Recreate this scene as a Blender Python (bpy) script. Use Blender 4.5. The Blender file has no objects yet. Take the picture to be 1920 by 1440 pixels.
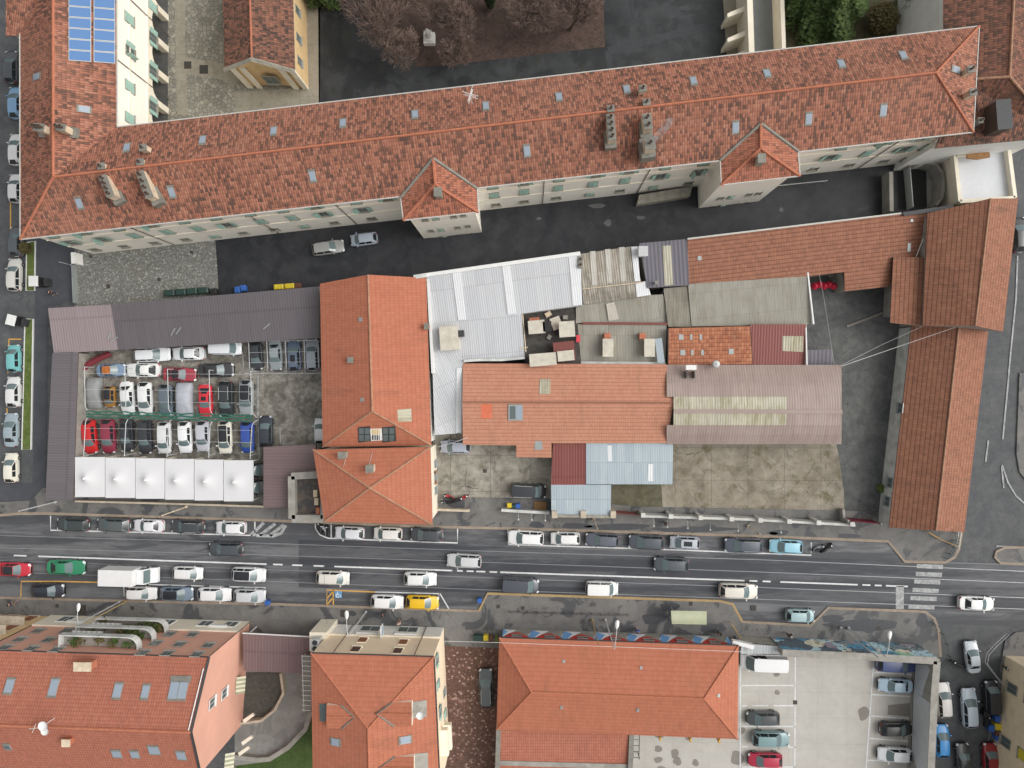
import bpy, math, random
from mathutils import Vector, Matrix, Euler
random.seed(7)
S = bpy.context.scene
COL = S.collection
rad = math.radians
# ---------------------------------------------------------------- camera, world, sun, exposure
CAMH, FPX = 95.0, 1330.0
cam_d = bpy.data.cameras.new('camera'); cam = bpy.data.objects.new('camera', cam_d); COL.objects.link(cam)
cam.location = (0, 0, CAMH); cam.rotation_euler = (-0.0015, math.atan(35 / FPX), 0)
cam_d.sensor_width = 36; cam_d.lens = 36 * FPX / 1920; cam_d.clip_start = 1; cam_d.clip_end = 3000
S.camera = cam
W = bpy.data.worlds.new('World'); S.world = W; W.use_nodes = True
wt = W.node_tree; bgn = wt.nodes['Background']
sky = wt.nodes.new('ShaderNodeTexSky'); sky.sky_type = 'NISHITA'; sky.sun_disc = False
SUN_EL, SUN_AZ = 45, 86          # azimuth clockwise from +Y (photo's up)
sky.sun_elevation = rad(SUN_EL); sky.sun_rotation = rad(SUN_AZ); sky.air_density = 2.5; sky.dust_density = 9; sky.ozone_density = 1
hs = wt.nodes.new('ShaderNodeHueSaturation'); hs.inputs['Saturation'].default_value = .12
wt.links.new(sky.outputs[0], hs.inputs['Color']); wt.links.new(hs.outputs[0], bgn.inputs['Color'])
bgn.inputs['Strength'].default_value = .15
sd = bpy.data.lights.new('sun', 'SUN'); sun = bpy.data.objects.new('sun', sd); COL.objects.link(sun)
sd.energy = .5; sd.angle = rad(60); sd.color = (1, .97, .93); sun.location = (0, 0, 120)
sun.rotation_euler = (rad(90 - SUN_EL), 0, rad(180 - SUN_AZ))
S.view_settings.view_transform = 'Standard'; S.view_settings.look = 'None'
S.view_settings.exposure = -.08; S.view_settings.gamma = 1
S.cycles.max_bounces = 5; S.cycles.diffuse_bounces = 3
# ---------------------------------------------------------------- geometry helpers
RC = cam.rotation_euler.to_matrix(); CP = Vector((0, 0, CAMH))
def ray(px, py): return RC @ Vector(((px - 960) / FPX, -(py - 720) / FPX, -1))
def P(px, py, z=0.0):                      # surveyed point: where the sight line meets height z
    d = ray(px, py); return CP + d * ((z - CAMH) / d.z)
def on_wall(px, py, a, b):                 # where the sight line meets the vertical plane through a, b
    d = ray(px, py); n = Vector((-(b - a).y, (b - a).x, 0)); return CP + d * ((a - CP).dot(n) / d.dot(n))
def area2(p): return sum(p[i].x * p[(i + 1) % len(p)].y - p[(i + 1) % len(p)].x * p[i].y for i in range(len(p)))
def inset(p, d):
    s = 1 if area2(p) > 0 else -1; out = []; n = len(p)
    for i in range(n):
        a, b, c = p[i - 1], p[i], p[(i + 1) % n]
        e1 = (b - a).to_2d().normalized(); e2 = (c - b).to_2d().normalized()
        n1 = Vector((-e1.y, e1.x)) * s; n2 = Vector((-e2.y, e2.x)) * s
        m = n1 + n2; k = m.length_squared
        m = m * (2 / k) if k > .3 else n1
        out.append(Vector((b.x + m.x * d, b.y + m.y * d, b.z)))
    return out
class MB:
    def __init__(s): s.v = []; s.f = []; s.m = []; s.uv = {}
    def face(s, pts, mi=0, uv=None):
        k = len(s.v); s.v += [Vector(p) for p in pts]; s.f.append(tuple(range(k, k + len(pts)))); s.m.append(mi)
        if uv: s.uv[len(s.f) - 1] = uv
    def grid(s, rows, mi=0, close=False):
        k = len(s.v); n = len(rows[0])
        for r in rows: s.v += [Vector(p) for p in r]
        for i in range(len(rows) - 1):
            for j in range(n if close else n - 1):
                j2 = (j + 1) % n
                s.f.append((k + i * n + j, k + i * n + j2, k + (i + 1) * n + j2, k + (i + 1) * n + j)); s.m.append(mi)
        return k
    def prism(s, pts, z0, z1, mi=0, top=None, bottom=True):
        p = list(pts)
        if area2(p) < 0: p.reverse()
        a = [Vector((q.x, q.y, z0)) for q in p]; b = [Vector((q.x, q.y, z1)) for q in p]; n = len(p); k = len(s.v)
        s.v += a + b
        for i in range(n): j = (i + 1) % n; s.f.append((k + i, k + j, k + n + j, k + n + i)); s.m.append(mi)
        s.f.append(tuple(range(k + n, k + 2 * n))); s.m.append(mi if top is None else top)
        if bottom: s.f.append(tuple(range(k + n - 1, k - 1, -1))); s.m.append(mi)
    def box(s, c, d, rz=0, mi=0, M=None):
        k = len(s.v); M = M or (Matrix.Translation(c) @ Matrix.Rotation(rz, 4, 'Z'))
        for z in (-.5, .5):
            for x, y in ((-.5, -.5), (.5, -.5), (.5, .5), (-.5, .5)): s.v.append(M @ Vector((x * d[0], y * d[1], z * d[2])))
        for f in ((3, 2, 1, 0), (4, 5, 6, 7), (0, 1, 5, 4), (1, 2, 6, 5), (2, 3, 7, 6), (3, 0, 4, 7)): s.f.append(tuple(k + i for i in f)); s.m.append(mi)
    def tube(s, pts, r, n=6, mi=0, cap=True):
        pts = [Vector(p) for p in pts]; rows = []
        rr = r if isinstance(r, (list, tuple)) else [r] * len(pts)
        for i, p in enumerate(pts):
            t = (pts[min(i + 1, len(pts) - 1)] - pts[max(i - 1, 0)]).normalized()
            u = t.cross(Vector((0, 0, 1)) if abs(t.z) < .9 else Vector((1, 0, 0))).normalized(); w = t.cross(u)
            rows.append([p + (u * math.cos(2 * math.pi * k / n) + w * math.sin(2 * math.pi * k / n)) * rr[i] for k in range(n)])
        k = s.grid(rows, mi, True)
        if cap:
            s.f.append(tuple(range(k, k + n))); s.m.append(mi)
            e = k + (len(pts) - 1) * n; s.f.append(tuple(range(e + n - 1, e - 1, -1))); s.m.append(mi)
    def lathe(s, c, prof, n=12, mi=0):
        s.grid([[Vector((c[0] + r * math.cos(2 * math.pi * k / n), c[1] + r * math.sin(2 * math.pi * k / n), c[2] + z)) for k in range(n)] for r, z in prof], mi, True)
    def build(s, name, mats, parent=None, smooth=False, loc=None):
        me = bpy.data.meshes.new(name)
        if loc is None:
            if parent is not None: loc = wloc(parent)
            elif s.v:
                n = len(s.v); loc = Vector((sum(v.x for v in s.v) / n, sum(v.y for v in s.v) / n, min(v.z for v in s.v)))
            else: loc = Vector()
        loc = Vector(loc)
        me.from_pydata([v - loc for v in s.v], [], s.f)
        for m in (mats if isinstance(mats, (list, tuple)) else [mats]): me.materials.append(m)
        me.polygons.foreach_set('material_index', s.m)
        if s.uv:
            ul = me.uv_layers.new(name='UVMap')
            for fi, u in s.uv.items():
                for li, c in zip(me.polygons[fi].loop_indices, u): ul.data[li].uv = c
        me.update()
        if smooth:
            me.polygons.foreach_set('use_smooth', [True] * len(me.polygons)); me.set_sharp_from_angle(angle=rad(smooth if smooth > 1 else 40))
        o = bpy.data.objects.new(name, me); COL.objects.link(o)
        if parent is not None: o.parent = parent
        else: o.location = loc
        return o
def wloc(o):
    l = Vector(o.location)
    while o.parent: o = o.parent; l = l + Vector(o.location)
    return l
def tag(o, label, cat, group=None):
    o['label'] = label; o['category'] = cat
    if group: o['group'] = group
    return o
def thing(name, label, cat, loc, rz=0, group=None):
    o = bpy.data.objects.new(name, None); COL.objects.link(o); o.empty_display_size = .3
    o.location = loc; o.rotation_euler = (0, 0, rz); return tag(o, label, cat, group)
def struct(o): o['kind'] = 'structure'; return o
def copy_tree(o, parent=None):
    c = o.copy(); COL.objects.link(c)
    if parent is not None: c.parent = parent
    for ch in list(o.children): copy_tree(ch, c)
    return c
# ---------------------------------------------------------------- material helpers
def lin(r, g, b, k=1.): return tuple(k * ((c / 255 + .055) / 1.055) ** 2.4 for c in (r, g, b)) + (1,)
class NT:
    def __init__(s, name):
        s.mat = bpy.data.materials.new(name); s.mat.use_nodes = True; s.t = s.mat.node_tree
        s.b = s.t.nodes['Principled BSDF']
    def n(s, ty, inp=None, **at):
        x = s.t.nodes.new('ShaderNode' + ty)
        for k, v in at.items(): setattr(x, k, v)
        for k, v in (inp or {}).items(): s.set(x, k, v)
        return x
    def set(s, x, k, v):
        if isinstance(v, bpy.types.NodeSocket): s.t.links.new(v, x.inputs[k])
        else: x.inputs[k].default_value = v
    def math(s, op, a, b=0.0, c=None):
        i = {0: a, 1: b}
        if c is not None: i[2] = c
        return s.n('Math', i, operation=op).outputs[0]
    def pos(s): return s.n('NewGeometry').outputs['Position']
    def noise(s, vec, sc, det=3, rough=.6, dist=0): return s.n('TexNoise', {'Vector': vec, 'Scale': sc, 'Detail': det, 'Roughness': rough, 'Distortion': dist}).outputs['Fac']
    def ramp(s, fac, stops, interp='LINEAR'):
        r = s.n('ValToRGB', {'Fac': fac}); e = r.color_ramp; e.interpolation = interp
        while len(e.elements) < len(stops): e.elements.new(.5)
        for el, (p, c) in zip(e.elements, stops): el.position = p; el.color = c if len(c) == 4 else tuple(c) + (1,)
        return r.outputs[0]
    def mix(s, f, a, b, mode='MIX'):
        x = s.n('Mix', data_type='RGBA', blend_type=mode); s.set(x, 0, f); s.set(x, 6, a); s.set(x, 7, b); return x.outputs[2]
    def smooth(s, v, lo, hi): return s.n('MapRange', {0: v, 1: lo, 2: hi, 3: 0., 4: 1.}, interpolation_type='SMOOTHSTEP').outputs[0]
    def bump(s, h, st=.5, d=.05): return s.n('Bump', {'Height': h, 'Strength': st, 'Distance': d}).outputs[0]
    def out(s, color=None, rough=.8, normal=None, spec=None, **kw):
        if color is not None: s.set(s.b, 'Base Color', color)
        s.set(s.b, 'Roughness', rough)
        if normal is not None: s.set(s.b, 'Normal', normal)
        if spec is not None: s.set(s.b, 'Specular IOR Level', spec)
        for k, v in kw.items(): s.set(s.b, k.replace('_', ' '), v)
        return s.mat
def g(v): return (v, v, v, 1)
_pl = {}
def plain(name, c, rough=.6, var=.12, sc=1.5, metal=0, spec=.4):
    if name in _pl: return _pl[name]
    t = NT(name); n = t.noise(t.pos(), sc, 4)
    c2 = tuple(x * (1 - var) for x in c[:3]) + (1,); c3 = tuple(min(1, x * (1 + var)) for x in c[:3]) + (1,)
    _pl[name] = t.out(t.ramp(n, [(.3, c2), (.7, c3)]), rough, spec=spec, Metallic=metal); return _pl[name]
def tiles(name, stops, pu, pv, patch=.5, patch_c=(.05, .045, .04, 1), bumpst=.6, rowdark=.55, rnd=.62, coldark=.25):
    t = NT(name); uv = t.n('UVMap', uv_map='UVMap').outputs[0]; sp = t.n('SeparateXYZ', {0: uv})
    u = t.math('DIVIDE', sp.outputs[0], pu); v = t.math('DIVIDE', sp.outputs[1], pv)
    cell = t.n('CombineXYZ', {0: t.math('FLOOR', u), 1: t.math('FLOOR', t.math('ADD', v, t.math('MULTIPLY', t.n('TexWhiteNoise', {'W': t.math('FLOOR', u)}, noise_dimensions='1D').outputs[0], .25)))}).outputs[0]
    w = t.n('TexWhiteNoise', {'Vector': cell}, noise_dimensions='2D').outputs[0]
    big = t.noise(t.pos(), .22, 4, .62); mid = t.noise(t.pos(), 1.1, 3, .6)
    f = t.math('ADD', t.math('MULTIPLY', w, rnd), t.math('MULTIPLY', t.math('ADD', t.math('MULTIPLY', big, .55), t.math('MULTIPLY', mid, .45)), 1. - rnd))
    col = t.ramp(f, stops)
    st = t.math('MULTIPLY', t.smooth(t.math('ADD', t.math('MULTIPLY', big, .5), t.math('MULTIPLY', mid, .5)), .5, .72), patch)
    col = t.mix(st, col, patch_c)
    sv = t.n('CombineXYZ', {0: t.math('MULTIPLY', sp.outputs[0], .9), 1: t.math('MULTIPLY', sp.outputs[1], .16), 2: t.math('MULTIPLY', t.noise(t.pos(), .08, 2), 6)}).outputs[0]
    sk = t.math('MULTIPLY', t.smooth(t.noise(sv, 1., 5, .65), .5, .72), t.smooth(t.noise(t.pos(), .12, 3), .38, .62))
    col = t.mix(t.math('MULTIPLY', sk, min(.75, patch * 1.6)), col, patch_c)
    lt = t.math('MULTIPLY', t.smooth(t.noise(t.pos(), .09, 3, .5), .5, .66), .22)
    col = t.mix(lt, col, stops[-2][1])
    fu = t.math('FRACT', u); fv = t.math('FRACT', v)
    hu = t.math('SINE', t.math('MULTIPLY', fu, math.pi))
    gv = t.smooth(fv, .0, .3)                      # dark joint at the lower lip of each course
    gu = t.smooth(hu, .0, .55)
    dk = t.math('MULTIPLY', t.math('ADD', t.math('MULTIPLY', gv, rowdark), 1 - rowdark), t.math('ADD', t.math('MULTIPLY', gu, coldark), 1 - coldark))
    col = t.mix(1., col, t.n('CombineXYZ', {0: dk, 1: dk, 2: dk}).outputs[0], 'MULTIPLY')
    col = t.n('HueSaturation', {'Color': col, 'Hue': .503, 'Saturation': .92, 'Value': .85}).outputs[0]
    h = t.math('ADD', hu, t.math('MULTIPLY', t.math('SUBTRACT', 1., fv), .6))
    return t.out(col, .85, t.bump(h, bumpst * .6, .05), .25)
def corrug(name, c, c2, pu=.3, rough=.5, panel=1.1, plen=3.2, dirt=.4, dirt_c=(.1, .09, .07, 1), lo=.45, metal=0, joint=.15, ribk=None):
    t = NT(name); uv = t.n('UVMap', uv_map='UVMap').outputs[0]; sp = t.n('SeparateXYZ', {0: uv})
    u = t.math('DIVIDE', sp.outputs[0], pu); v = sp.outputs[1]
    rib = t.math('MULTIPLY', t.math('ADD', t.math('SINE', t.math('MULTIPLY', u, 2 * math.pi)), 1), .5)
    cell = t.n('CombineXYZ', {0: t.math('FLOOR', t.math('DIVIDE', sp.outputs[0], panel)), 1: t.math('FLOOR', t.math('DIVIDE', v, plen))}).outputs[0]
    w = t.n('TexWhiteNoise', {'Vector': cell}, noise_dimensions='2D').outputs[0]
    col = t.mix(w, c, c2)
    st = t.n('CombineXYZ', {0: t.math('MULTIPLY', sp.outputs[0], 2.2), 1: t.math('MULTIPLY', v, .35)}).outputs[0]
    d = t.math('ADD', t.math('MULTIPLY', t.noise(st, 1., 4), .6), t.math('MULTIPLY', t.noise(t.pos(), .35, 4), .4))
    col = t.mix(t.math('MULTIPLY', t.smooth(d, lo, lo + .25), dirt), col, dirt_c)
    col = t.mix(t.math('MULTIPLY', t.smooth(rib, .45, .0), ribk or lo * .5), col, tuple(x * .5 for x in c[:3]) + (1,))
    jv = t.math('FRACT', t.math('DIVIDE', v, plen)); ju = t.math('FRACT', t.math('DIVIDE', sp.outputs[0], panel))
    j = t.math('MAXIMUM', t.math('LESS_THAN', jv, .025), t.math('LESS_THAN', ju, .06))
    col = t.mix(t.math('MULTIPLY', j, joint * 2), col, tuple(x * .5 for x in c[:3]) + (1,))
    return t.out(col, rough, t.bump(rib, .5, .04), .4, Metallic=metal)
def groundmat(name, c1, c2, wet=.0, wet_c=None, sc=.25, crack=0, crack_sc=.25, crack_c=(.03, .03, .03, 1), moss=0, moss_c=(.06, .07, .025, 1), stretch=1, slab=0, rough=.75, lo=.5, grain=.25, slab_c=None, streak=0):
    t = NT(name); p = t.pos(); q = t.n('VectorMath', {0: p, 1: (1 / stretch, 1, 1)}, operation='MULTIPLY').outputs[0]
    a = t.noise(q, sc, 5, .65, .6); f = t.noise(p, 9, 3, .7); b = t.noise(q, sc * 3.7, 4, .6, .3)
    m = t.math('ADD', t.math('MULTIPLY', a, .6), t.math('MULTIPLY', b, .4))
    col = t.ramp(m, [(.36, c1), (.64, c2)])
    col = t.mix(grain, col, t.ramp(f, [(.3, (.25, .25, .25, 1)), (.7, (.85, .85, .85, 1))]), 'OVERLAY')
    rg = rough
    if streak:
        s3 = t.n('VectorMath', {0: p, 1: (.02, .55, 1)}, operation='MULTIPLY').outputs[0]
        sn = t.math('ADD', t.math('MULTIPLY', t.noise(s3, 1., 3, .6), .72), t.math('MULTIPLY', t.noise(t.n('VectorMath', {0: p, 1: (.35, 1.6, 1)}, operation='MULTIPLY').outputs[0], 1., 5, .7), .28))
        col = t.mix(t.math('MULTIPLY', t.smooth(sn, .44, .56), streak), col, wet_c)
    if crack:
        dv = t.n('VectorMath', {0: p, 1: t.n('VectorMath', {0: t.n('TexNoise', {'Vector': p, 'Scale': 1.2, 'Detail': 4}).outputs['Color'], 1: (.9, .9, 0)}, operation='MULTIPLY').outputs[0]}, operation='ADD').outputs[0]
        vo = t.n('TexVoronoi', {'Vector': dv, 'Scale': crack_sc}, feature='DISTANCE_TO_EDGE', voronoi_dimensions='2D').outputs[0]
        lim = t.math('MULTIPLY', t.smooth(t.noise(p, .4, 2), .4, .7), .012 / 1)
        ck = t.math('LESS_THAN', vo, t.math('MULTIPLY', lim, crack)); col = t.mix(t.math('MULTIPLY', ck, .75), col, crack_c)
    if slab:
        sp = t.n('SeparateXYZ', {0: p})
        jx = t.math('LESS_THAN', t.math('FRACT', t.math('DIVIDE', sp.outputs[0], slab)), .012); jy = t.math('LESS_THAN', t.math('FRACT', t.math('DIVIDE', sp.outputs[1], slab * .9)), .012)
        col = t.mix(t.math('MULTIPLY', t.math('MAXIMUM', jx, jy), .55), col, slab_c or crack_c)
    if moss: col = t.mix(t.math('MULTIPLY', t.smooth(t.noise(p, .5, 5, .7), .53, .68), moss), col, moss_c)
    if wet:
        wm = t.math('MULTIPLY', t.smooth(t.noise(q, sc * 1.3, 5, .6, 1.2), lo, lo + .07), wet)
        col = t.mix(wm, col, wet_c); rg = t.math('SUBTRACT', rough, t.math('MULTIPLY', wm, .28))
    return t.out(col, rg, t.bump(f, .15, .01), .3)
def cells(name, c1, c2, joint, sc, jw=.06, var_c=None, rnd=1., dirt=.5, dirt_c=(.05, .045, .04, 1)):
    t = NT(name); p = t.pos()
    v1 = t.n('TexVoronoi', {'Vector': p, 'Scale': sc, 'Randomness': rnd}, voronoi_dimensions='2D'); e = t.n('TexVoronoi', {'Vector': p, 'Scale': sc, 'Randomness': rnd}, feature='DISTANCE_TO_EDGE', voronoi_dimensions='2D').outputs[0]
    s = t.n('SeparateColor', {0: v1.outputs['Color']}).outputs[0]
    col = t.ramp(s, [(0, c1), (.85, c2), (1, var_c or c2)])
    col = t.mix(t.smooth(e, jw, jw * .3), col, joint)
    col = t.mix(t.math('MULTIPLY', t.smooth(t.noise(p, .3, 5, .65), .45, .65), dirt), col, dirt_c)
    return t.out(col, .7, t.bump(t.smooth(e, 0, jw), .4, .03), .35)
# ---------------------------------------------------------------- materials
OLD = tiles('old_clay_tiles', [(.22, lin(102, 78, 70)), (.36, lin(136, 90, 74)), (.5, lin(168, 104, 82)), (.66, lin(180, 114, 90)), (.8, lin(192, 132, 108)), (.93, lin(208, 176, 156))], .27, .44, .3, lin(112, 86, 74), .6, .25, rnd=.5, coldark=.5)
OLDR = tiles('restored_clay_tiles', [(.2, lin(118, 82, 68)), (.36, lin(160, 96, 74)), (.5, lin(184, 106, 80)), (.75, lin(192, 118, 92)), (.92, lin(206, 160, 138))], .27, .44, .25, lin(114, 86, 74), .6, .25, rnd=.5, coldark=.5)
OLDD = tiles('weathered_clay_tiles', [(.25, lin(80, 66, 60)), (.45, lin(120, 84, 70)), (.6, lin(144, 94, 76)), (.8, lin(162, 106, 86)), (.92, lin(184, 146, 126))], .27, .44, .45, lin(88, 74, 66), .6, .25, rnd=.5, coldark=.5)
ORG = tiles('orange_roof_tiles', [(.2, lin(180, 100, 72)), (.5, lin(192, 109, 79)), (.8, lin(202, 120, 90))], .34, .56, .4, lin(158, 98, 74), .3, .2, rnd=.22, coldark=.12)
SAL = tiles('salmon_roof_tiles', [(.2, lin(192, 124, 98)), (.5, lin(202, 136, 108)), (.8, lin(212, 148, 120))], .3, .48, .3, lin(172, 118, 94), .3, .38, rnd=.25, coldark=.1)
RUST = tiles('brown_interlocking_tiles', [(.2, lin(146, 96, 76)), (.5, lin(164, 106, 82)), (.8, lin(178, 118, 92))], .34, .52, .5, lin(124, 90, 74), .35, .6, rnd=.35, coldark=.15)
REDT = tiles('red_pantiles', [(.2, lin(174, 98, 78)), (.5, lin(188, 108, 84)), (.8, lin(198, 120, 96))], .3, .42, .3, lin(158, 100, 82), .5, .3, rnd=.3, coldark=.35)
SMALLT = tiles('mixed_orange_tiles', [(.15, lin(150, 90, 66)), (.4, lin(182, 106, 74)), (.7, lin(196, 122, 86)), (.9, lin(206, 152, 118))], .34, .5, .35, lin(130, 88, 70), .5, .5, rnd=.5, coldark=.3)
WHITEC = corrug('white_corrugated_sheet', lin(186, 188, 192), lin(196, 198, 201), .28, .45, 1.05, 4.5, .25, lin(165, 168, 172), .5)
BRIGHTC = corrug('bright_white_sheet', lin(216, 218, 221), lin(222, 224, 226), .28, .45, 1.05, 6, .1, lin(205, 205, 205), .3, joint=.05)
OLDC = corrug('dirty_corrugated_sheet', lin(160, 152, 138), lin(182, 176, 165), .3, .8, 2.2, 3.3, .85, lin(92, 84, 74), .42, ribk=.75)
FIBRE = corrug('fibre_cement_sheet', lin(150, 147, 137), lin(160, 157, 147), .2, .9, 1.1, 3.2, .5, lin(120, 116, 102), .42)
SLATEC = corrug('purple_grey_ribbed_sheet', lin(100, 97, 106), lin(106, 103, 112), .5, .5, 1., 9, .25, lin(80, 78, 84), .5)
GREYC = corrug('dark_grey_ribbed_sheet', lin(98, 93, 97), lin(102, 97, 101), .35, .5, 1., 12, .12, lin(84, 80, 84), .4)
MAUVEC = corrug('mauve_ribbed_sheet', lin(144, 131, 133), lin(149, 136, 138), .35, .5, 1., 12, .3, lin(138, 124, 128), .45)
BROWNC = corrug('brown_ribbed_sheet', lin(116, 98, 99), lin(121, 103, 104), .4, .5, 1., 12, .12, lin(98, 84, 85), .4)
REDC = corrug('red_ribbed_sheet', lin(124, 68, 62), lin(130, 74, 68), .36, .5, 1., 12, .2, lin(104, 58, 54), .45)
BLUEC = corrug('pale_blue_metal_sheet', lin(160, 174, 183), lin(174, 186, 193), .22, .45, 1.1, 5, .35, lin(150, 162, 168), .42)
PINKC = corrug('dusty_pink_ribbed_sheet', lin(158, 142, 135), lin(164, 148, 140), .33, .55, 1., 40, .5, lin(140, 120, 114), .4, joint=.05)
TRANS = corrug('mossy_translucent_sheet', lin(178, 174, 158), lin(186, 180, 160), .33, .4, 1., 40, .85, lin(140, 132, 98), .4)
CREAM = plain('cream_render', lin(249, 243, 231, 1), .85, .02, .8)
CREAM2 = plain('aged_cream_render', lin(238, 229, 210, 1), .85, .06, .6)
WHITEW = plain('white_render', lin(236, 235, 230, 1), .85, .06, .9)
DIRTW = plain('grimy_white_wall', lin(198, 199, 196), .85, .25, .7)
GREYW = plain('grey_concrete_wall', lin(150, 147, 140), .9, .2, .9)
PINKW = plain('pink_render', lin(222, 170, 150, 1), .9, .07, .3)
PEACH = plain('peach_render', lin(244, 224, 196, 1), .9, .05, .5)
OCHRE = plain('ochre_render', lin(224, 192, 144, 1), .9, .08, .8)
STONEW = plain('beige_stone_wall', lin(186, 174, 156), .9, .2, 1.2)
TERRA = plain('terracotta_ridge', lin(178, 112, 86), .85, .15, 2)
RIDGEB = plain('lichen_ridge', lin(166, 128, 104), .85, .25, 2)
ZINC = plain('zinc_metal', lin(160, 165, 164), .4, .1, 2, .3)
GUTT = plain('pale_gutter_metal', lin(190, 188, 182), .5, .1, 2)
DARKM = plain('dark_metal', lin(60, 60, 62), .5, .15, 3)
COPPER = plain('dark_pipe', lin(88, 74, 66), .6, .2, 3)
WHITEM = plain('white_paint', lin(222, 222, 220), .5, .04, 2)
GALV = plain('galvanised_steel', lin(190, 192, 192), .4, .08, 3)
SHUT = plain('green_shutter_paint', lin(160, 192, 180, 1), .7, .12, 3)
SHUTB = plain('brown_shutter_paint', lin(140, 92, 66), .7, .12, 3)
GLASS = NT('window_glass').out(lin(96, 106, 106), .08, spec=.5)
SKYG = NT('roof_window_glass').out(lin(150, 162, 176), .12, spec=.6)
DARKG = NT('painted_opening_shade').out(lin(42, 42, 42), .8)  # flat near-black colour painting the shade inside openings
SOLAR = NT('solar_cell_blue').out(lin(88, 124, 172), .5, spec=.25)
FRAME = plain('pale_aluminium', lin(205, 205, 200), .4, .05, 3, .2)
STONE = plain('grey_stone_trim', lin(150, 146, 134), .85, .25, 1.6)
CHIMB = plain('chimney_render', lin(206, 190, 166), .9, .2, 2)
LEAD = plain('lead_flashing', lin(128, 126, 118), .7, .2, 1.6)
PALES = plain('pale_stone_slab', lin(196, 190, 176), .85, .15, 1.2)
WOOD = plain('weathered_wood', lin(158, 118, 78), .8, .2, 3)
PAINTW = groundmat('road_paint_white', lin(196, 198, 198), lin(226, 227, 227), sc=1.2, grain=.2)
PAINTWORN = groundmat('worn_road_paint', lin(122, 124, 125), lin(184, 186, 185), sc=1.4, grain=.5)
PAINTO = groundmat('road_paint_orange', lin(192, 148, 78), lin(214, 166, 88), sc=2, grain=.3)
PAINTB = groundmat('road_paint_blue', lin(92, 142, 184), lin(112, 162, 204), sc=2, grain=.25)
RAILM = plain('steel_rail', lin(150, 152, 154), .35, .08, 2, .4)
ROADM = groundmat('road_asphalt', lin(90, 91, 94), lin(118, 119, 121), .6, lin(66, 68, 72), .3, stretch=5, lo=.55, rough=.62, streak=.75)
ROADN = groundmat('new_dark_asphalt', lin(74, 76, 80), lin(98, 99, 102), .45, lin(56, 58, 64), .4, stretch=6, lo=.55, rough=.55, streak=.8)
ASPH = groundmat('street_asphalt', lin(76, 78, 81), lin(96, 97, 98), .4, lin(62, 64, 67), .3, lo=.56, crack=.6)
ASPHD = groundmat('driveway_asphalt', lin(42, 44, 48), lin(62, 63, 66), .5, lin(36, 38, 42), .2, lo=.52, rough=.6, grain=.25, crack=.6)
ASPHY = groundmat('yard_asphalt', lin(72, 73, 74), lin(104, 105, 103), .35, lin(62, 63, 64), .3, crack=1.2, crack_sc=.5, lo=.57)
PAVE = groundmat('pavement_asphalt', lin(98, 97, 96), lin(122, 120, 117), .8, lin(66, 68, 72), .2, crack=.5, lo=.52, rough=.7)
PAVED = groundmat('slate_pavement', lin(70, 72, 78), lin(82, 84, 89), .3, lin(62, 64, 70), .2, lo=.56)
CONC = groundmat('mottled_concrete', lin(112, 108, 100), lin(168, 163, 152), .3, lin(84, 82, 76), .35, crack=1.2, crack_sc=.22, moss=.45, slab=5.4, lo=.55)
CONCL = groundmat('lot_concrete', lin(86, 82, 75), lin(160, 156, 147), .5, lin(80, 78, 72), .4, crack=.6, moss=.35, lo=.52)
CONCE = groundmat('mossy_slab_concrete', lin(108, 100, 87), lin(158, 150, 136), .32, lin(94, 87, 73), .22, crack=1.1, crack_sc=.35, moss=.8, moss_c=lin(94, 88, 58), slab=4.8, lo=.56, slab_c=(.04, .04, .02, 1))
DECK = groundmat('pale_deck_concrete', lin(174, 170, 163), lin(186, 183, 176), .0, None, .3, slab=3.8, grain=.12, slab_c=lin(150, 146, 138))
STAIN = groundmat('damp_concrete', lin(126, 121, 114), lin(136, 131, 124), sc=.8, grain=.15)
KERB = groundmat('kerb_stone', lin(136, 122, 108), lin(160, 146, 130), sc=.5, slab=1.1, grain=.3)
KERBY = groundmat('ochre_kerb_stone', lin(156, 132, 94), lin(172, 150, 112), sc=.5, slab=1.1, grain=.3)
COBB = cells('cobblestones', lin(104, 105, 100), lin(140, 140, 134), lin(92, 92, 86), 5.5, .08, lin(184, 184, 176), dirt=.2, dirt_c=lin(92, 90, 80))
FLAG = cells('crazy_paving', lin(126, 124, 114), lin(154, 150, 138), lin(70, 68, 58), 1.8, .06, lin(168, 164, 150), dirt=.35, dirt_c=lin(98, 94, 82))
PATH = groundmat('stone_path', lin(138, 132, 118), lin(158, 152, 138), sc=.6, slab=1.3, moss=.4, moss_c=lin(104, 96, 74))
BRICKP = cells('red_brown_pavers', lin(88, 66, 57), lin(118, 88, 77), lin(76, 60, 53), 4.2, .05, lin(186, 158, 146), dirt=.35, dirt_c=lin(84, 62, 56))
SOIL = groundmat('leaf_litter', lin(58, 48, 44), lin(92, 74, 66), sc=.9, grain=.7, moss=.3, moss_c=lin(70, 68, 44))
GRAVEL = groundmat('dark_gravel', lin(62, 62, 58), lin(90, 90, 84), sc=2, grain=.9, moss=.2)
GRASS = groundmat('grass_turf', lin(72, 88, 40), lin(104, 116, 64), sc=.8, grain=.8, moss=.3, moss_c=lin(120, 108, 84))
LAWN = groundmat('dark_lawn', lin(54, 72, 34), lin(74, 92, 48), sc=.8, grain=.8)
WTILE = groundmat('white_terrace_tiles', lin(206, 209, 213), lin(216, 218, 222), sc=.5, slab=.75, grain=.08, slab_c=lin(178, 180, 184))
BARK = plain('bark', lin(92, 80, 66), .9, .3, 4)
TWIG = plain('winter_twigs', lin(124, 106, 97), .9, .35, 1.2)
NEEDLE = plain('conifer_green', lin(84, 102, 58), .85, .45, 1.1)
CYP = plain('cypress_green', lin(44, 56, 34), .85, .4, 1.1)
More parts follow.
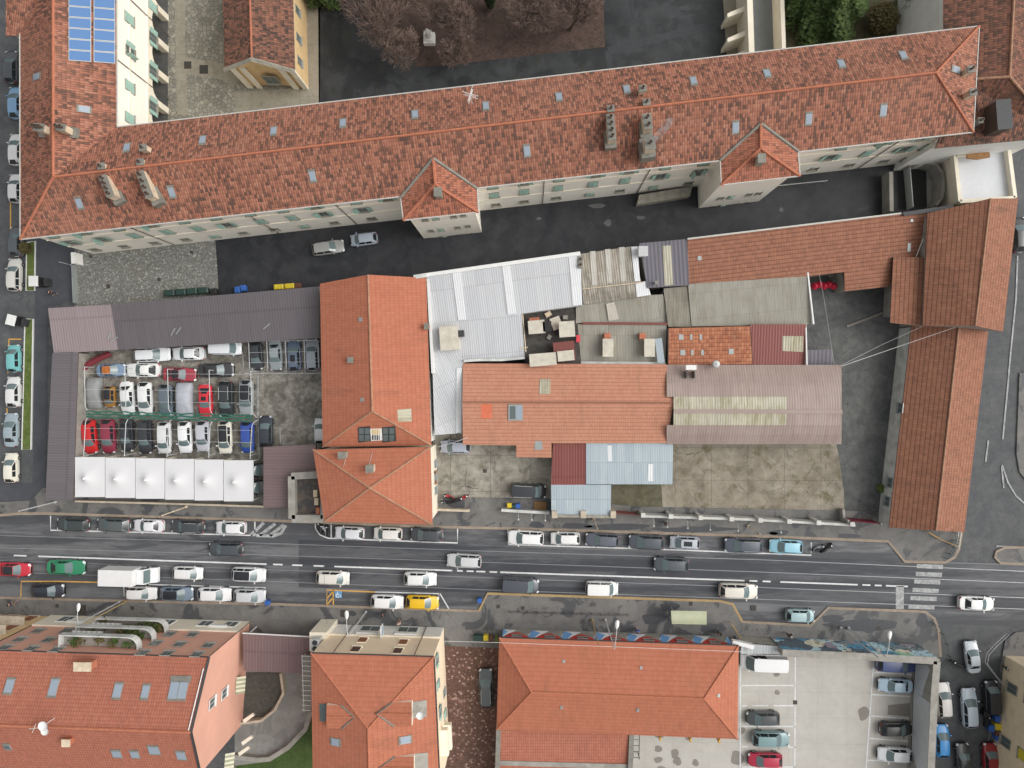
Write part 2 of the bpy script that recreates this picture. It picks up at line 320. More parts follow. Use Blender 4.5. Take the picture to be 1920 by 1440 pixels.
LEAF = plain('palm_green', lin(98, 116, 58), .8, .4, 1.1)
SHRUBM = plain('brown_green_shrub', lin(96, 88, 56), .85, .4, 2)
# ---------------------------------------------------------------- ground sheets
def sheet(name, pts, z, m): 
    b = MB(); q = [P(x, y, z) for x, y in pts]
    if area2(q) < 0: q.reverse()
    b.face(q); return struct(b.build(name, m))
def slab(name, pts, z0, z1, m):
    b = MB(); b.prism([P(x, y, z1) for x, y in pts], z0, z1, bottom=False); return struct(b.build(name, m))
def ribbon(b, pts, w, z, z1=None, mi=0):           # flat (or raised) band along a polyline of world points
    pts = [Vector((p.x, p.y, 0)) for p in pts]; L, Rr = [], []
    for i, p in enumerate(pts):
        d = (pts[min(i + 1, len(pts) - 1)] - pts[max(i - 1, 0)]).normalized(); n = Vector((-d.y, d.x, 0)) * w / 2
        L.append(p + n); Rr.append(p - n)
    for i in range(len(pts) - 1):
        if z1 is None: b.face([Vector((q.x, q.y, z)) for q in (Rr[i], Rr[i + 1], L[i + 1], L[i])], mi)
        else: b.prism([Rr[i], Rr[i + 1], L[i + 1], L[i]], z, z1, mi)
def px(l, z=0): return [P(x, y, z) for x, y in l]
b = MB(); b.face([(-900, -900, -.06), (900, -900, -.06), (900, 900, -.06), (-900, 900, -.06)]); struct(b.build('ground', ASPH))
sheet('road', [(-120, 944), (30, 948), (92, 963), (480, 975), (960, 991), (1440, 1006), (1665, 1015), (1697, 1054), (1790, 1054), (2060, 1062), (2060, 1180), (1780, 1170), (1553, 1180), (900, 1150), (480, 1136), (-120, 1122)], 0, ROADM)
sheet('road_resurfaced', [(560, 1012), (960, 1026), (1500, 1045), (1690, 1052), (1770, 1056), (2060, 1066), (2060, 1156), (1760, 1146), (1553, 1138), (1372, 1128), (912, 1112), (560, 1101)], .006, ROADN)
sheet('left_pavement', [(66, 440), (140, 440), (140, 560), (90, 575), (85, 940), (-60, 940), (-60, 905), (62, 905), (66, 600)], .01, PAVED)
sheet('driveway', [(395, 440), (900, 380), (1790, 270), (1790, 390), (1500, 440), (1100, 480), (800, 530), (600, 560), (400, 560)], 0, ASPHD)
sheet('cobbled_court', [(140, 440), (403, 440), (411, 560), (140, 590)], .012, COBB)
sheet('car_lot', [(130, 620), (612, 620), (612, 960), (130, 950)], .0, CONCL)
sheet('front_yard', [(812, 800), (1040, 800), (1040, 958), (812, 958)], .0, CONC)
sheet('slab_yard', [(1135, 800), (1560, 800), (1572, 850), (1582, 920), (1584, 975), (1140, 972)], .016, CONCE)
sheet('mossy_corner', [(1146, 905), (1240, 905), (1243, 962), (1146, 960)], .022, groundmat('dark_mossy_concrete', lin(84, 80, 64), lin(108, 104, 86), .5, lin(70, 68, 52), .4, moss=.7, moss_c=lin(80, 80, 46), lo=.5))
sheet('back_yard', [(1480, 500), (1730, 500), (1730, 985), (1400, 985), (1400, 640)], 0, ASPHY)
sheet('brick_alley', [(800, 1172), (960, 1172), (960, 1480), (800, 1480)], .0, BRICKP)
sheet('ramp_court', [(440, 1160), (620, 1160), (620, 1500), (440, 1500)], .0, groundmat('ramp_concrete', lin(128, 126, 122), lin(150, 148, 144), .4, lin(104, 102, 98), .3, lo=.55))
sheet('gravel_bed', [(440, 1260), (528, 1260), (528, 1305), (505, 1335), (480, 1354), (440, 1358)], .012, GRAVEL)
sheet('lawn', [(470, 1500), (440, 1436), (505, 1428), (545, 1402), (575, 1365), (584, 1330), (620, 1330), (620, 1500)], .012, LAWN)
sheet('parking_deck', [(1170, 1180), (1736, 1195), (1726, 1500), (1170, 1500)], .0, DECK)
sheet('flagstone_court', [(300, -60), (600, -60), (600, 230), (280, 260)], .0, FLAG)
sheet('garden_soil', [(655, -70), (1130, -70), (1134, 88), (960, 108), (840, 122), (778, 126), (774, 110), (700, 60)], .03, SOIL)
sheet('school_yard', [(595, -70), (1370, -70), (1370, 220), (595, 240)], .0, groundmat('wet_yard_asphalt', lin(46, 48, 50), lin(66, 68, 70), .6, lin(38, 40, 42), .16, lo=.48, rough=.6, moss=.55, moss_c=lin(52, 54, 36)))
sheet('stone_walk', [(1352, -60), (1398, -60), (1402, 140), (1365, 140)], .012, PATH)
sheet('grey_court', [(1405, -60), (1478, -60), (1474, 110), (1405, 110)], .0, groundmat('grey_court_asphalt', lin(112, 116, 118), lin(124, 127, 128), sc=.4))
sheet('shrub_garden', [(1474, -60), (1800, -60), (1800, 90), (1474, 110)], .012, groundmat('ivy_ground', lin(60, 66, 38), lin(92, 84, 66), sc=1.2, grain=.8))
sheet('church_walk', [(566, -60), (596, -60), (598, 205), (440, 215), (440, 172), (572, 166)], .012, PATH)
b = MB(); ribbon(b, px([(336, -40), (338, 60), (342, 215)]), 1.4, .014); ribbon(b, px([(342, 121), (420, 135), (445, 150)]), 2.2, .015); struct(b.build('stone_path', PATH))
# pavements with kerbs
NK = [(-10, 967), (37, 963), (92, 963), (480, 975), (810, 988), (960, 991), (1440, 1006), (1665, 1015), (1697, 1053), (1772, 1055), (1790, 1045), (1798, 1030), (1806, 985)]
slab('north_pavement', NK + [(1808, 930), (1700, 960), (1200, 950), (1020, 935), (600, 930), (300, 915), (80, 915), (60, 938), (-10, 942)], -.05, .12, PAVE)
b = MB(); ribbon(b, px(NK, .13), .34, -.05, .135); struct(b.build('north_kerb', KERB))
SK1 = [(-60, 1119), (235, 1127), (520, 1133), (690, 1139), (898, 1146), (914, 1113), (1350, 1127), (1374, 1133), (1392, 1166), (1520, 1173), (1553, 1140), (1735, 1147), (1752, 1160), (1760, 1180), (1764, 1232)]
slab('south_pavement', SK1 + [(1745, 1240), (1380, 1225), (930, 1215), (600, 1200), (480, 1185), (0, 1175), (-60, 1170)], -.05, .12, PAVE)
b = MB(); ribbon(b, px(SK1[:5], .13), .32, -.05, .135); ribbon(b, px(SK1[4:9], .13), .32, -.05, .136, 1); ribbon(b, px(SK1[8:], .13), .32, -.05, .135); struct(b.build('south_kerb', [KERB, KERBY]))
slab('corner_pavement', [(1945, 1180), (1905, 1186), (1885, 1200), (1878, 1240), (1850, 1400), (1845, 1480), (1960, 1480), (1960, 1180)], -.05, .12, PAVE)
slab('east_pavement', [(1960, 690), (1912, 700), (1906, 850), (1912, 885), (1935, 915), (1960, 930)], -.05, .12, PAVE)
isl = [(1960, 1026), (1885, 1027), (1869, 1034), (1866, 1045), (1876, 1056), (1960, 1059)]
slab('traffic_island', isl, -.05, .11, PAVE); b = MB(); ribbon(b, px(isl, .12), .3, -.05, .13); struct(b.build('island_kerb', KERB))
for n, q in (('grass_verge', [(50, 455), (66, 452), (65, 545), (49, 545)]), ('grass_verge', [(47, 598), (62, 598), (58, 843), (41, 843)])):
    slab(n, q, -.05, .10, GRASS); b = MB(); ribbon(b, px(q + [q[0]], .1), .14, -.05, .14); struct(b.build('verge_kerb', WHITEM))
# tram rails and road markings (one rail sheet per rail, painted marks grouped by what they mark)
b = MB()
for L in ([(-100, 1001), (0, 1004), (480, 1018), (960, 1035), (1440, 1050), (2050, 1077)], [(-100, 1024), (0, 1027), (480, 1040), (960, 1056), (1440, 1073), (2050, 1098)], [(-100, 1048), (0, 1051), (480, 1067), (960, 1085), (1440, 1102), (2050, 1126)], [(-100, 1069), (0, 1072), (480, 1089), (940, 1107), (1440, 1124), (2050, 1147)]):
    ribbon(b, px(L), .075, .014)
struct(b.build('tram_rails', RAILM))
def mark(name, segs, w, m, z=.02):
    b = MB()
    for s in segs: ribbon(b, px(s), w, z)
    struct(b.build(name, m))
def cl(x): return 1040.5 + .0345 * x if x < 1440 else 1090.2 + .036 * (x - 1440)
mark('centre_line', [[(a, cl(a)), ((a + c) / 2, cl((a + c) / 2)), (c, cl(c))] for a, c in ((26, 50), (72, 500), (512, 530), (548, 567), (588, 608), (627, 848), (857, 868), (875, 888), (893, 910), (918, 932), (938, 1396), (1405, 1420), (1430, 1445), (1463, 1608), (1617, 1632), (1640, 1653), (1661, 1702))], .2, PAINTW)
mark('stop_line', [[(1687, 1099), (1687, 1142)]], 1.05, PAINTWORN)
mark('crosswalk', [[(x, y), (x + 49, y + 2)] for x, y in ((1714, 1090), (1711, 1106), (1707, 1121), (1703, 1137), (1719, 1061), (1717, 1076))], .55, PAINTWORN)
mark('parking_lines', [[(95, 967), (95, 994), (300, 999), (478, 1004)], [(478, 1004), (478, 978)], [(591, 982), (592, 992), (600, 1003), (615, 1009), (660, 1011), (858, 1018), (858, 991)], [(621, 984), (621, 1008)], [(952, 993), (953, 1021), (1240, 1030), (1521, 1041), (1521, 1017)], [(246, 1095), (498, 1102), (498, 1128)], [(232, 1098), (233, 1118)], [(703, 1110), (823, 1113), (823, 1137)], [(825, 1113), (842, 1142)]], .16, PAINTW)
mark('hatched_marking', [[(470, 1004), (495, 980)], [(487, 1004), (516, 982)], [(506, 1004), (532, 984)], [(480, 1004), (512, 1005), (527, 1000), (536, 985)]], .42, PAINTWORN)
mark('orange_parking_lines', [[(39, 1120), (40, 1090), (110, 1090), (190, 1092)], [(613, 1134), (613, 1106), (703, 1110)], [(625, 1134), (625, 1106)], [(613, 1134), (625, 1120)], [(613, 1122), (625, 1109)], [(17, 636), (40, 636)], [(13, 765), (14, 778)], [(15, 700), (17, 636)], [(20, 378), (20, 430)]], .17, PAINTO)
sheet('disabled_bay_square', [(628, 1108), (641, 1108), (641, 1121), (628, 1121)], .02, PAINTB)
mark('disabled_bay_symbol', [[(633, 1110), (633, 1115), (637, 1115), (639, 1119)], [(632, 1113), (630, 1116), (631, 1119), (634, 1120), (636, 1118)]], .1, PAINTW, .026)
mark('street_lines', [[(1908, 480), (1905, 560), (1895, 660), (1889, 730), (1880, 824)], [(1879, 872), (1890, 905), (1905, 930), (1930, 952)], [(1878, 875), (1882, 915)], [(1853, 826), (1848, 866)], [(1868, 1024), (1930, 1026)]], .2, PAINTWORN)
mark('lot_lines', [[(453, 642), (458, 700), (600, 700)], [(466, 640), (468, 697)], [(500, 636), (502, 700)], [(533, 636), (537, 700)], [(570, 636), (572, 700)], [(484, 705), (484, 780), (486, 860)], [(512, 803), (525, 803), (526, 832)]], .16, PAINTWORN)
mark('bay_lines', [[(1388, 1248), (1388, 1440), (1384, 1500)], [(1491, 1225), (1490, 1440), (1486, 1500)], [(1388, 1285), (1491, 1285)], [(1388, 1323), (1400, 1323)], [(1410, 1323), (1440, 1323)], [(1450, 1323), (1491, 1323)], [(1388, 1362), (1491, 1362)], [(1388, 1400), (1402, 1400)], [(1478, 1401), (1491, 1401)], [(1388, 1438), (1491, 1438)], [(1638, 1240), (1624, 1440), (1620, 1500)], [(1637, 1260), (1710, 1265)], [(1634, 1302), (1710, 1306)], [(1631, 1342), (1708, 1348)], [(1628, 1384), (1706, 1390)], [(1626, 1425), (1700, 1430)]], .17, PAINTW)
def blob(b, cx, cy, rx, ry, z):
    ph = random.random() * 6
    b.face([P(cx + rx * math.cos(a) * (1 + .14 * math.sin(3 * a + ph)), cy - ry * math.sin(a) * (1 + .14 * math.sin(2 * a + ph)), z) for a in [2 * math.pi * k / 24 for k in range(24)]])
b = MB()
for q in ((1234, 1404, 7, 7), (1265, 1413, 7, 10), (1270, 1427, 8, 8), (1234, 1425, 8, 6), (1304, 1430, 6, 7), (1382, 1421, 12, 15), (1391, 1370, 6, 7), (1236, 1380, 8, 4), (1290, 1383, 6, 5), (1457, 1298, 5, 5), (1456, 1265, 6, 4), (1619, 1338, 10, 14), (1240, 1441, 9, 5)): blob(b, *q, .012)
struct(b.build('damp_stains', STAIN))
sheet('damp_bay', [(1665, 1322), (1708, 1318), (1708, 1344), (1664, 1340)], .013, STAIN)
b = MB(); blob(b, 1140, 418, 7, 6, .008); blob(b, 1010, 410, 5, 3, .008); blob(b, 1201, 408, 8, 4, .008); blob(b, 1465, 393, 4, 4, .008); blob(b, 1120, 386, 16, 4, .008); struct(b.build('concrete_patch', plain('patch_concrete', lin(96, 96, 96), .8, .2, 3)))
b = MB(); ribbon(b, px([(1140, 95), (1250, 68), (1340, 46)]), 1., .006); ribbon(b, px([(1140, 95), (1144, 130)]), .8, .007); struct(b.build('asphalt_patch', groundmat('patched_asphalt', lin(58, 60, 63), lin(68, 70, 72), sc=1)))
b = MB()
for x, y, w in ((203, 537, .55), (298, 524, .45), (150, 491, .6), (170, 481, .4), (359, 473, .4), (909, 883, .5), (352, 122, 1), (382, 130, 1.2), (1491, 1317, .55), (1560, 1175, .5), (1647, 1178, .6), (1413, 1140, .7), (1295, 1132, .5), (980, 1140, .5), (934, 1137, .5), (152, 1144, 1.4), (248, 1140, .5), (107, 1136, .5), (645, 1150, 1.)):
    z = .125 if y > 1100 and y < 1190 else .02
    c = P(x, y, z); b.face([c + Vector((i * w / 2, j * w / 2, 0)) for i, j in ((-1, -1), (1, -1), (1, 1), (-1, 1))])
struct(b.build('manhole_covers', plain('cast_iron', lin(66, 62, 58), .7, .2, 3)))
# wet patches on the pavements: dark pools with their own outline
b = MB()
for q in ((1007, 984, 14, 6), (1080, 986, 28, 6), (1160, 988, 60, 6), (1300, 993, 80, 5), (1460, 999, 20, 5), (1590, 1005, 22, 5), (1225, 1160, 22, 12), (1255, 1138, 18, 9), (1335, 1178, 24, 10), (1620, 1172, 70, 10), (1560, 1160, 20, 8), (660, 1150, 8, 5), (1730, 1165, 12, 14), (1450, 1000, 8, 3)): blob(b, *q, .124)
struct(b.build('wet_patches', groundmat('wet_asphalt', lin(66, 68, 72), lin(78, 79, 82), sc=1, rough=.5)))
# ---------------------------------------------------------------- building helpers
def pnorm(p):
    n = Vector()
    for i in range(len(p)):
        a, b = p[i], p[(i + 1) % len(p)]; n += Vector(((a.y - b.y) * (a.z + b.z), (a.z - b.z) * (a.x + b.x), (a.x - b.x) * (a.y + b.y)))
    return n.normalized()
def frame(p, d=None):                       # horizontal direction, up-slope direction, normal of a roof face
    n = pnorm(p)
    if n.z < 0: n = -n
    if d is not None: s = (d - n * d.dot(n)).normalized()
    else:
        s = Vector((0, 0, 1)) - n * n.z; s = s.normalized() if s.length > 1e-3 else Vector((0, 1, 0))
    return s.cross(n).normalized(), s, n
def on_face(px_, py_, p, off=0):
    n = pnorm(p); d = ray(px_, py_); q = CP + d * ((p[0] - CP).dot(n) / d.dot(n)); return q + (n if n.z > 0 else -n) * off
def roofed(name, label, cat, V, F, rm, wm, over=.4, z0=0, ridges=(), rgm=None, rr=.12, thick=.14, wall=True, dirs=None, group=None, edge=None, gut=(), gutm=None, parent=None, rname='roof', tb=None):
    VV = [v if isinstance(v, Vector) else P(*v) for v in V]; faces = []
    for f in F:
        mi = 0
        if isinstance(f[0], (tuple, list)): f, mi = f
        f = list(f)
        if pnorm([VV[i] for i in f]).z < 0: f.reverse()
        faces.append((f, mi))
    ed = {}
    for f, _ in faces:
        for i in range(len(f)): ed[(f[i], f[(i + 1) % len(f)])] = 1
    nxt = {a: b_ for (a, b_) in ed if (b_, a) not in ed}; st = next(iter(nxt)); loop = [st]
    while nxt[loop[-1]] != st and len(loop) < 99: loop.append(nxt[loop[-1]])
    zl = min(VV[i].z for i in loop) - thick
    rms = list(rm) if isinstance(rm, (list, tuple)) else [rm]; k = len(rms)
    b = MB()
    for f, mi in faces:
        p = [VV[i] for i in f]; d = None
        if dirs: d = P(dirs[1][0], dirs[1][1]) - P(dirs[0][0], dirs[0][1])
        h, s, n = frame(p, d); b.face(p, mi, [(q.dot(h), q.dot(s)) for q in p])
    bl = [VV[i] for i in loop]
    for i in range(len(bl)):
        a, c = bl[i], bl[(i + 1) % len(bl)]; m = k if (max(a.z, c.z) - zl) < .6 else k + 1
        b.face([Vector((a.x, a.y, zl)), Vector((c.x, c.y, zl)), c, a], m)
    b.face([Vector((q.x, q.y, zl)) for q in reversed(bl)], k)
    cen = sum(bl, Vector()) / len(bl)
    root = parent or thing(name, label, cat, (cen.x, cen.y, z0), group=group)
    b.build(rname, rms + [edge or COPPER, wm], root)
    fp = inset(bl, over)
    if wall:
        w = MB(); w.prism(fp, z0, zl, bottom=False); w.build('wall', wm, root)
    if ridges:
        w = MB()
        for i, j in ridges: w.tube([VV[i] + Vector((0, 0, .02)), VV[j] + Vector((0, 0, .02))], rr, 6)
        w.build('ridge_tiles', rgm or TERRA, root)
    if gut:
        w = MB()
        for i, j in gut:
            w.tube([VV[i], VV[j]], .09, 6)
        w.build('gutter', gutm or GUTT, root)
    return root, VV, fp, zl
def mono(name, label, cat, pts, plane, rm, wm, **kw):       # single-pitch roof: outline in sight lines, plane through three surveyed points
    pl = [P(*q) for q in plane]; V = [on_face(x, y, pl) for x, y in pts]
    r = roofed(name, label, cat, V, [tuple(range(len(V)))], rm, wm, **kw); return r[0], pl
def roof_panel(parent, name, pts, face, m, off=.04, th=.04, d=None):
    h, s, n = frame(face, (P(*d[1]) - P(*d[0])) if d else None); q = [on_face(x, y, face, off) for x, y in pts]
    if pnorm(q).z < 0: q.reverse()
    b = MB(); b.face(q, 0, [(v.dot(h), v.dot(s)) for v in q])
    for i in range(len(q)):
        a, c = q[i], q[(i + 1) % len(q)]; b.face([a - n * th, c - n * th, c, a])
    return b.build(name, m, parent)
_mesh = {}
def shared(key, fn):
    if key not in _mesh: _mesh[key] = fn()
    return _mesh[key]
def inst(name, me, parent, loc, M=None, rz=None):
    o = bpy.data.objects.new(name, me); COL.objects.link(o); o.parent = parent
    l = Vector(loc) - (wloc(parent) if parent else Vector())
    if M is not None: o.matrix_local = Matrix.Translation(l) @ M.to_4x4()
    else: o.location = l; o.rotation_euler = (0, 0, rz or 0)
    return o
def mesh_of(b, mats):
    o = b.build('tmp', mats, loc=(0, 0, 0)); me = o.data; bpy.data.objects.remove(o); return me
def win_mesh(w, h, fm, sill):
    def f():
        b = MB(); b.box((0, .01, 0), (w, .04, h), mi=0)
        t = .09
        for x in (-w / 2, w / 2): b.box((x, .03, 0), (t, .1, h + t), mi=1)
        for z in (-h / 2, h / 2): b.box((0, .032, z), (w - t, .1, t), mi=1)
        b.box((0, .028, 0), (.05, .05, h - t), mi=1)
        if sill: b.box((0, .1, -h / 2 - .1), (w + .3, .24, .08), mi=1)
        return mesh_of(b, [GLASS, fm])
    return shared(('win', w, h, fm.name, sill), f)
def leaf_mesh(w, h, m):
    def f():
        b = MB(); b.box((w / 2, 0, 0), (w, .05, h))
        for k in range(int(h / .22)): b.box((w / 2, .03, -h / 2 + .15 + k * .22), (w * .8, .02, .1))
        return mesh_of(b, m)
    return shared(('leaf', w, h, m.name), f)
def window(parent, p, out, w=1.1, h=1.8, kind='closed', fm=None, sm=None, sill=True):
    rz = math.atan2(out.y, out.x) - math.pi / 2
    o = inst('window', win_mesh(w, h, fm or STONE, sill), parent, p, rz=rz)
    if kind == 'none': return o
    me = leaf_mesh(w / 2, h, sm or SHUT)
    ang = {'closed': (0, 0), 'open': (168, 168), 'half': (168, 80), 'ajar': (60, 60)}[kind]
    for sx, a in ((-1, ang[0]), (1, ang[1])):
        c = bpy.data.objects.new('shutter', me); COL.objects.link(c); c.parent = o
        c.location = (sx * w / 2, .1, 0); c.rotation_euler = (0, 0, rad(a) if sx < 0 else math.pi - rad(a))
        # leaf mesh grows along +x from its hinge
    return o
def wall_windows(parent, a, b_, pxs, w, h, kinds=('closed',), fm=None, sm=None, sill=True):
    d = (b_ - a); out = Vector((d.y, -d.x, 0)).normalized()
    c = CP - a
    if out.dot(Vector((c.x, c.y, 0))) < 0: out = -out
    for i, (x, y) in enumerate(pxs): window(parent, on_wall(x, y, a, b_) + out * .02, out, w, h, kinds[i % len(kinds)], fm, sm, sill)
def roof_window(parent, x, y, face, w=.75, l=1.1, m=None, fm=None, raised=.1, name='roof_window', box=None):
    h, s, n = frame(face); M = Matrix((h, s, n)).transposed()
    def f():
        b = MB(); b.box((0, 0, raised / 2 - .05), (w, l, raised + .1), mi=1); b.box((0, 0, raised + .012), (w - .16, l - .2, .02), mi=0)
        b.box((0, l / 2 + .12, raised * .5), (w + .1, .2, .06), mi=2); b.box((0, -l / 2 - .1, raised * .3), (w + .1, .18, .06), mi=2)
        return mesh_of(b, [m or SKYG, fm or ZINC, LEAD])
    return inst(name, shared(('rw', w, l, (m or SKYG).name, raised), f), parent, on_face(x, y, face), M)
def chimney(parent, x, y, ztop, w, l, h, rz=0, m=None, pots=1, capm=None, name='chimney'):
    c = P(x, y, ztop); b = MB(); b.box((c.x, c.y, ztop - h / 2), (w, l, h), rz); b.box((c.x, c.y, ztop + .06), (w + .16, l + .16, .12), rz, mi=1)
    o = b.build(name, [m or CHIMB, capm or LEAD], parent)
    for k in range(pots):
        t = (k - (pots - 1) / 2) * (max(w, l) / max(pots, 1)); dx, dy = (t, 0) if w > l else (0, t)
        q = MB(); q.lathe((0, 0, 0), [(.12, 0), (.12, .4), (.17, .4), (.17, .47), (.09, .47), (.09, .1)], 10)
        inst('chimney_pot', shared('pot', lambda: mesh_of(q, COPPER)), o, (c.x + dx * math.cos(rz) - dy * math.sin(rz), c.y + dx * math.sin(rz) + dy * math.cos(rz), ztop + .12))
    return o
def pipe(parent, a, b_, p_top, p_bot, off=.08, z1=None):     # drainpipe seen against a wall
    d = b_ - a; out = Vector((d.y, -d.x, 0)).normalized(); c = CP - a
    if out.dot(Vector((c.x, c.y, 0))) < 0: out = -out
    t = on_wall(*p_top, a, b_) + out * off
    m = MB(); m.tube([(t.x, t.y, .05), (t.x, t.y, z1 or t.z)], .055, 6); return m.build('drainpipe', COPPER, parent)
def part_prism(parent, name, pts, z0, z1, m, **kw):
    b = MB(); b.prism(pts, z0, z1, **kw); return b.build(name, m, parent)
def out_of(a, b_):
    d = b_ - a; o = Vector((d.y, -d.x, 0)).normalized(); c = CP - a
    return -o if o.dot(Vector((c.x, c.y, 0))) < 0 else o
# ---------------------------------------------------------------- long school block with west wing
zE, zR = 13., 15.9
MV = [(37, -80, zE), (100, -80, zR), (219, -80, zE), (220, 238, zE), (1836, 49, zE), (1825, 248, zE), (38, 449, zE), (100, 332, zR), (1755, 136, zR)]
root, V, fp, zl = roofed('long_school_building', 'long cream building with mottled red tiles, green shutters and solar panels on one wing', 'building', MV,
    [(0, 6, 7, 1), (1, 7, 3, 2), (7, 8, 4, 3), (6, 5, 8, 7), (4, 8, 5)], [OLD], CREAM, .6, ridges=[(1, 7), (7, 8), (8, 4), (8, 5), (7, 6)], rr=.15, wall=False, gut=[(6, 5), (3, 4), (2, 3), (0, 6), (4, 5)])
SCH = root; FS = [V[i] for i in (6, 5, 8, 7)]; FN = [V[i] for i in (7, 8, 4, 3)]; FE = [V[4], V[8], V[5]]; FWW = [V[i] for i in (0, 6, 7, 1)]; FWE = [V[i] for i in (1, 7, 3, 2)]
q = inset([V[i] for i in (0, 6, 5, 4, 3, 2)], .6)      # 0 W top, 1 SW, 2 SE, 3 NE, 4 inner corner, 5 E top of wing
wS = Vector((q[1].x + (q[0].x - q[1].x) * .5, q[4].y, 0)); rec = Vector((4, 0, 0))
part_prism(SCH, 'wall', q, 5.2, zl, CREAM)
part_prism(SCH, 'ground_floor_wall', [q[1], q[2], q[3], q[4], wS], 0, 5.2, CREAM, bottom=False)
part_prism(SCH, 'ground_floor_wall', [q[0], wS, q[4] - rec, q[5] - rec], 0, 5.2, CREAM2, bottom=False)
# arcade under the wing
b = MB(); xf = q[4].x; ys = [P(336, yy).y for yy in (-88, -27, 34, 93, 151, 208, 268)]
for i in range(len(ys) - 1):
    y1, y0 = ys[i], ys[i + 1]; y0 += .4; y1 -= .4; c = (y0 + y1) / 2; r = (y1 - y0) / 2; zs = 2.5
    arc = [(y0, 0), (y0, zs)] + [(c - r * math.cos(math.pi * k / 12), zs + r * math.sin(math.pi * k / 12)) for k in range(1, 12)] + [(y1, zs), (y1, 0)]
    for x, flip in ((xf, 0), (xf - .9, 1)):
        for k in range(1, len(arc) - 2):
            (ya, za), (yb, zb) = arc[k], arc[k + 1]; b.face([(x, ya, za), (x, yb, zb), (x, yb, 5.2), (x, ya, 5.2)])
    for k in range(len(arc) - 1):
        (ya, za), (yb, zb) = arc[k], arc[k + 1]; b.face([(xf, ya, za), (xf, yb, zb), (xf - .9, yb, zb), (xf - .9, ya, za)])
    b.box((xf - .45, y0 - .4, 2.6), (.9, .799, 5.199))
b.build('arcade', CREAM2, SCH)
b = MB(); b.face([(xf - 4.2, ys[-1], .03), (xf - .1, ys[-1], .03), (xf - .1, ys[0], .03), (xf - 4.2, ys[0], .03)]); b.build('arcade_floor', plain('shade_toned_floor', lin(84, 84, 82), .8, .2, 1), SCH)  # floor sheet coloured dark to paint in the shade behind the arches
S0, S1 = q[1], q[2]
for zz in (5.2, 9.2):
    o = out_of(S0, S1); part_prism(SCH, 'string_course', [S0 + o * .1, S1 + o * .1, S1 - o * .05, S0 - o * .05], zz, zz + .18, CREAM2)
top = [(117, 449), (175, 442), (236, 435), (300, 428.5), (360, 423), (417, 416), (480, 409), (540, 402), (600, 395), (674, 386), (732, 379), (925, 359), (982, 352), (1047, 344), (1114, 337), (1175, 330), (1242, 323), (1312, 316), (1565, 287), (1637, 279), (1707, 271), (1752, 266)]
d = (S1 - S0).normalized(); o = out_of(S0, S1)
random.seed(4)
for i, (x, y) in enumerate(top):
    t = (on_wall(x, y, S0, S1) - S0).dot(d)
    for zz, hh, ww in ((11.3, 1.9, 1.15), (7.2, 1.9, 1.15), (2.4, 1.1, 1.1)):
        if i == 10 and zz < 8: continue
        kd = random.choice(['closed', 'closed', 'open', 'half', 'closed']) if zz > 5 else random.choice(['none', 'none', 'closed'])
        pp = S0 + d * t; window(SCH, Vector((pp.x, pp.y, zz)) + o * .02, o, ww, hh, kd)
for pt in ((257.5, 431), (470, 405), (632.5, 386), (1018.7, 361), (1213.7, 326), (1681, 267)): pipe(SCH, S0, S1, pt, None, z1=zl)
wing = [(241, 35), (243, 98), (242, 162), (242, 222), (242, -25)]
for a_, b2, pts, ks in ((q[4], q[5], wing, ('closed', 'half', 'closed', 'closed')), (q[4], q[5], [(285, 12), (286, 72), (286, 134), (286, 200), (285, -45)], ('closed', 'open', 'open', 'open'))): wall_windows(SCH, a_, b2, pts, 1.15, 1.8, ks)
for pt in ((240, -4), (228, 119)): pipe(SCH, q[4], q[5], pt, None, z1=zl)
for zz in (5.25, 9.3): part_prism(SCH, 'string_course', [q[4] + Vector((.12, 0, 0)), q[5] + Vector((.12, 0, 0)), q[5] - Vector((.05, 0, 0)), q[4] - Vector((.05, 0, 0))], zz, zz + .2, CREAM2)
# the two stair towers on the south side
def tower(A, B, NW, SW, SE, NE, base, rows, chm):
    a = on_face(*A, FS, .05); bz = a.z; VV = [a, P(*B, bz), P(*NW, zE + .02), P(*SW, zE), P(*SE, zE), P(*NE, zE + .02)]
    roofed('', '', '', VV, [(2, 3, 1, 0), (0, 1, 4, 5), (3, 4, 1)], OLDR, CREAM, .5, ridges=[(0, 1), (1, 3), (1, 4)], rr=.18, wall=False, parent=SCH, rname='tower_roof', gut=[(2, 3), (3, 4), (4, 5)])
    f = inset([VV[i] for i in (2, 3, 4, 5)], .5); up = (VV[2] - VV[3]).normalized() * 2.2
    part_prism(SCH, 'tower_wall', [f[0] + up, f[1], f[2], f[3] + up], 0, zE - .14, CREAM, bottom=False)
    for r in rows: wall_windows(SCH, f[1], f[2], r, .62, 1.15, ('none', 'closed', 'none', 'none'), sm=SHUT)
    w = MB()
    for p1, p2, m1, m2 in ((A, NW, 0, 0), (A, NE, 0, 0)): w.tube([on_face(*p1, FS, .05), on_face(*p2, FS, .05)], .22, 5)
    w.build('valley_flashing', LEAD, SCH)
    chimney(SCH, *chm, bz + .6, .75, .9, 1.6, pots=0, m=STONE)
    return f
tower((812, 297), (816, 346), (751, 371), (756, 413), (897, 398), (895, 354), None, [[(796, 410), (816, 407.5), (850, 404), (868, 402)], [(808, 432), (827, 429.5), (858, 426), (877, 423.5)], [(817, 446), (834, 443.5), (866, 440), (882, 438)]], (821, 360))
f2 = tower((1426, 232), (1426, 278), (1350, 300), (1352, 347), (1500, 330), (1496, 284), None, [[(1352, 371), (1371, 368.5), (1405, 364), (1423, 362)], [(1337, 387.5), (1354, 385.5), (1387, 382), (1403, 380)]], (1428, 297))
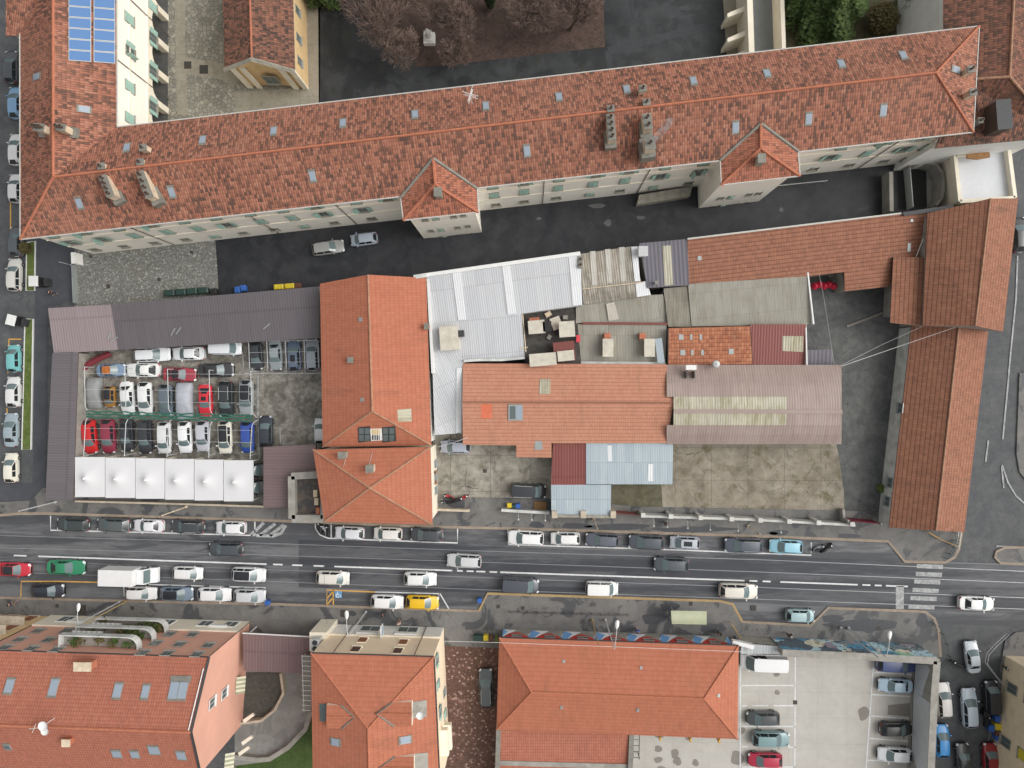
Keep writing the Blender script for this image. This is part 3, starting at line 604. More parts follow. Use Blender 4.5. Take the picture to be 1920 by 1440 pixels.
for fc, pts in ((FN, [(380, 263), (513, 246), (643, 231), (778, 215), (911, 199), (1048, 182), (1175, 168), (1300, 152), (1438, 138), (1577, 120), (1693, 104), (238, 277)]), (FS, [(149, 381), (322, 360), (586, 330), (988, 283), (1379, 239), (1516, 223), (1656, 207)]), (FE, [(1792, 131)]), (FWW, [(69, 144)]), (FWE, [(158, 205)])):
    for x, y in pts: roof_window(SCH, x, y, fc)
ang = math.atan2((V[8] - V[7]).y, (V[8] - V[7]).x)
def stack(pts, zt, w, npots, label=None):               # masonry chimney stack running up the slope
    a, c = P(*pts[0], zt), P(*pts[1], zt); L = (c - a).length; m = (a + c) / 2; rz = math.atan2((c - a).y, (c - a).x)
    k = MB(); k.box((m.x, m.y, zt - 2.2), (L + .9, w + .5, 1.6), rz, mi=1); k.box((m.x, m.y, zt - .75), (L, w, 1.2), rz); k.box((m.x, m.y, zt + .05), (L + .1, w + .1, .1), rz, mi=1)
    ob = k.build('chimney', [CHIMB, LEAD], SCH)
    for i in range(npots):
        t = (i + .5) / npots; l = a.lerp(c, t)
        inst('chimney_pot', shared('pot2', lambda: (lambda qq: (qq.lathe((0, 0, 0), [(.13, 0), (.13, .5), (.2, .5), (.2, .58), (.1, .58), (.1, .1)], 10), mesh_of(qq, COPPER))[1])(MB())), ob, (l.x, l.y, zt + .1))
stack(((192, 330), (208, 368)), 16.3, .8, 4); stack(((262, 322), (281, 370)), 16.3, .8, 4); stack(((1144, 215), (1148, 262)), 16.4, .8, 4); stack(((1212, 214), (1216, 242)), 16.6, .9, 2); stack(((1217, 258), (1220, 280)), 17., 1.1, 1); stack(((64, 238), (82, 240)), 16.6, .8, 4); stack(((106, 238), (122, 240)), 16.6, .7, 2)
for x, y in ((190, 312), (263, 304), (268, 277), (1205, 166), (1212, 192), (1145, 204), (1820, 130), (1824, 173)): chimney(SCH, x, y, 16 if x < 1800 else 15.2, .7, .6, 1.6, ang, pots=1)
for c in range(2):                                       # solar panels on the wing
    for r in range(7):
        x0, x1 = (129, 171) if c == 0 else (176, 216); y0 = -28 + r * 20.4 + c * 3
        ob = roof_panel(SCH, 'solar_panel', [(x0, y0), (x1, y0 + 3), (x1, y0 + 22.6), (x0, y0 + 19.6)], FWE, FRAME, .16, .06)
        roof_panel(ob, 'solar_glass', [(x0 + .9, y0 + 1), (x1 - .9, y0 + 4), (x1 - .9, y0 + 21.6), (x0 + .9, y0 + 18.6)], FWE, SOLAR, .18, .03)
# small projecting roof at the north-west corner
roofed('', '', '', [(11, -80, 15.), (11, 67, 13.), (38, 67, 13.), (66, 8, 14.1), (66, -80, 15.3)], [(0, 1, 2, 3, 4)], OLD, CREAM, .4, parent=SCH, rname='porch_roof')
b = MB(); c = P(883, 182, 16.5); b.tube([(c.x, c.y, 14.6), (c.x, c.y, 17.5)], .04)
for k, (z, L) in enumerate(((17.4, .9), (17.0, .6), (16.6, .8))): b.tube([(c.x - L, c.y + .3 * L, z), (c.x + L, c.y - .3 * L, z)], .03); b.tube([(c.x - .3 * L, c.y - L, z + .05), (c.x + .3 * L, c.y + L, z + .05)], .03)
b.build('roof_antenna', WHITEM, SCH)
# entrance canopy, stair and basement railing along the south wall
w0 = P(1192, 388); w1 = P(1290, 372); b = MB(); b.prism([w0, w1, w1 + Vector((.3, 1.3, 0)), w0 + Vector((.3, 1.3, 0))], 0, 1.2); b.build('entrance_ramp', STONE, SCH)
b = MB(); a, c = P(1455, 352), P(1545, 343)
for k in range(18): p_ = a.lerp(c, k / 17); b.tube([(p_.x, p_.y, 0), (p_.x, p_.y, 1.1)], .04, 4)
b.tube([a + Vector((0, 0, 1.1)), c + Vector((0, 0, 1.1))], .05, 4); b.build('basement_railing', GALV, SCH)
# ---------------------------------------------------------------- east wing roof beyond the hip
root, V, fp, zl = roofed('east_corner_building', 'dark weathered tile roofed building at the top right corner behind the hip end', 'building',
    [(1768, -80, 11.4), (1905, -80, 13.9), (1990, -80, 12), (1893, 144, 13.6), (1990, 256, 10.8), (1752, 278, 10.8), (1800, 150, 12.2), (1768, 100, 11.4)],
    [(0, 7, 6, 3, 1), (1, 3, 4, 2), (6, 5, 4, 3)], OLDD, WHITEW, .5, ridges=[(1, 3), (3, 6), (3, 4)], rgm=RIDGEB, rr=.16)
f = [V[i] for i in (6, 5, 4, 3)]; c = P(1880, 216, 13.2)
b = MB(); b.box((c.x, c.y, 12.2), (1.5, 3.2, 2.4), rad(4)); b.box((c.x, c.y, 13.45), (1.7, 3.4, .12), rad(4), mi=1); b.build('chimney', [COPPER, DARKM], root)
chimney(root, 1838, 226, 12.4, .5, .5, 1.6, m=ZINC, pots=1)
wall_windows(root, fp[5], fp[4], [(1790, 295), (1850, 288)], 1.1, 1.6, ('half', 'closed'))
# white roof terrace and curved ramp wall below it
t = thing('roof_terrace', 'white tiled flat terrace with cream parapets at the right end of the driveway', 'terrace', P(1840, 330))
tp = [(1788, 292), (1888, 278), (1900, 372), (1797, 379)]
part_prism(t, 'wall', px(tp, 4.2), 0, 4.2, CREAM2, bottom=False); 
b = MB(); b.face(px([tp[3], tp[2], tp[1], tp[0]], 4.22)); b.build('floor', WTILE, t)
for i in range(4):
    b = MB(); ribbon(b, px([tp[i], tp[(i + 1) % 4]], 4.6), .45, 4.205, 5.0); b.build('parapet', CREAM2, t)
b = MB(); c = P(1836, 292, 6); b.prism([P(1815, 288, 6), P(1856, 284, 6), P(1858, 294, 6), P(1836, 298, 6), P(1815, 296, 6)], 5.6, 5.9); b.build('awning', WOOD, t)
t = thing('ramp_wall', 'curved concrete wall around the black ramp opening by the white terrace', 'wall', P(1745, 350))
b = MB(); ribbon(b, px([(1704, 308), (1735, 303), (1757, 308), (1768, 325), (1770, 350), (1766, 372), (1755, 385)], 2.4), .35, 0, 2.4); b.build('curved_wall', GREYW, t)
b = MB(); ribbon(b, px([(1671, 322), (1672, 396)], 2.), .5, 0, 2.); b.build('side_wall', GREYW, t)
b = MB(); ribbon(b, px([(1702, 316), (1708, 390)], 1.), .08, 0, 1.6); b.build('railing', GALV, t)
b = MB(); b.face([P(x, y, .015) for x, y in ((1684, 392), (1738, 386), (1735, 315), (1682, 322))]); b.build('ramp_floor', DARKG, t)  # flat sheet with the darkness of the ramp opening painted on
b = MB(); b.face([P(x, y, .02) for x, y in ((1738, 386), (1762, 384), (1768, 345), (1757, 316), (1737, 312))]); b.build('landing', GREYW, t)
# ---------------------------------------------------------------- chapel and school yard walls
root, V, fp, zl = roofed('chapel', 'small chapel with brown tile roof and ochre gable front beside the crazy paving', 'church', [(415, -90, 6.6), (421, 128, 6.6), (472, 108, 8.6), (553, 131, 6.6), (547, -90, 6.6), (466, -90, 8.6)], [(0, 1, 2, 5), (5, 2, 3, 4)], OLDD, OCHRE, .35, ridges=[(5, 2)], edge=LEAD)
a, c = fp[1], fp[3]
wv = [i for i in range(len(fp))]
pts = sorted(fp, key=lambda q_: q_.y)[:3]; pts = sorted(pts, key=lambda q_: q_.x); a, c = pts[0], pts[2]; o = out_of(a, c); L = (c - a).length; dd = (c - a).normalized()
for t_ in (.04, .2, .8, .96): p_ = a + dd * (L * t_) + o * .06; b = MB(); b.box((p_.x, p_.y, 3.1), (.7, .24, 6.2), math.atan2(dd.y, dd.x)); b.build('pilaster', CREAM2, root)
a, c = Vector((a.x, a.y, 0)), Vector((c.x, c.y, 0)); window(root, (a + c) / 2 + Vector((0, 0, 2.6)) + o * .03, o, 1.8, 2.2, 'none', STONE)
b = MB()
V2 = [V[1] + Vector((0, -.25, .1)), V[2] + Vector((0, -.25, .1)), V[3] + Vector((0, -.25, .1))]
for i in (0, 1): b.tube([V2[i], V2[i + 1]], .28, 4)
b.build('cornice', STONE, root)
e = sorted(fp, key=lambda q_: -q_.x)[:2]; wall_windows(root, e[0], e[1], [(557, 20), (559, 72), (561, 115)], .9, 1.6, ('none',), ZINC)
t = thing('buttressed_wall', 'cream wall with slanting buttresses and a narrow coping beyond the long roof', 'wall', P(1400, 50))
b = MB(); ribbon(b, px([(1404, -60), (1410, 110)], 4.5), .7, 0, 4.5); b.build('wall', CREAM2, t)
for y in (8, 55, 92):
    b = MB(); a = P(1406, y, 4.); b.prism([a + Vector((0, -.3, 0)), a + Vector((-2.6, -1.2, 0)), a + Vector((-2.6, -.7, 0)), a + Vector((0, .4, 0))], 0, 3.2); b.build('buttress', CREAM2, t)
def wall_run(name, label, cat, pts, z, w, m, z0=0, top=None, group=None):
    b = MB(); ribbon(b, px(pts, z), w, z0, z); o = b.build(name, m); return tag(o, label, cat, group)
wall_run('garden_wall', 'cream boundary wall between the grey court and the conifer garden', 'wall', [(1465, -60), (1470, 95)], 3., .5, CREAM2)
root, V, fp, zl = roofed('white_house', 'plain white house wall beside the palm under the dark tile roof', 'house', [(1738, -60, 7), (1775, -60, 7), (1775, 48, 7), (1738, 54, 7)], [(0, 1, 2, 3)], GREYC, WHITEW, .05)
# ---------------------------------------------------------------- west car-lot sheds
root, V, fp, zl = roofed('long_grey_shed', 'long low shed with ribbed grey roof, mauve at its left end, beside the cobbled court', 'shed', [(90, 578, 3.7), (208, 571, 3.7), (598, 537, 3.7), (597, 634, 2.9), (221, 656, 2.9), (101, 663, 2.9)], [((0, 5, 4, 1), 1), ((1, 4, 3, 2), 0)], [GREYC, MAUVEC], GREYW, .25)
f = [V[i] for i in (0, 5, 4, 1)]
b = MB()
for x, y in ((205, 630), (215, 636), (325, 622), (335, 620), (500, 612)): q = on_face(x, y, [V[1], V[4], V[3], V[2]], .05); b.box(q, (1.1, .12, .1), random.random() * 2)
b.build('roof_debris', ZINC, root)
roofed('side_grey_shed', 'narrow low shed with ribbed dark grey roof along the left pavement', 'shed', [(98, 662, 3.4), (147, 659, 2.8), (137, 937, 2.8), (85, 938, 3.4)], [(0, 3, 2, 1)], GREYC, GREYW, .2)
root, V, fp, zl = roofed('brown_roof_annex', 'small annex with ribbed brown metal roof joined to the pyramid roofed house', 'shed', [(494, 838, 3.4), (592, 833, 3.8), (592, 894, 3.8), (546, 894, 3.6), (546, 951, 3.6), (494, 952, 3.4)], [(0, 5, 4, 3, 2, 1)], BROWNC, GREYW, .2, dirs=((494, 900), (592, 900)))
t = thing('roof_patio', 'sunken roof patio with stone parapets and dark wet floor beside the pyramid roof', 'terrace', P(575, 930))
o_ = [(546, 893), (604, 890), (605, 973), (547, 973)]; part_prism(t, 'wall', px(o_, 4.6), 0, 3.9, GREYW, bottom=False)
b = MB(); b.face(px([(547, 973), (605, 973), (604, 890), (546, 893)], 3.93)); b.build('floor', groundmat('wet_patio_floor', lin(72, 72, 72), lin(112, 98, 86), .6, lin(56, 60, 66), .8, lo=.48), t)
for i, w_ in ((0, .8), (1, .5), (2, .9), (3, .8)):
    b = MB(); ribbon(b, px(inset_px := [o_[i], o_[(i + 1) % 4]], 4.9), w_ * 1.1, 3.9, 4.9); b.build('parapet', GREYW, t)
for x, y, m in ((592, 925, CHIMB), (594, 940, CHIMB), (597, 958, TERRA)): b = MB(); b.box(P(x, y, 4.2), (.5, .9, .5)); b.build('planter', m, t)
# ---------------------------------------------------------------- big orange house and pyramid roof
root, V, fp, zl = roofed('large_orange_house', 'large house with plain orange tiles and attic windows in its hip, beside the car lot', 'house', [(600, 532, 6.), (690, 515, 8.2), (799, 521, 6.), (809, 835, 6.), (605, 838, 6.), (698, 771, 8.3)], [(0, 4, 5, 1), (1, 5, 3, 2), (4, 3, 5)], ORG, WHITEW, .3, ridges=[(1, 5), (5, 4), (5, 3)], rgm=RIDGEB)
f = [V[4], V[3], V[5]]
for x0, x1 in ((672, 694), (717, 741)):
    ob = roof_panel(root, 'attic_window', [(x0, 801), (x1, 799), (x1 + 2, 826), (x0 + 1, 829)], f, DARKM, .12, .12)
    for k in range(2):
        for r in range(2): xa = x0 + 1.5 + k * (x1 - x0) / 2; ya = 802 + r * 13; roof_panel(ob, 'pane', [(xa, ya), (xa + 9, ya), (xa + 9, ya + 11), (xa, ya + 11)], f, GLASS, .135, .012)
ob = roof_panel(root, 'attic_opening', [(693, 804), (716, 803), (717, 825), (695, 826)], f, WHITEM, .1, .1)
roof_panel(ob, 'blind', [(698, 804.5), (712, 804), (712, 814), (698, 814)], f, plain('yellow_blind', lin(206, 176, 104), .8), .12, .015); roof_panel(ob, 'opening', [(698, 815), (712, 815), (712, 824), (698, 824)], f, DARKG, .12, .015)
for k in range(3): roof_panel(ob, 'mullion', [(701 + 4 * k, 804.5), (702.3 + 4 * k, 804.5), (702.3 + 4 * k, 824), (701 + 4 * k, 824)], f, WHITEM, .14, .02)
fr = [V[1], V[5], V[3], V[2]]; fl = [V[0], V[4], V[5], V[1]]
roof_panel(root, 'tile_skylight', [(745, 768), (771, 766), (772, 790), (746, 791)], fr, TRANS, .05, .05)
roof_panel(root, 'vent_tile', [(672, 595), (679, 595), (679, 603), (673, 603)], fl, ZINC, .06, .06); roof_panel(root, 'vent_tile', [(676, 746), (682, 746), (682, 753), (676, 753)], fl, ZINC, .06, .06)
chimney(root, 657, 675, 7.8, .6, .6, 1., pots=0, m=COPPER); chimney(root, 800, 612, 6.9, .5, .6, 1., pots=0, m=TERRA)
b = MB(); ribbon(b, px([(776, 520), (800, 516)], 6.2), .5, 5, 6.4); b.build('parapet', DIRTW, root)
root, V, fp, zl = roofed('pyramid_roof_house', 'square house with four sided orange tile roof at the street edge', 'house', [(587, 843, 7.5), (807, 838, 7.5), (811, 984, 7.5), (608, 978, 7.5), (693, 915, 9.6)], [(0, 3, 4), (3, 2, 4), (2, 1, 4), (1, 0, 4)], ORG, CREAM2, .3, ridges=[(4, i) for i in range(4)], rgm=RIDGEB)
chimney(root, 641, 854, 9.2, .8, .7, 1.4, pots=0, m=STONE); chimney(root, 693, 879, 10.2, .8, .8, 1.3, pots=0, m=CHIMB)
e = [fp[i] for i in range(4)]; e = sorted(fp, key=lambda q_: -q_.x)[:2]; wall_windows(root, e[0], e[1], [(815, 870), (815, 895), (816, 920)], .9, 1.3, ('none', 'open', 'none'), ZINC, SHUTB)
cb = MB(); cb.tube([P(648, 862, 8.6), P(636, 900, 8.2), P(636, 952, 7.8), P(646, 966, 7.7)], .03, 4); cb.build('cable', GUTT, root)
cb = MB(); cb.tube([P(698, 848, 7.8), P(688, 885, 8.8), P(686, 900, 9.)], .03, 4); cb.build('cable', GUTT, root)
# ---------------------------------------------------------------- white corrugated sheds
a = [(800, 516, 5.4), (1088, 476, 5.4), (1092, 572, 4.8), (978, 588, 4.8), (808, 607, 4.8), (984, 672, 4.2), (870, 677, 4.2), (866, 812, 3.6), (815, 816, 3.6)]
root, V, fp, zl = roofed('white_corrugated_shed', 'L shaped workshop under white corrugated sheets with brighter strips', 'shed', a, [(0, 4, 3, 2, 1), (4, 6, 5, 3), (4, 8, 7, 6)], WHITEC, DIRTW, .15, edge=GALV)
f1 = [V[i] for i in (0, 4, 3, 2, 1)]; f2_ = [V[i] for i in (4, 6, 5, 3)]; f3 = [V[i] for i in (4, 8, 7, 6)]
for pl, f in (([(848, 510), (864, 508), (874, 599), (859, 600.5)], f1), ([(941, 497), (956, 495), (968, 588), (952, 590)], f1), ([(1066, 480), (1088, 477.5), (1091, 571), (1074, 573)], f1), ([(856, 690), (866, 690), (864, 811), (855, 811)], f3)): roof_panel(root, 'bright_sheet_strip', pl, f, BRIGHTC, .06, .06)
b = MB(); ribbon(b, px([(797, 516), (1088, 475)], 5.5), .45, 5.2, 5.62); b.build('parapet', WHITEM, root)
b = MB(); ribbon(b, px([(803, 522), (812, 700)], 5.1), .35, 4.3, 5.35); b.build('parapet', WHITEM, root)
c = P(842, 634, 5.8); b = MB(); b.box((c.x, c.y, 5.), (2.2, 2.9, 1.6), rad(4)); b.box((c.x, c.y, 5.85), (2.35, 3.05, .1), rad(4), mi=1); b.box((c.x + 1.5, c.y + .6, 5.3), (.7, .8, .9), rad(4), mi=2); b.build('roof_cabin', [CHIMB, PALES, DARKM], root)
b = MB(); ribbon(b, px([(870, 677), (900, 675), (940, 675), (984, 671)], 4.4), .3, 4.2, 4.75); b.build('parapet', DIRTW, root)
t = thing('rooftop_pit', 'dark flat roof crowded with pale slab covered chimneys between the white and grey sheets', 'roof', P(1030, 630))
part_prism(t, 'wall', px([(978, 590), (1080, 573), (1090, 684), (985, 686)], 3.3), 0, 3.3, GREYW, bottom=False)
b = MB(); b.face(px([(985, 686), (1090, 684), (1080, 573), (978, 590)], 3.32)); b.build('roof', groundmat('dirty_roofing_felt', lin(58, 56, 54), lin(84, 80, 76), .6, lin(44, 44, 44), .8), t)
for x, y, w_, l_, zt, rz, m, cm in ((1006, 613, 2.1, 1.7, 5., .08, CHIMB, PALES), (1026, 612, 1.1, 1.3, 5., .08, TERRA, DARKG), (1063, 617, 2., 2., 4.9, .06, TERRA, PALES), (1043, 606, 1.3, 1.6, 3.7, .35, GREYW, PALES), (1018, 674, 3.4, 1.6, 5.2, .08, GREYW, PALES), (1058, 659, 2.7, 2.5, 4.6, .1, REDC, REDC), (1061, 667, 2.1, 1.3, 4.9, .1, REDC, PALES), (1002, 599, 1.3, .5, 4., .1, TERRA, TERRA), (1060, 595, .6, .5, 3.8, 0, FIBRE, FIBRE), (1028, 589, .8, .6, 3.6, .5, CHIMB, CHIMB), (1030, 632, .6, .5, 3.6, 1, FIBRE, FIBRE)):
    c = P(x, y, zt); b = MB(); b.box((c.x, c.y, (zt + 3.32) / 2 - .06), (w_ * .8, l_ * .8, zt - 3.32 - .12), rz); b.box((c.x, c.y, zt - .06), (w_, l_, .12), rz, mi=1); b.build('slab_covered_chimney', [m, cm], t)
b = MB(); b.tube([P(980, 590, 4.2), P(986, 660, 4.2)], .07); b.tube([P(975, 653, 4.4), P(990, 651, 4.4)], .06); b.build('pipe', CHIMB, t)
root, pl = mono('stained_corrugated_shed', 'shed under rust stained beige corrugated sheets beside the white roof', 'shed', [(1088, 476), (1184, 462), (1210, 556), (1094, 571)], [(1088, 476, 4.7), (1184, 462, 4.7), (1100, 568, 3.9)], OLDC, DIRTW, over=.15)
for x in (1106, 1134, 1160): roof_panel(root, 'pale_sheet', [(x, 474 - .14 * (x - 1088)), (x + 10, 473 - .14 * (x - 1088)), (x + 14, 536 - .13 * (x - 1088)), (x + 4, 537 - .13 * (x - 1088))], pl, corrug('pale_dirty_sheet', lin(186, 182, 174), lin(196, 192, 184), .3, .8, 1.1, 3.3, .7, lin(120, 112, 100), .45), .05, .05)
b = MB(); b.tube([on_face(1092, 542, pl, .2), on_face(1206, 529, pl, .2)], .07); b.build('pipe', CHIMB, root); b = MB()
roof_panel(root, 'bright_sheet_strip', [(1183, 463), (1195, 462), (1200, 527), (1190, 528)], pl, BRIGHTC, .12, .1); roof_panel(root, 'bright_sheet_strip', [(1191, 530), (1212, 527), (1220, 553), (1194, 557)], pl, BRIGHTC, .12, .1)
chimney(root, 1088, 492, 5.4, .5, 1.4, .9, pots=2, m=WHITEM)
root, pl = mono('purple_ribbed_shed', 'shed with purple grey ribbed metal roof and one pale strip by the driveway', 'shed', [(1199, 456), (1289, 448), (1292, 535), (1214, 540)], [(1199, 456, 4.9), (1289, 448, 4.9), (1292, 535, 4.3)], SLATEC, GREYW, over=.15)
roof_panel(root, 'translucent_strip', [(1242, 461), (1258, 460), (1262, 534), (1246, 536)], pl, TRANS, .05, .05)
chimney(root, 1206, 471, 5.9, 1., 1.1, 1., pots=0, m=WHITEM, capm=GALV); chimney(root, 1231, 530, 5., .3, .3, .6, pots=0, m=WHITEM)
root, pl = mono('long_brown_tile_shed', 'long low building with brown tile roof stepping along the driveway', 'building', [(1289, 449), (1740, 396), (1738, 482), (1672, 482), (1670, 537), (1584, 546), (1583, 510), (1515, 518), (1292, 532)], [(1289, 449, 5.), (1740, 396, 5.), (1292, 532, 4.1)], RUST, GREYW, over=.2)
roof_panel(root, 'tile_skylight', [(1308, 480), (1315, 480), (1315, 488), (1308, 488)], pl, ZINC, .06, .06); roof_panel(root, 'tile_skylight', [(1702, 456), (1708, 456), (1707, 472), (1701, 472)], pl, ZINC, .06, .06); roof_panel(root, 'tile_skylight', [(1707, 411), (1712, 411), (1712, 416), (1707, 416)], pl, ZINC, .06, .06)
b = MB(); ribbon(b, px([(1289, 448), (1690, 400)], 5.05), .2, 4.8, 5.12); b.build('gutter', GUTT, root); b = MB(); b.tube([on_face(1730, 444, pl, .3), on_face(1715, 482, pl, .3)], .07); b.build('pipe', WHITEM, root)
root, V, fp, zl = roofed('tall_brown_gable_building', 'tall gabled building with brown tile roof beside the right street', 'building', [(1739, 400, 6.), (1857, 372, 8.6), (1909, 372, 6.), (1881, 622, 6.), (1829, 611, 8.6), (1730, 611, 6.)], [(0, 5, 4, 1), (1, 4, 3, 2)], RUST, GREYW, .25, ridges=[(1, 4)], rgm=RIDGEB)
mono('brown_tile_lean_to', 'lean-to with striped brown tiles against the tall brown gable', 'shed', [(1675, 482), (1746, 482), (1731, 611), (1669, 605)], [(1675, 482, 4.6), (1746, 482, 5.4), (1669, 605, 4.6)], RUST, GREYW, over=1.3)
mono('felt_strip_roof', 'narrow dark felt roof below the white terrace', 'roof', [(1693, 398), (1752, 389), (1788, 384), (1790, 392), (1745, 398), (1695, 405)], [(1693, 398, 5.3), (1788, 384, 5.5), (1695, 405, 5.3)], DARKM, GREYW, over=.1)
root, V, fp, zl = roofed('long_orange_gable_building', 'long narrow gabled building with worn orange tiles along the right street', 'building', [(1709, 611, 3.2), (1798, 611, 5.6), (1853, 620, 3.2), (1808, 998, 3.2), (1755, 995, 5.6), (1667, 989, 3.2)], [(0, 5, 4, 1), (1, 4, 3, 2)], RUST, DIRTW, .1, ridges=[(1, 4)], rgm=RIDGEB)
w_ = sorted(fp, key=lambda q_: q_.x)[:2]; wl = [fp[i] for i in range(len(fp))]
aa, bb = inset(px([(1709, 611), (1667, 989), (1808, 998), (1853, 620)], 3.2), .1)[:2]
for x, y in ((1689, 765), (1669, 905), (1664, 940)): window(root, on_wall(x, y, aa, bb) + out_of(aa, bb) * .02, out_of(aa, bb), 1.2, 1.2, 'none', ZINC)
# ---------------------------------------------------------------- grey and red sheet roofs in the middle
root, pl = mono('fibre_cement_shed', 'large shed under plain grey fibre cement sheets next to the small yard with red parasols', 'shed', [(1290, 533), (1514, 511), (1525, 608), (1297, 612)], [(1290, 533, 4.), (1514, 511, 4.), (1297, 612, 3.6)], FIBRE, GREYW, over=.15)
b = MB(); ribbon(b, px([(1514, 511), (1525, 608)], 3.9), .18, 3.5, 4.05); b.build('verge_trim', WHITEM, root)
FIB2 = corrug('aged_fibre_cement', lin(134, 130, 118), lin(148, 144, 132), .2, .9, 1.1, 3.2, .6, lin(102, 96, 84), .42)
roofed('olive_fibre_shed', 'square shed roof of darker fibre cement between the purple roof and the pale grey one', 'shed', [(1244, 541, 3.8), (1291, 536, 3.8), (1297, 613, 3.5), (1253, 613, 3.5)], [(0, 3, 2, 1)], FIB2, GREYW, .1)
root, pl = mono('patched_fibre_shed', 'low patched fibre cement roof with a loose tilted sheet and red flashing', 'shed', [(1080, 573), (1222, 553), (1243, 552), (1253, 606), (1080, 606)], [(1093, 571, 3.7), (1222, 553, 3.7), (1095, 606, 3.3)], FIBRE, GREYW, over=.1)
roof_panel(root, 'loose_sheet', [(1136, 570), (1152, 566), (1160, 598), (1141, 602)], pl, corrug('pale_loose_sheet', lin(190, 184, 174), lin(196, 190, 180), .2, .9, 1., 3, .5, lin(150, 120, 100), .5), .15, .05)
b = MB(); ribbon(b, px([(1092, 606), (1256, 607)], 3.5), .3, 3.3, 3.5); b.build('red_flashing', REDC, root)
root, pl = mono('chimney_fibre_shed', 'fibre cement shed carrying two pale capped chimneys above the salmon roof', 'shed', [(1079, 608), (1250, 609), (1248, 681), (1086, 682)], [(1079, 608, 3.3), (1250, 609, 3.3), (1086, 682, 2.9)], FIBRE, GREYW, over=.1)
for x, y, cx, cy in ((1140, 652, 1139, 630), (1218, 652, 1205, 630)):
    c = P(x, y, 4.4); b = MB(); b.box((c.x, c.y, 3.6), (1.1, 2., 1.5)); b.box((c.x, c.y, 4.4), (1.35, 2.3, .1), mi=1); c = P(cx, cy, 4.1); b.box((c.x, c.y, 3.6), (.8, .75, 1.), mi=2); b.build('chimney', [CHIMB, PALES, TERRA], root)
b = MB(); c = P(1237, 657, 3.9); b.box(c, (.9, 3.1, .06), .12); b.build('metal_sheet', BLUEC, root); b = MB(); ribbon(b, px([(1086, 680), (1248, 681)], 3.3), .3, 2.8, 3.3); b.build('parapet', DIRTW, root)
b = MB(); c = P(1084, 635, 4); b.box(c, (.5, .9, .4)); b.build('red_cap', plain('red_paint', lin(206, 70, 80), .5), root)
root, pl = mono('mixed_tile_shed', 'small shed with bright orange worn tiles and scattered glass tiles', 'shed', [(1254, 615), (1406, 611), (1411, 683), (1253, 684)], [(1254, 615, 4.4), (1406, 611, 4.4), (1253, 684, 3.8)], SMALLT, GREYW, over=.1)
for x, y in ((1277, 632), (1296, 632), (1314, 632), (1280, 661), (1298, 661), (1317, 661), (1371, 659)): s_ = 4.5 if x in (1277, 1280, 1371) else 2.2; roof_panel(root, 'glass_tile', [(x - s_, y - 5), (x + s_, y - 5), (x + s_, y + 5), (x - s_, y + 5)], pl, ZINC, .05, .05)
root, pl = mono('red_ribbed_shed', 'small shed with dark red ribbed roof and a pale translucent patch', 'shed', [(1407, 608), (1512, 608), (1512, 684), (1412, 684)], [(1407, 608, 4.4), (1512, 608, 4.4), (1412, 684, 3.8)], REDC, GREYW, over=.1)
roof_panel(root, 'translucent_patch', [(1467, 630), (1506, 630), (1506, 660), (1467, 658)], pl, TRANS, .05, .05); b = MB(); ribbon(b, px([(1511, 608), (1513, 684)], 4.3), .15, 3.6, 4.35); b.build('verge_trim', WHITEM, root)
mono('purple_porch', 'tiny purple grey ribbed roof at the corner of the pink hall', 'porch', [(1514, 656), (1560, 655), (1564, 685), (1514, 685)], [(1514, 656, 3.), (1560, 655, 3.), (1514, 685, 2.7)], SLATEC, GREYW, over=.1)
# barrel roofed hall
t = thing('barrel_roof_hall', 'hall under a curved dusty pink metal roof with two mossy translucent strips', 'hall', P(1420, 760))
rowsy = (684, 704, 724, 744, 768, 775, 797, 815, 833); zz = [4., 4.75, 5.25, 5.55, 5.7, 5.7, 5.45, 4.9, 4.1]
b = MB(); xs = (1250, 1263, 1475, 1578)
for i in range(8):
    for j in range(3):
        if j == 0 and i in (3, 4, 5): continue
        y0, y1 = rowsy[i], rowsy[i + 1]; p_ = [P(xs[j], y1, zz[i + 1]), P(xs[j + 1], y1, zz[i + 1]), P(xs[j + 1], y0, zz[i]), P(xs[j], y0, zz[i])]
        b.face(p_, 1 if (j == 1 and i in (3, 5)) else 0, [(v.x, v.y) for v in p_])
e0 = [P(1578, y, z) for y, z in zip(rowsy, zz)]; b.face([Vector((q_.x, q_.y, 3.)) for q_ in (e0[0], e0[-1])] + e0[::-1], 2)
for i in (0, 8): b.face([Vector((P(xs[k], rowsy[i], zz[i]).x, P(xs[k], rowsy[i], zz[i]).y, z)) for k, z in ((0, 3.8), (3, 3.8), (3, zz[i]), (0, zz[i]))], 2)
b.build('roof', [PINKC, TRANS, GREYW], t, smooth=30)
part_prism(t, 'wall', inset(px([(1250, 684), (1578, 685), (1579, 833), (1250, 832)], 4.), .15), 0, 3.9, GREYW, bottom=False)
b = MB(); ribbon(b, px([(1263, 771), (1579, 772)], 5.7), .5, 5.6, 5.8); b.build('ridge_cap', PINKC, t)
b = MB(); c = P(1295, 689, 5.6); b.box(c, (1.3, .6, .7)); b.box((c.x - .5, c.y - .9, 5), (.15, .9, .9), mi=1); b.box((c.x + .5, c.y - .9, 5), (.15, .9, .9), mi=1); b.build('vent_box', [WHITEM, DARKM], t)
b = MB(); b.lathe(P(1339, 683, 4.4), [(.28, 0), (.28, .8), (.5, .9), (.42, 1.2), (.0, 1.35)], 12); b.build('vent_cowl', GALV, t)
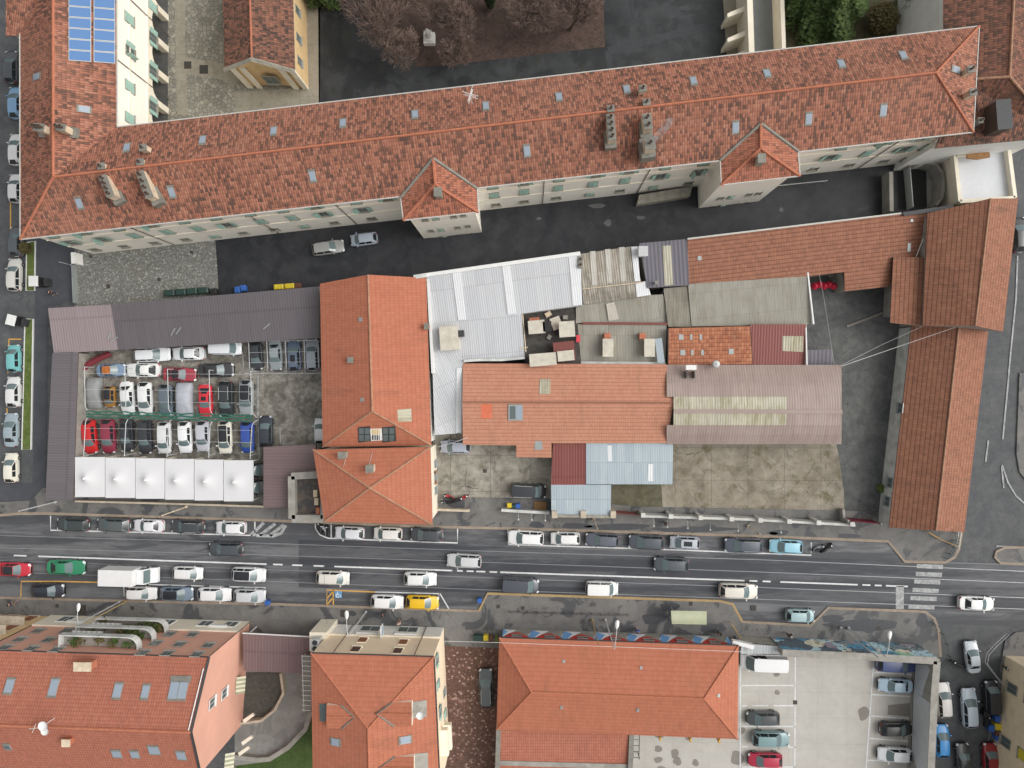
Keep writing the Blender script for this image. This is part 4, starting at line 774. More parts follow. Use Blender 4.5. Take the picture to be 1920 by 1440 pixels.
# salmon roofed workshop
V_ = [(868, 681, 4.2), (1250, 683, 4.2), (1263, 755, 5.4), (1250, 831, 4.2), (1034, 831, 4.2), (1034, 858, 3.75), (968, 857, 3.75), (968, 835, 4.15), (868, 834, 4.15), (867, 754, 5.4)]
root, V, fp, zl = roofed('salmon_roof_workshop', 'wide workshop with salmon pink tile roof and a framed skylight', 'building', V_, [(0, 9, 2, 1), (9, 8, 7, 6, 5, 4, 3, 2)], SAL, WHITEW, .2, edge=DIRTW)
b = MB(); b.tube([V[9], V[2]], .1); b.build('ridge_tiles', SAL, root)
fN = [V[i] for i in (0, 9, 2, 1)]; fS = [V[9], V[8], V[3], V[2]]
roof_panel(root, 'tile_skylight', [(1012, 711), (1032, 711), (1032, 739), (1011, 739)], fN, TRANS, .05, .05); roof_panel(root, 'tile_skylight', [(1003, 827), (1016, 827), (1018, 843), (1002, 843)], fS, ZINC, .05, .05)
ob = roof_panel(root, 'skylight', [(953, 758), (980, 758), (981, 788), (953, 788)], fS, ZINC, .14, .14); roof_panel(ob, 'pane', [(956, 761), (966.5, 761), (966.5, 785), (956, 785)], fS, GLASS, .15, .01); roof_panel(ob, 'pane', [(968, 761), (978, 761), (978, 785), (968, 785)], fS, SKYG, .15, .01)
roof_panel(root, 'new_tiles', [(902, 758), (922, 758), (922, 784), (902, 784)], fS, plain('new_red_tiles', lin(206, 112, 84), .8), .02, .02)
roofed('red_metal_lean_to', 'lean-to with brownish red ribbed metal roof left of the pale blue sheets', 'shed', [(1037, 830, 3.5), (1099, 830, 3.5), (1098, 909, 3.), (1033, 909, 3.)], [(0, 3, 2, 1)], REDC, GREYW, .1)
root, pl = mono('pale_blue_shed', 'shed under pale blue metal sheets below the salmon roof', 'shed', [(1099, 829), (1262, 829), (1261, 908), (1099, 908)], [(1099, 829, 3.6), (1262, 829, 3.6), (1099, 908, 3.1)], BLUEC, GREYW, over=.1)
for q_ in ([(1139, 835), (1147, 835), (1148, 865), (1140, 865)], [(1215, 870), (1225, 870), (1225, 902), (1214, 902)]): roof_panel(root, 'pale_sheet', q_, pl, BRIGHTC, .03, .03)
root, pl = mono('pale_blue_street_shed', 'smaller pale blue metal roof touching the street wall with stone pillars', 'shed', [(1033, 909), (1146, 909), (1145, 966), (1034, 966)], [(1033, 909, 3.), (1146, 909, 3.), (1034, 966, 2.8)], BLUEC, GREYW, over=.1)
b = MB(); ribbon(b, px([(1034, 967), (1150, 969)], 2.9), .35, 2.5, 3.0); b.build('parapet', STONE, root)
for x in (1040, 1094, 1150): c = P(x, 965, 3.2); b = MB(); b.box((c.x, c.y, 1.6), (.7, .9, 3.2)); b.build('pillar', STONEW, root)
# yard walls and gates along the pavement
wall_run('white_street_wall', 'long white boundary wall with grimy coping in front of the mossy slab yard', 'wall', [(1203, 968), (1400, 974), (1604, 985)], 1.8, .3, plain('whitewashed_wall', lin(196, 196, 191), .85, .22, .6))
for k, x in enumerate((1206, 1258, 1314, 1372, 1426, 1480, 1535, 1598)):
    c = P(x, 962 + (x - 1205) * .043 + 4, 2.5); b = MB(); b.box((c.x, c.y, 1.25), (.5, .5, 2.5), -.04); b.box((c.x, c.y, 2.55), (.56, .56, .1), -.04); o = b.build('wall_pillar', plain('whitewashed_wall', lin(196, 196, 191))); tag(o, 'white pillar standing in the long white boundary wall', 'pillar', 'pillars of the white street wall')
def gate(name, label, a, c, z, m, n=12):
    t = thing(name, label, 'gate', (P(*a) + P(*c)) / 2); A, C_ = P(*a, z), P(*c, z); b = MB(); ribbon(b, [A, C_], .05, .1, z); b.build('gate_panel', m, t)
    b = MB(); b.tube([A, C_], .05, 4); b.tube([Vector((A.x, A.y, .15)), Vector((C_.x, C_.y, .15))], .05, 4); b.build('gate_frame', m, t)
    for q_ in (A, C_): b = MB(); b.box((q_.x, q_.y, z / 2 + .1), (.25, .25, z + .2)); b.build('gate_post', GREYW, t)
gate('yard_gate', 'rust red metal gate next to the pale blue street shed', (1153, 962), (1200, 966), 2., REDC)
gate('yard_gate', 'dark crimson gate between the white wall and the long orange gable', (1590, 976), (1652, 982), 2.4, plain('crimson_gate', lin(112, 36, 52), .6))
wall_run('front_yard_wall', 'low brown wall beside the red scooters in the front yard', 'wall', [(818, 956), (880, 958)], 1.2, .3, STONEW)
wall_run('front_yard_wall', 'low white topped wall by the bins under the black people carrier', 'wall', [(940, 957), (1030, 962)], 1.4, .35, DIRTW)
wall_run('yard_side_wall', 'thin concrete wall edging the crumbling slab yard and asphalt lane', 'wall', [(1582, 955), (1584, 985)], 1.2, .3, GREYW)
wall_run('street_fence', 'low pale concrete wall with rails in front of the white canopies', 'fence', [(140, 940), (300, 944), (495, 950)], .9, .25, STONEW)
wall_run('court_gate', 'long sliding steel gate closing the cobbled court on the pavement side', 'gate', [(134, 496), (137, 568)], 1.1, .1, ZINC)
wall_run('gate_pillar', 'white gate pillar at the corner of the cobbled court', 'pillar', [(136, 473), (137, 494)], 1.8, .5, WHITEW)
wall_run('lane_wall', 'overgrown concrete kerb wall between asphalt lane and long orange gable', 'wall', [(1704, 640), (1690, 760), (1662, 985)], .6, .3, DIRTW)
t = wall_run('lane_divider', 'raised stone kerb stub in the lane below the brown lean-to', 'wall', [(1588, 612), (1660, 585)], .15, .3, STAIN)
# ---------------------------------------------------------------- pink apartment building
PZ, PR = 12.3, 15.6
root, V, fp, zl = roofed('pink_apartment_building', 'tall pink apartment block with red pantile roof, balconies and roof windows at the lower left', 'building', [(-34, 1218, PZ), (392, 1232, PZ), (358, 1373, PR), (376, 1452, PZ), (-44, 1438, PZ), (-44, 1358, PR)], [(0, 5, 2, 1), (5, 4, 3, 2)], REDT, PINKW, .05, ridges=[(5, 2)], rr=.18, edge=DARKM, gut=[(0, 1)], gutm=DARKM)
PK = root; A, B = V[0].copy(), V[1].copy(); A.z = B.z = 0; fN = [V[i] for i in (0, 5, 2, 1)]; fS = [V[i] for i in (5, 4, 3, 2)]
o = out_of(A, B); d = (B - A).normalized()
part_prism(PK, 'shop_front_band', [A + o * .14, B + o * .14, B - o * .05, A - o * .05], 0, 3.9, CREAM2)
def wq(x, y, off=.0): return on_wall(x, y, A + o * off, B + o * off)
for x0, x1 in ((105, 130), (235, 262), (308, 328), (385, 400), (430, 452)):
    p0, p1 = wq(x0, 1163, .14), wq(x1, 1166, .14); c = (p0 + p1) / 2; window(PK, Vector((c.x, c.y, 1.6)) + o * .02, o, 1.7, 2., 'none', WHITEM, sill=False)
for x0 in (135, 190, 275, 410): p0 = wq(x0, 1163, .14); b = MB(); b.box((p0.x + 1, p0.y, 2.6), (2.3, .5, .5), math.atan2(d.y, d.x)); b.build('shop_sign', WHITEM, PK)
for row in ([(70, 1184), (124, 1184), (317, 1190), (360, 1191)], [(36, 1200), (90, 1201), (135, 1204), (291, 1207), (336, 1209), (390, 1211)], [(8, 1215), (58, 1217), (105, 1219), (267, 1225), (313, 1226), (369, 1228)]):
    wall_windows(PK, A, B, row, 1.15, 1.35, ('open' if False else 'none',), GREYW)
for x0, x1, z in ((185, 316, 4.1), (150, 293, 7.1), (120, 266, 10.1)):
    def bp(x, out): q_ = wq(x, 718 + 500 * 1.0, 0); return q_
    pA, pB = P(x0, 1180, z), P(x1, 1180, z); uA, uB = (pA - A).dot(d), (pB - A).dot(d)
    ring = [A + d * uA, A + d * uA + o * 1.5] + [A + d * (uB - 1.2) + o * 1.5] + [A + d * (uB - 1.2 + 1.2 * math.sin(t_)) + o * (.3 + 1.2 * math.cos(t_)) for t_ in (.4, .8, 1.2, 1.57)] + [A + d * uB]
    bl = part_prism(PK, 'balcony', ring, z - .2, z, GREYW); b = MB(); ribbon(b, ring, .14, z, z + .95); b.build('parapet', DIRTW, bl)
    for k in range(7):
        u = uA + .5 + random.random() * (uB - uA - 1.2); c = A + d * u + o * (.4 + .8 * random.random()); b = MB()
        for j in range(26): b.box((c.x + random.gauss(0, .25), c.y + random.gauss(0, .2), z + .25 + random.random() * .8), (.22, .2, .05), random.random() * 6)
        b.build('potted_plant', LAWN if k % 3 else SHRUBM, bl)
    if z < 8:
        wa = MB()
        for k in range(12): u = uA + .3 + k * .32; wa.face([A + d * u + o * .05 + Vector((0, 0, z + 2.3)), A + d * (u + .32) + o * .05 + Vector((0, 0, z + 2.3)), A + d * (u + .32) + o * 1.4 + Vector((0, 0, z + 1.9)), A + d * u + o * 1.4 + Vector((0, 0, z + 1.9))], k % 2)
        wa.build('awning', [WHITEM, GALV], bl)
for pt in ((395, 1230),): pipe(PK, A, B, pt, None, z1=12.2)
b_ = A; pw = wq(-30, 1216); b = MB(); b.tube([(pw.x, pw.y, 0), (pw.x, pw.y, 12)], .06); b.build('drainpipe', COPPER, PK)
for x, y, f, w_, l_ in ((18, 1286, fN, 1., 1.5), (101, 1289, fN, 1., 1.8), (221, 1295, fN, 1., 1.5), (273, 1297, fN, .9, 1.4), (326, 1294, fN, 1.05, 1.9), (343, 1294, fN, 1.05, 1.9), (14, 1400, fS, .8, .8), (219, 1413, fS, 1.1, 1.1), (253, 1414, fS, 1., 1.1), (289, 1406, fS, 1.3, 1.3), (340, 1416, fS, 1.1, 1.3)): roof_window(PK, x, y, f, w_, l_, GLASS if y > 1395 and x < 20 else SKYG)
roof_panel(PK, 'balcony_flap', [(321, 1267), (360, 1267), (357, 1281), (320, 1280)], fN, LEAD, .1, .08)
chimney(PK, 155, 1250, 14.6, 1.9, .9, 1.2, pots=0, m=TERRA, capm=CHIMB); chimney(PK, 124, 1393, 15.6, .8, .7, 1.3, pots=0, m=TERRA, capm=CHIMB)
c = P(80, 1362, 17.2); b = MB(); b.tube([(c.x, c.y, 15.2), (c.x, c.y, 17.)], .04); b.lathe((c.x, c.y, 17.), [(0, .0), (.3, .05), (.55, .2)], 14); b.lathe((c.x - .1, c.y - .8, 16.6), [(0, .0), (.25, .04), (.45, .15)], 14); b.tube([(c.x - 2, c.y - .6, 16.6), (c.x - .4, c.y - .4, 16.6)], .03); b.tube([(c.x - 1.6, c.y - 1, 16.6), (c.x - 1.2, c.y, 16.6)], .03); b.build('satellite_dish', WHITEM, PK)
gA, gB = V[1].copy(), V[3].copy(); gA.z = gB.z = 0
og = out_of(gA, gB)
b = MB(); b.tube([V[1], V[2], V[3]], .16, 5); b.build('verge_trim', DARKM, PK); b = MB(); b.tube([V[1].lerp(V[2], .15) + Vector((-.3, 0, .12)), V[1].lerp(V[2], .97) + Vector((-.3, 0, .12))], .07, 5); b.build('verge_cap', WHITEM, PK)
for x, y in ((420, 1300), (397, 1318)): window(PK, on_wall(x, y, gA, gB) + og * .02, og, 1.2, 1.5, 'none', WHITEM)
for x, y in ((446, 1282), (425, 1425)):
    c = on_wall(x, y, gA, gB); b = MB(); u = (gB - gA).normalized()
    for k in range(8): b.face([c + u * (k * .28 - 1.1) + Vector((0, 0, .6)), c + u * (k * .28 - .82) + Vector((0, 0, .6)), c + u * (k * .28 - .82) + og * 1. , c + u * (k * .28 - 1.1) + og * 1.], k % 2)
    b.build('striped_awning', [plain('awning_cream', lin(206, 202, 180)), plain('awning_green', lin(150, 154, 128))], PK)
root, V, fp, zl = roofed('ochre_apartment_building', 'ochre stone apartment block at the left edge beside the pink block', 'building', [(-400, 1206, PZ), (-36, 1218, PZ), (-46, 1358, PR), (-46, 1438, PZ), (-400, 1428, PZ), (-400, 1348, PR)], [(0, 5, 2, 1), (5, 4, 3, 2)], REDT, OCHRE, .05, edge=DARKM)
a, c = V[0].copy(), V[1].copy(); a.z = c.z = 0; o2 = out_of(a, c); d2 = (c - a).normalized()
for z in (3.9, 7.2): part_prism(root, 'balcony', [c - d2 * .8, c - d2 * .8 + o2 * 1.2, c - d2 * 9 + o2 * 1.2, c - d2 * 9], z, z + .2, STONEW)
for u in (1.8, 4.5, 7.2):
    for z in (1.6, 5.2, 8.6): p_ = c - d2 * u; window(root, Vector((p_.x, p_.y, z)) + o2 * .02, o2, 1.2, 1.7, 'closed', STONEW, SHUTB)
# ---------------------------------------------------------------- brown carport, cream house
t = thing('brown_carport', 'carport with ribbed brown roof between the pink block and the cream house', 'carport', P(515, 1225))
V = [(455, 1187, 4.), (583, 1194, 4.), (575, 1263, 3.6), (457, 1258, 3.6)]
roofed('', '', '', V, [(0, 3, 2, 1)], BROWNC, GREYW, .2, parent=t, wall=False, gut=[(0, 1)], gutm=WHITEM)
for x, y in ((462, 1192), (576, 1198), (570, 1256), (462, 1252)): c = P(x, y, 3.5); b = MB(); b.tube([(c.x, c.y, 0), (c.x, c.y, 3.5)], .09); b.build('post', WHITEM, t)
c = P(487, 1335, 2.); wall_run('ramp_wall', 'curved pale wall around the dark gravel bed behind the carport', 'wall', [(526, 1263), (531, 1300), (515, 1332), (490, 1352), (440, 1358)], .9, .35, STONEW)
wall_run('ramp_wall', 'stepped curved concrete wall bordering the dark lawn', 'wall', [(440, 1420), (480, 1425), (505, 1424), (540, 1402), (572, 1368), (582, 1335)], .7, .6, GREYW)
for k, (x, y) in enumerate(((455, 1350), (452, 1392), (446, 1412))): tag(part_prism(None, 'entrance_beam', px([(x, y), (x + 18, y - 12), (x + 22, y - 8), (x + 3, y + 6)], 2.4), 2.1, 2.4, CREAM2), ('pale slanting beam beside the pink gable wall, nearest the striped awning', 'pale slanting beam at the middle of the pink gable foot', 'pale slanting beam lowest beside the pink gable wall')[k], 'beam')
CZ = 10.2
root, V, fp, zl = roofed('cream_apartment_house', 'cream rendered apartment house with orange hipped roof and dormers', 'building', [(583, 1224, CZ), (814, 1231, CZ), (826, 1490, CZ), (587, 1490, CZ), (690, 1366, 12.8), (693, 1490, 12.8)], [(0, 4, 1), (0, 3, 5, 4), (4, 5, 2, 1)], ORG, PEACH, .12, ridges=[(4, 0), (4, 1), (4, 5)], edge=DARKM, gut=[(0, 1), (1, 2)], gutm=DARKM)
CR = root; A, B = fp[[i for i in range(4)][0]], None
nn = sorted(fp, key=lambda q_: -q_.y)[:2]; nn.sort(key=lambda q_: q_.x); A, B = nn; A = Vector((A.x, A.y, 0)); B = Vector((B.x, B.y, 0)); o = out_of(A, B); d = (B - A).normalized()
part_prism(CR, 'shop_front_band', [A + o * .14, B + o * .14, B - o * .05, A - o * .05], 0, 3.6, WHITEW); part_prism(CR, 'string_course', [A + o * .2, B + o * .2, B - o * .05, A - o * .05], 3.6, 3.85, CREAM2)
for x in (695, 766): c = on_wall(x, 1181, A, B); window(CR, Vector((c.x, c.y, 1.5)) + o * .17, o, 2.6, 2., 'none', WHITEM, sill=False); b = MB(); b.box((c.x, c.y + .25, 3.1), (2.9, .2, .7), math.atan2(d.y, d.x)); b.build('shop_sign', WHITEM, CR)
wall_windows(CR, A, B, [(680, 1201), (756, 1205)], 1., 1.5, ('closed',), CREAM2, SHUTB); wall_windows(CR, A, B, [(667, 1218.5), (746, 1221.5)], 1., 1.5, ('closed',), CREAM2, plain('dark_brown_shutter', lin(92, 66, 56)))
for pt in ((628, 1222), (780, 1224)): pipe(CR, A, B, pt, None, off=.22, z1=CZ - .2)
c = on_wall(722, 1185, A, B); b = MB(); b.box((c.x, c.y + .9, 4.2), (.14, 1.5, 1.2), 0); b.tube([(c.x, c.y, 4.2), (c.x, c.y + .3, 4.2)], .04); b.build('projecting_sign', [WHITEM], CR)
b = MB(); b.box((c.x, c.y + .9, 4.2), (.16, 1.2, .5)); b.build('sign_stripe', PAINTB, CR)
E0 = fp; ee = sorted(fp, key=lambda q_: -q_.x)[:2]; wall_windows(CR, ee[0], ee[1], [(818, 1238), (820, 1285), (832, 1300), (824, 1335), (833, 1340), (829, 1395), (836, 1390)], .9, 1.4, ('open', 'closed', 'none'), ZINC)
eo = out_of(ee[0], ee[1]); 
for zz, (x, y) in ((3.2, (829, 1400)), (6.4, (825, 1400))):
    u = (ee[1] - ee[0]).normalized(); c = on_wall(x, y, ee[0], ee[1]); bl = part_prism(CR, 'balcony', [Vector((c.x, c.y, 0)) + u * 1.6, Vector((c.x, c.y, 0)) + u * 1.6 + eo * .9, Vector((c.x, c.y, 0)) - u * 1.6 + eo * .9, Vector((c.x, c.y, 0)) - u * 1.6], zz, zz + .9, CREAM2)
fW = [V[0], V[3], V[5], V[4]]; fE = [V[4], V[5], V[2], V[1]]
def dormer(x0, x1, y0, y1, f, side):                     # little gabled dormer with its ridge running back into the slope
    ym = (y0 + y1) / 2; xs, xe = (x0, x1) if side < 0 else (x1, x0)
    fr0 = on_face(xs, y0, f); z = on_face(xs, ym, f).z + .68
    a, c_, e = P(xs, y0, z), P(xs, y1, z), P(xs, ym, z + .62)
    def back(q_):                                        # slide horizontally along the ridge direction until the slope is met
        n = pnorm(f); n = n if n.z > 0 else -n; dv = Vector((-side, 0, 0)); return q_ + dv * ((f[0] - q_).dot(n) / dv.dot(n))
    ba, bc, be = back(a), back(c_), back(e); b = MB(); k = 0
    for q_ in ([a, e, be, ba], [e, c_, bc, be]):
        h, s, n = frame(q_); b.face(q_ if pnorm(q_).z > 0 else q_[::-1], 0, [(v.dot(h), v.dot(s)) for v in (q_ if pnorm(q_).z > 0 else q_[::-1])])
    b.face([Vector((a.x, a.y, z - 1.4)), Vector((c_.x, c_.y, z - 1.4)), c_, e, a], 1); b.face([Vector((a.x, a.y, z - 1.4)), a, ba], 1); b.face([Vector((c_.x, c_.y, z - 1.4)), c_, bc], 1)
    ob = b.build('dormer', [ORG, CREAM2], CR)
    v = MB(); v.tube([ba, be, bc], .16, 4); v.build('valley_flashing', LEAD, ob); v = MB(); v.tube([e, be], .12, 5); v.build('ridge_tiles', TERRA, ob)
    return a, c_
dormer(612, 668, 1322, 1366, fW, -1); dormer(717, 772, 1317, 1362, fE, 1); dormer(728, 776, 1419, 1462, fE, 1)
roof_panel(CR, 'dormer_terrace', [(599, 1319), (612, 1320), (611, 1353), (600, 1352)], fW, GLASS, .05, .05); roof_panel(CR, 'dormer_terrace', [(773, 1316), (800, 1312), (800, 1343), (774, 1347)], fE, GREYW, .06, .06); roof_panel(CR, 'dormer_terrace', [(777, 1413), (802, 1411), (803, 1450), (778, 1450)], fE, GREYW, .06, .06)
roof_window(CR, 629, 1391, fW, .9, 1.1); roof_window(CR, 760, 1387, fE, .9, 1.2)
c = P(788, 1342, 12.6); b = MB(); b.tube([(c.x, c.y, 10.8), (c.x, c.y, 12.5)], .04); b.lathe((c.x, c.y, 12.5), [(0, 0), (.25, .04), (.45, .18)], 12); b.build('satellite_dish', WHITEM, CR)
t = thing('cooling_unit', 'grey air conditioning unit with round fan beside the cream house', 'air conditioner', P(590, 1210, 6.)); c = P(590, 1211, 6.6); b = MB(); b.box((c.x, c.y, 5.9), (1.1, 1.6, 1.3)); b.build('casing', GALV, t)
for dy in (-.38, .38): b = MB(); b.lathe((c.x, c.y + dy, 6.56), [(.33, 0), (.33, .05), (.27, .05), (.0, .02)], 16); b.build('fan', DARKM, t)
b = MB(); b.box((c.x, c.y, 2.6), (2.2, 2.4, 5.2)); b.build('support_block', CREAM2, t)
t = thing('slatted_canopy', 'narrow white slatted canopy along the left side of the cream house', 'canopy', P(574, 1280, 0))
b = MB(); 
for k in range(12): a_, c_ = P(566, 1230 + k * 9.2, 5.), P(583, 1231 + k * 9.2, 5.); b.tube([a_, c_], .05, 4)
b.tube([P(566, 1228, 5.), P(570, 1335, 5.)], .05, 4); b.build('slats', WHITEM, t); b = MB(); b.face(px([(568, 1334), (584, 1334), (582, 1228), (566, 1228)], 4.94)); b.build('canopy_sheet', plain('canopy_grey', lin(132, 132, 124), .6), t)
for y in (1232, 1280, 1330): c = P(568, y, 4.9); b = MB(); b.tube([(c.x, c.y, 0), (c.x, c.y, 4.9)], .06); b.build('post', WHITEM, t)
# ---------------------------------------------------------------- orange hipped hall with painted front
HZ = 4.4
root, V, fp, zl = roofed('orange_hip_hall', 'low hall with long orange hipped roof and a red white blue painted street wall', 'hall', [(936, 1195, HZ), (1385, 1210, HZ), (1383, 1386, HZ), (931, 1368, HZ), (997, 1298, 6.7), (1320, 1310, 6.7)], [(0, 4, 5, 1), (1, 5, 2), (4, 3, 2, 5), (0, 3, 4)], ORG, GREYW, .35, ridges=[(4, 5), (4, 0), (5, 1), (5, 2), (4, 3)], edge=DARKM, gut=[(0, 1)], gutm=DARKM)
nn = sorted(fp, key=lambda q_: -q_.y)[:2]; nn.sort(key=lambda q_: q_.x); A, B = Vector((nn[0].x, nn[0].y, 0)), Vector((nn[1].x, nn[1].y, 0)); o = out_of(A, B); d = (B - A).normalized(); L = (B - A).length
MW, MBL, MR = plain('mural_white', lin(230, 230, 232), .8, .05), plain('mural_light_blue', lin(120, 168, 222), .8, .08), plain('mural_red', lin(196, 66, 56), .8, .08)
u0 = (on_wall(991, 1186, A, B) - A).dot(d) - 4.25
k = 0
while u0 < L - .5:
    def poly(name, pts, m, off):
        q_ = [A + d * min(max(u0 + u, .02), L - .02) + Vector((0, 0, z)) + o * off for u, z in pts]
        if pnorm(q_).dot(o) < 0: q_.reverse()
        b = MB(); b.face(q_)
        for i in range(len(q_)): b.face([q_[i] - o * off, q_[(i + 1) % len(q_)] - o * off, q_[(i + 1) % len(q_)], q_[i]])
        return b.build(name, m, root)
    poly('painted_red_arch', [(.4, 4.1), (1.4, 2.3), (2.2, 1.5), (2.9, 1.3), (3.5, 1.9), (4.2, 2.9), (4.22, 4.1)], MR, .01); poly('painted_white_shape', [(-.1, 2.3), (.6, .5), (2.6, .6), (1.5, 2.1), (.9, 3.)], MW, .02); poly('painted_blue_shape', [(0, 2.6), (.5, .4), (1.5, 1.3), (.9, 2.8), (.3, 3.4)], MBL, .03)
    if 0 < u0 + 2.7 < L - 1: p_ = A + d * (u0 + 2.75) + Vector((0, 0, 2.7)); window(root, p_ + o * .04, o, 1.3, .7, 'none', GREYW, sill=False)
    u0 += 4.27
fN = [V[i] for i in (0, 4, 5, 1)]; fS = [V[i] for i in (4, 3, 2, 5)]
for x, y, f in ((1057, 1240, fN), (1202, 1252, fN), (1053, 1326, fS), (1196, 1331, fS), (1347, 1304, [V[1], V[5], V[2]])): roof_panel(root, 'vent_tile', [(x - 2.5, y - 3), (x + 2.5, y - 3), (x + 2.5, y + 3), (x - 2.5, y + 3)], f, ZINC, .08, .08)
root, V, fp, zl = roofed('lower_orange_annex', 'lower annex with red orange tiles and zinc rim behind the hipped hall', 'building', [(937, 1361, 3.6), (1181, 1369, 3.6), (1178, 1440, 3.2), (1176, 1500, 2.9), (933, 1500, 2.9)], [(0, 4, 3, 2, 1)], REDT, GREYW, .05)
for p0, p1 in (((933, 1357), (1185, 1366)), ((1185, 1366), (1180, 1500)), ((935, 1357), (931, 1500)), ((932, 1434), (1183, 1441))): b = MB(); ribbon(b, px([p0, p1], 3.8), .6, 3.2, 3.75 if p0[1] < 1400 else 3.4); b.build('rim', LEAD if p0[1] < 1400 else GREYW, root)
t = thing('fire_ladder', 'grey ladder frame standing beside the lower annex', 'ladder', P(1194, 1400)); b = MB()
for k in range(5): b.tube([P(1188, 1376 + 11 * k, 1.5), P(1199, 1376 + 11 * k, 1.5)], .04, 4)
b.tube([P(1188, 1374, 1.5), P(1187, 1424, 1.5)], .05, 4); b.tube([P(1199, 1374, 1.5), P(1198, 1424, 1.5)], .05, 4)
for x, y in ((1188, 1376), (1199, 1422), (1199, 1376), (1187, 1422)): q_ = P(x, y, 1.5); b.tube([(q_.x, q_.y, 0), q_], .05, 4)
b.build('ladder_frame', DARKM, t)
for k, x in enumerate((1237, 1293, 1347)): c = P(x, 1382 + k * 2, 2.); b = MB(); b.box((c.x, c.y, 1.3), (.22, .5, 2.6)); tag(b.build('orange_post', PAINTO), 'orange painted post under the hall eaves on the pale deck', 'post', 'orange posts behind the hipped hall')
# graffiti wall round the parking deck
def graffiti():
    t = NT('graffiti_paint'); p = t.pos(); dv = t.n('VectorMath', {0: p, 1: t.n('TexNoise', {'Vector': p, 'Scale': .6, 'Detail': 3}).outputs['Color']}, operation='ADD').outputs[0]
    v = t.n('TexVoronoi', {'Vector': dv, 'Scale': .55}); s = t.n('SeparateColor', {0: v.outputs['Color']}).outputs[0]
    c = t.ramp(s, [(0, lin(92, 150, 182)), (.14, lin(186, 216, 226)), (.28, lin(96, 110, 122)), (.42, lin(150, 200, 168)), (.52, lin(230, 224, 204)), (.64, lin(160, 152, 164)), (.76, lin(222, 200, 190)), (.88, lin(130, 144, 150))], 'CONSTANT')
    return t.out(t.mix(t.math('GREATER_THAN', t.noise(p, 2.4, 4), .58), c, lin(60, 62, 66)), .8)
t = thing('graffiti_wall', 'tall concrete wall with colourful graffiti along the parking deck', 'wall', P(1600, 1225)); GW = [(1467, 1224), (1600, 1230), (1757, 1239)]; 
b = MB(); ribbon(b, px(GW, 4.5), .8, 0, 4.5); b.build('wall', GREYW, t); wpts = px(GW, 4.5)
b = MB(); ribbon(b, [w_ + Vector((.03, .4, 0)) for w_ in wpts], .08, .2, 4.35); b.build('graffiti', graffiti(), t)
b = MB(); ribbon(b, px([(1756, 1235), (1752, 1300), (1742, 1500)], 4.5), .8, 0, 4.5); b.build('wall', GREYW, t)
for k in range(2): b = MB(); ribbon(b, px([GW[k], GW[k + 1]], 4.55), .9, 4.5, 4.6); b.build('coping', GREYW, t)
b = MB(); ribbon(b, px([(1757, 1240), (1752, 1300), (1743, 1500)], 4.55), .9, 4.5, 4.6); b.build('coping', GREYW, t)
roofed('ramp_cover', 'pale grey sloping metal cover along the right wall of the parking deck', 'roof', [(1717, 1246, .8), (1750, 1248, 4.55), (1748, 1318, 4.55), (1745, 1320, 4.55), (1736, 1500, 4.55), (1706, 1500, .8), (1713, 1295, .8)], [(0, 6, 3, 2, 1), (6, 5, 4, 3)], plain('pale_metal_sheet', lin(192, 196, 200), .45, .06, .8, .1), GREYW, .05)
t = thing('entrance_shelter', 'grey corrugated entrance roof at the corner of hall and graffiti wall', 'shelter', P(1432, 1222)); roofed('', '', '', [(1390, 1206, 3.2), (1465, 1212, 3.2), (1478, 1226, 3.), (1388, 1226, 3.)], [(0, 3, 2, 1)], corrug('grey_entrance_sheet', lin(176, 180, 182), lin(186, 190, 192), .4), GREYW, .1, parent=t)
b = MB(); ribbon(b, px([(1372, 1203), (1388, 1206), (1412, 1212)], 3.6), .5, 3.2, 4.); b.build('sign_board', WHITEM, t)
# right edge building
root, V, fp, zl = roofed('beige_edge_building', 'beige building with yellow window at the lower right edge', 'building', [(1975, 1280, 9), (1948, 1500, 9), (1934, 1640, 9), (2300, 1640, 9), (2300, 1290, 9)], [(0, 1, 2, 3, 4)], ORG, plain('beige_render', lin(226, 208, 180), .9, .1, .8), .2)
e = sorted(fp, key=lambda q_: q_.x)[:3]; e.sort(key=lambda q_: -q_.y)
a, c = Vector((e[0].x, e[0].y, 0)), Vector((e[1].x, e[1].y, 0)); oo = out_of(a, c)
for u, z in ((.25, 2.2), (.25, 5.6), (.75, 5.6), (.75, 2.2), (.5, 8.6)): window(root, a.lerp(c, u) + Vector((0, 0, z)) + oo * .02, oo, 1.2, 1.8, 'closed' if z > 5 else 'none', STONE, plain('yellow_shutter', lin(206, 190, 60)) if u == .75 and z > 5 else SHUTB)
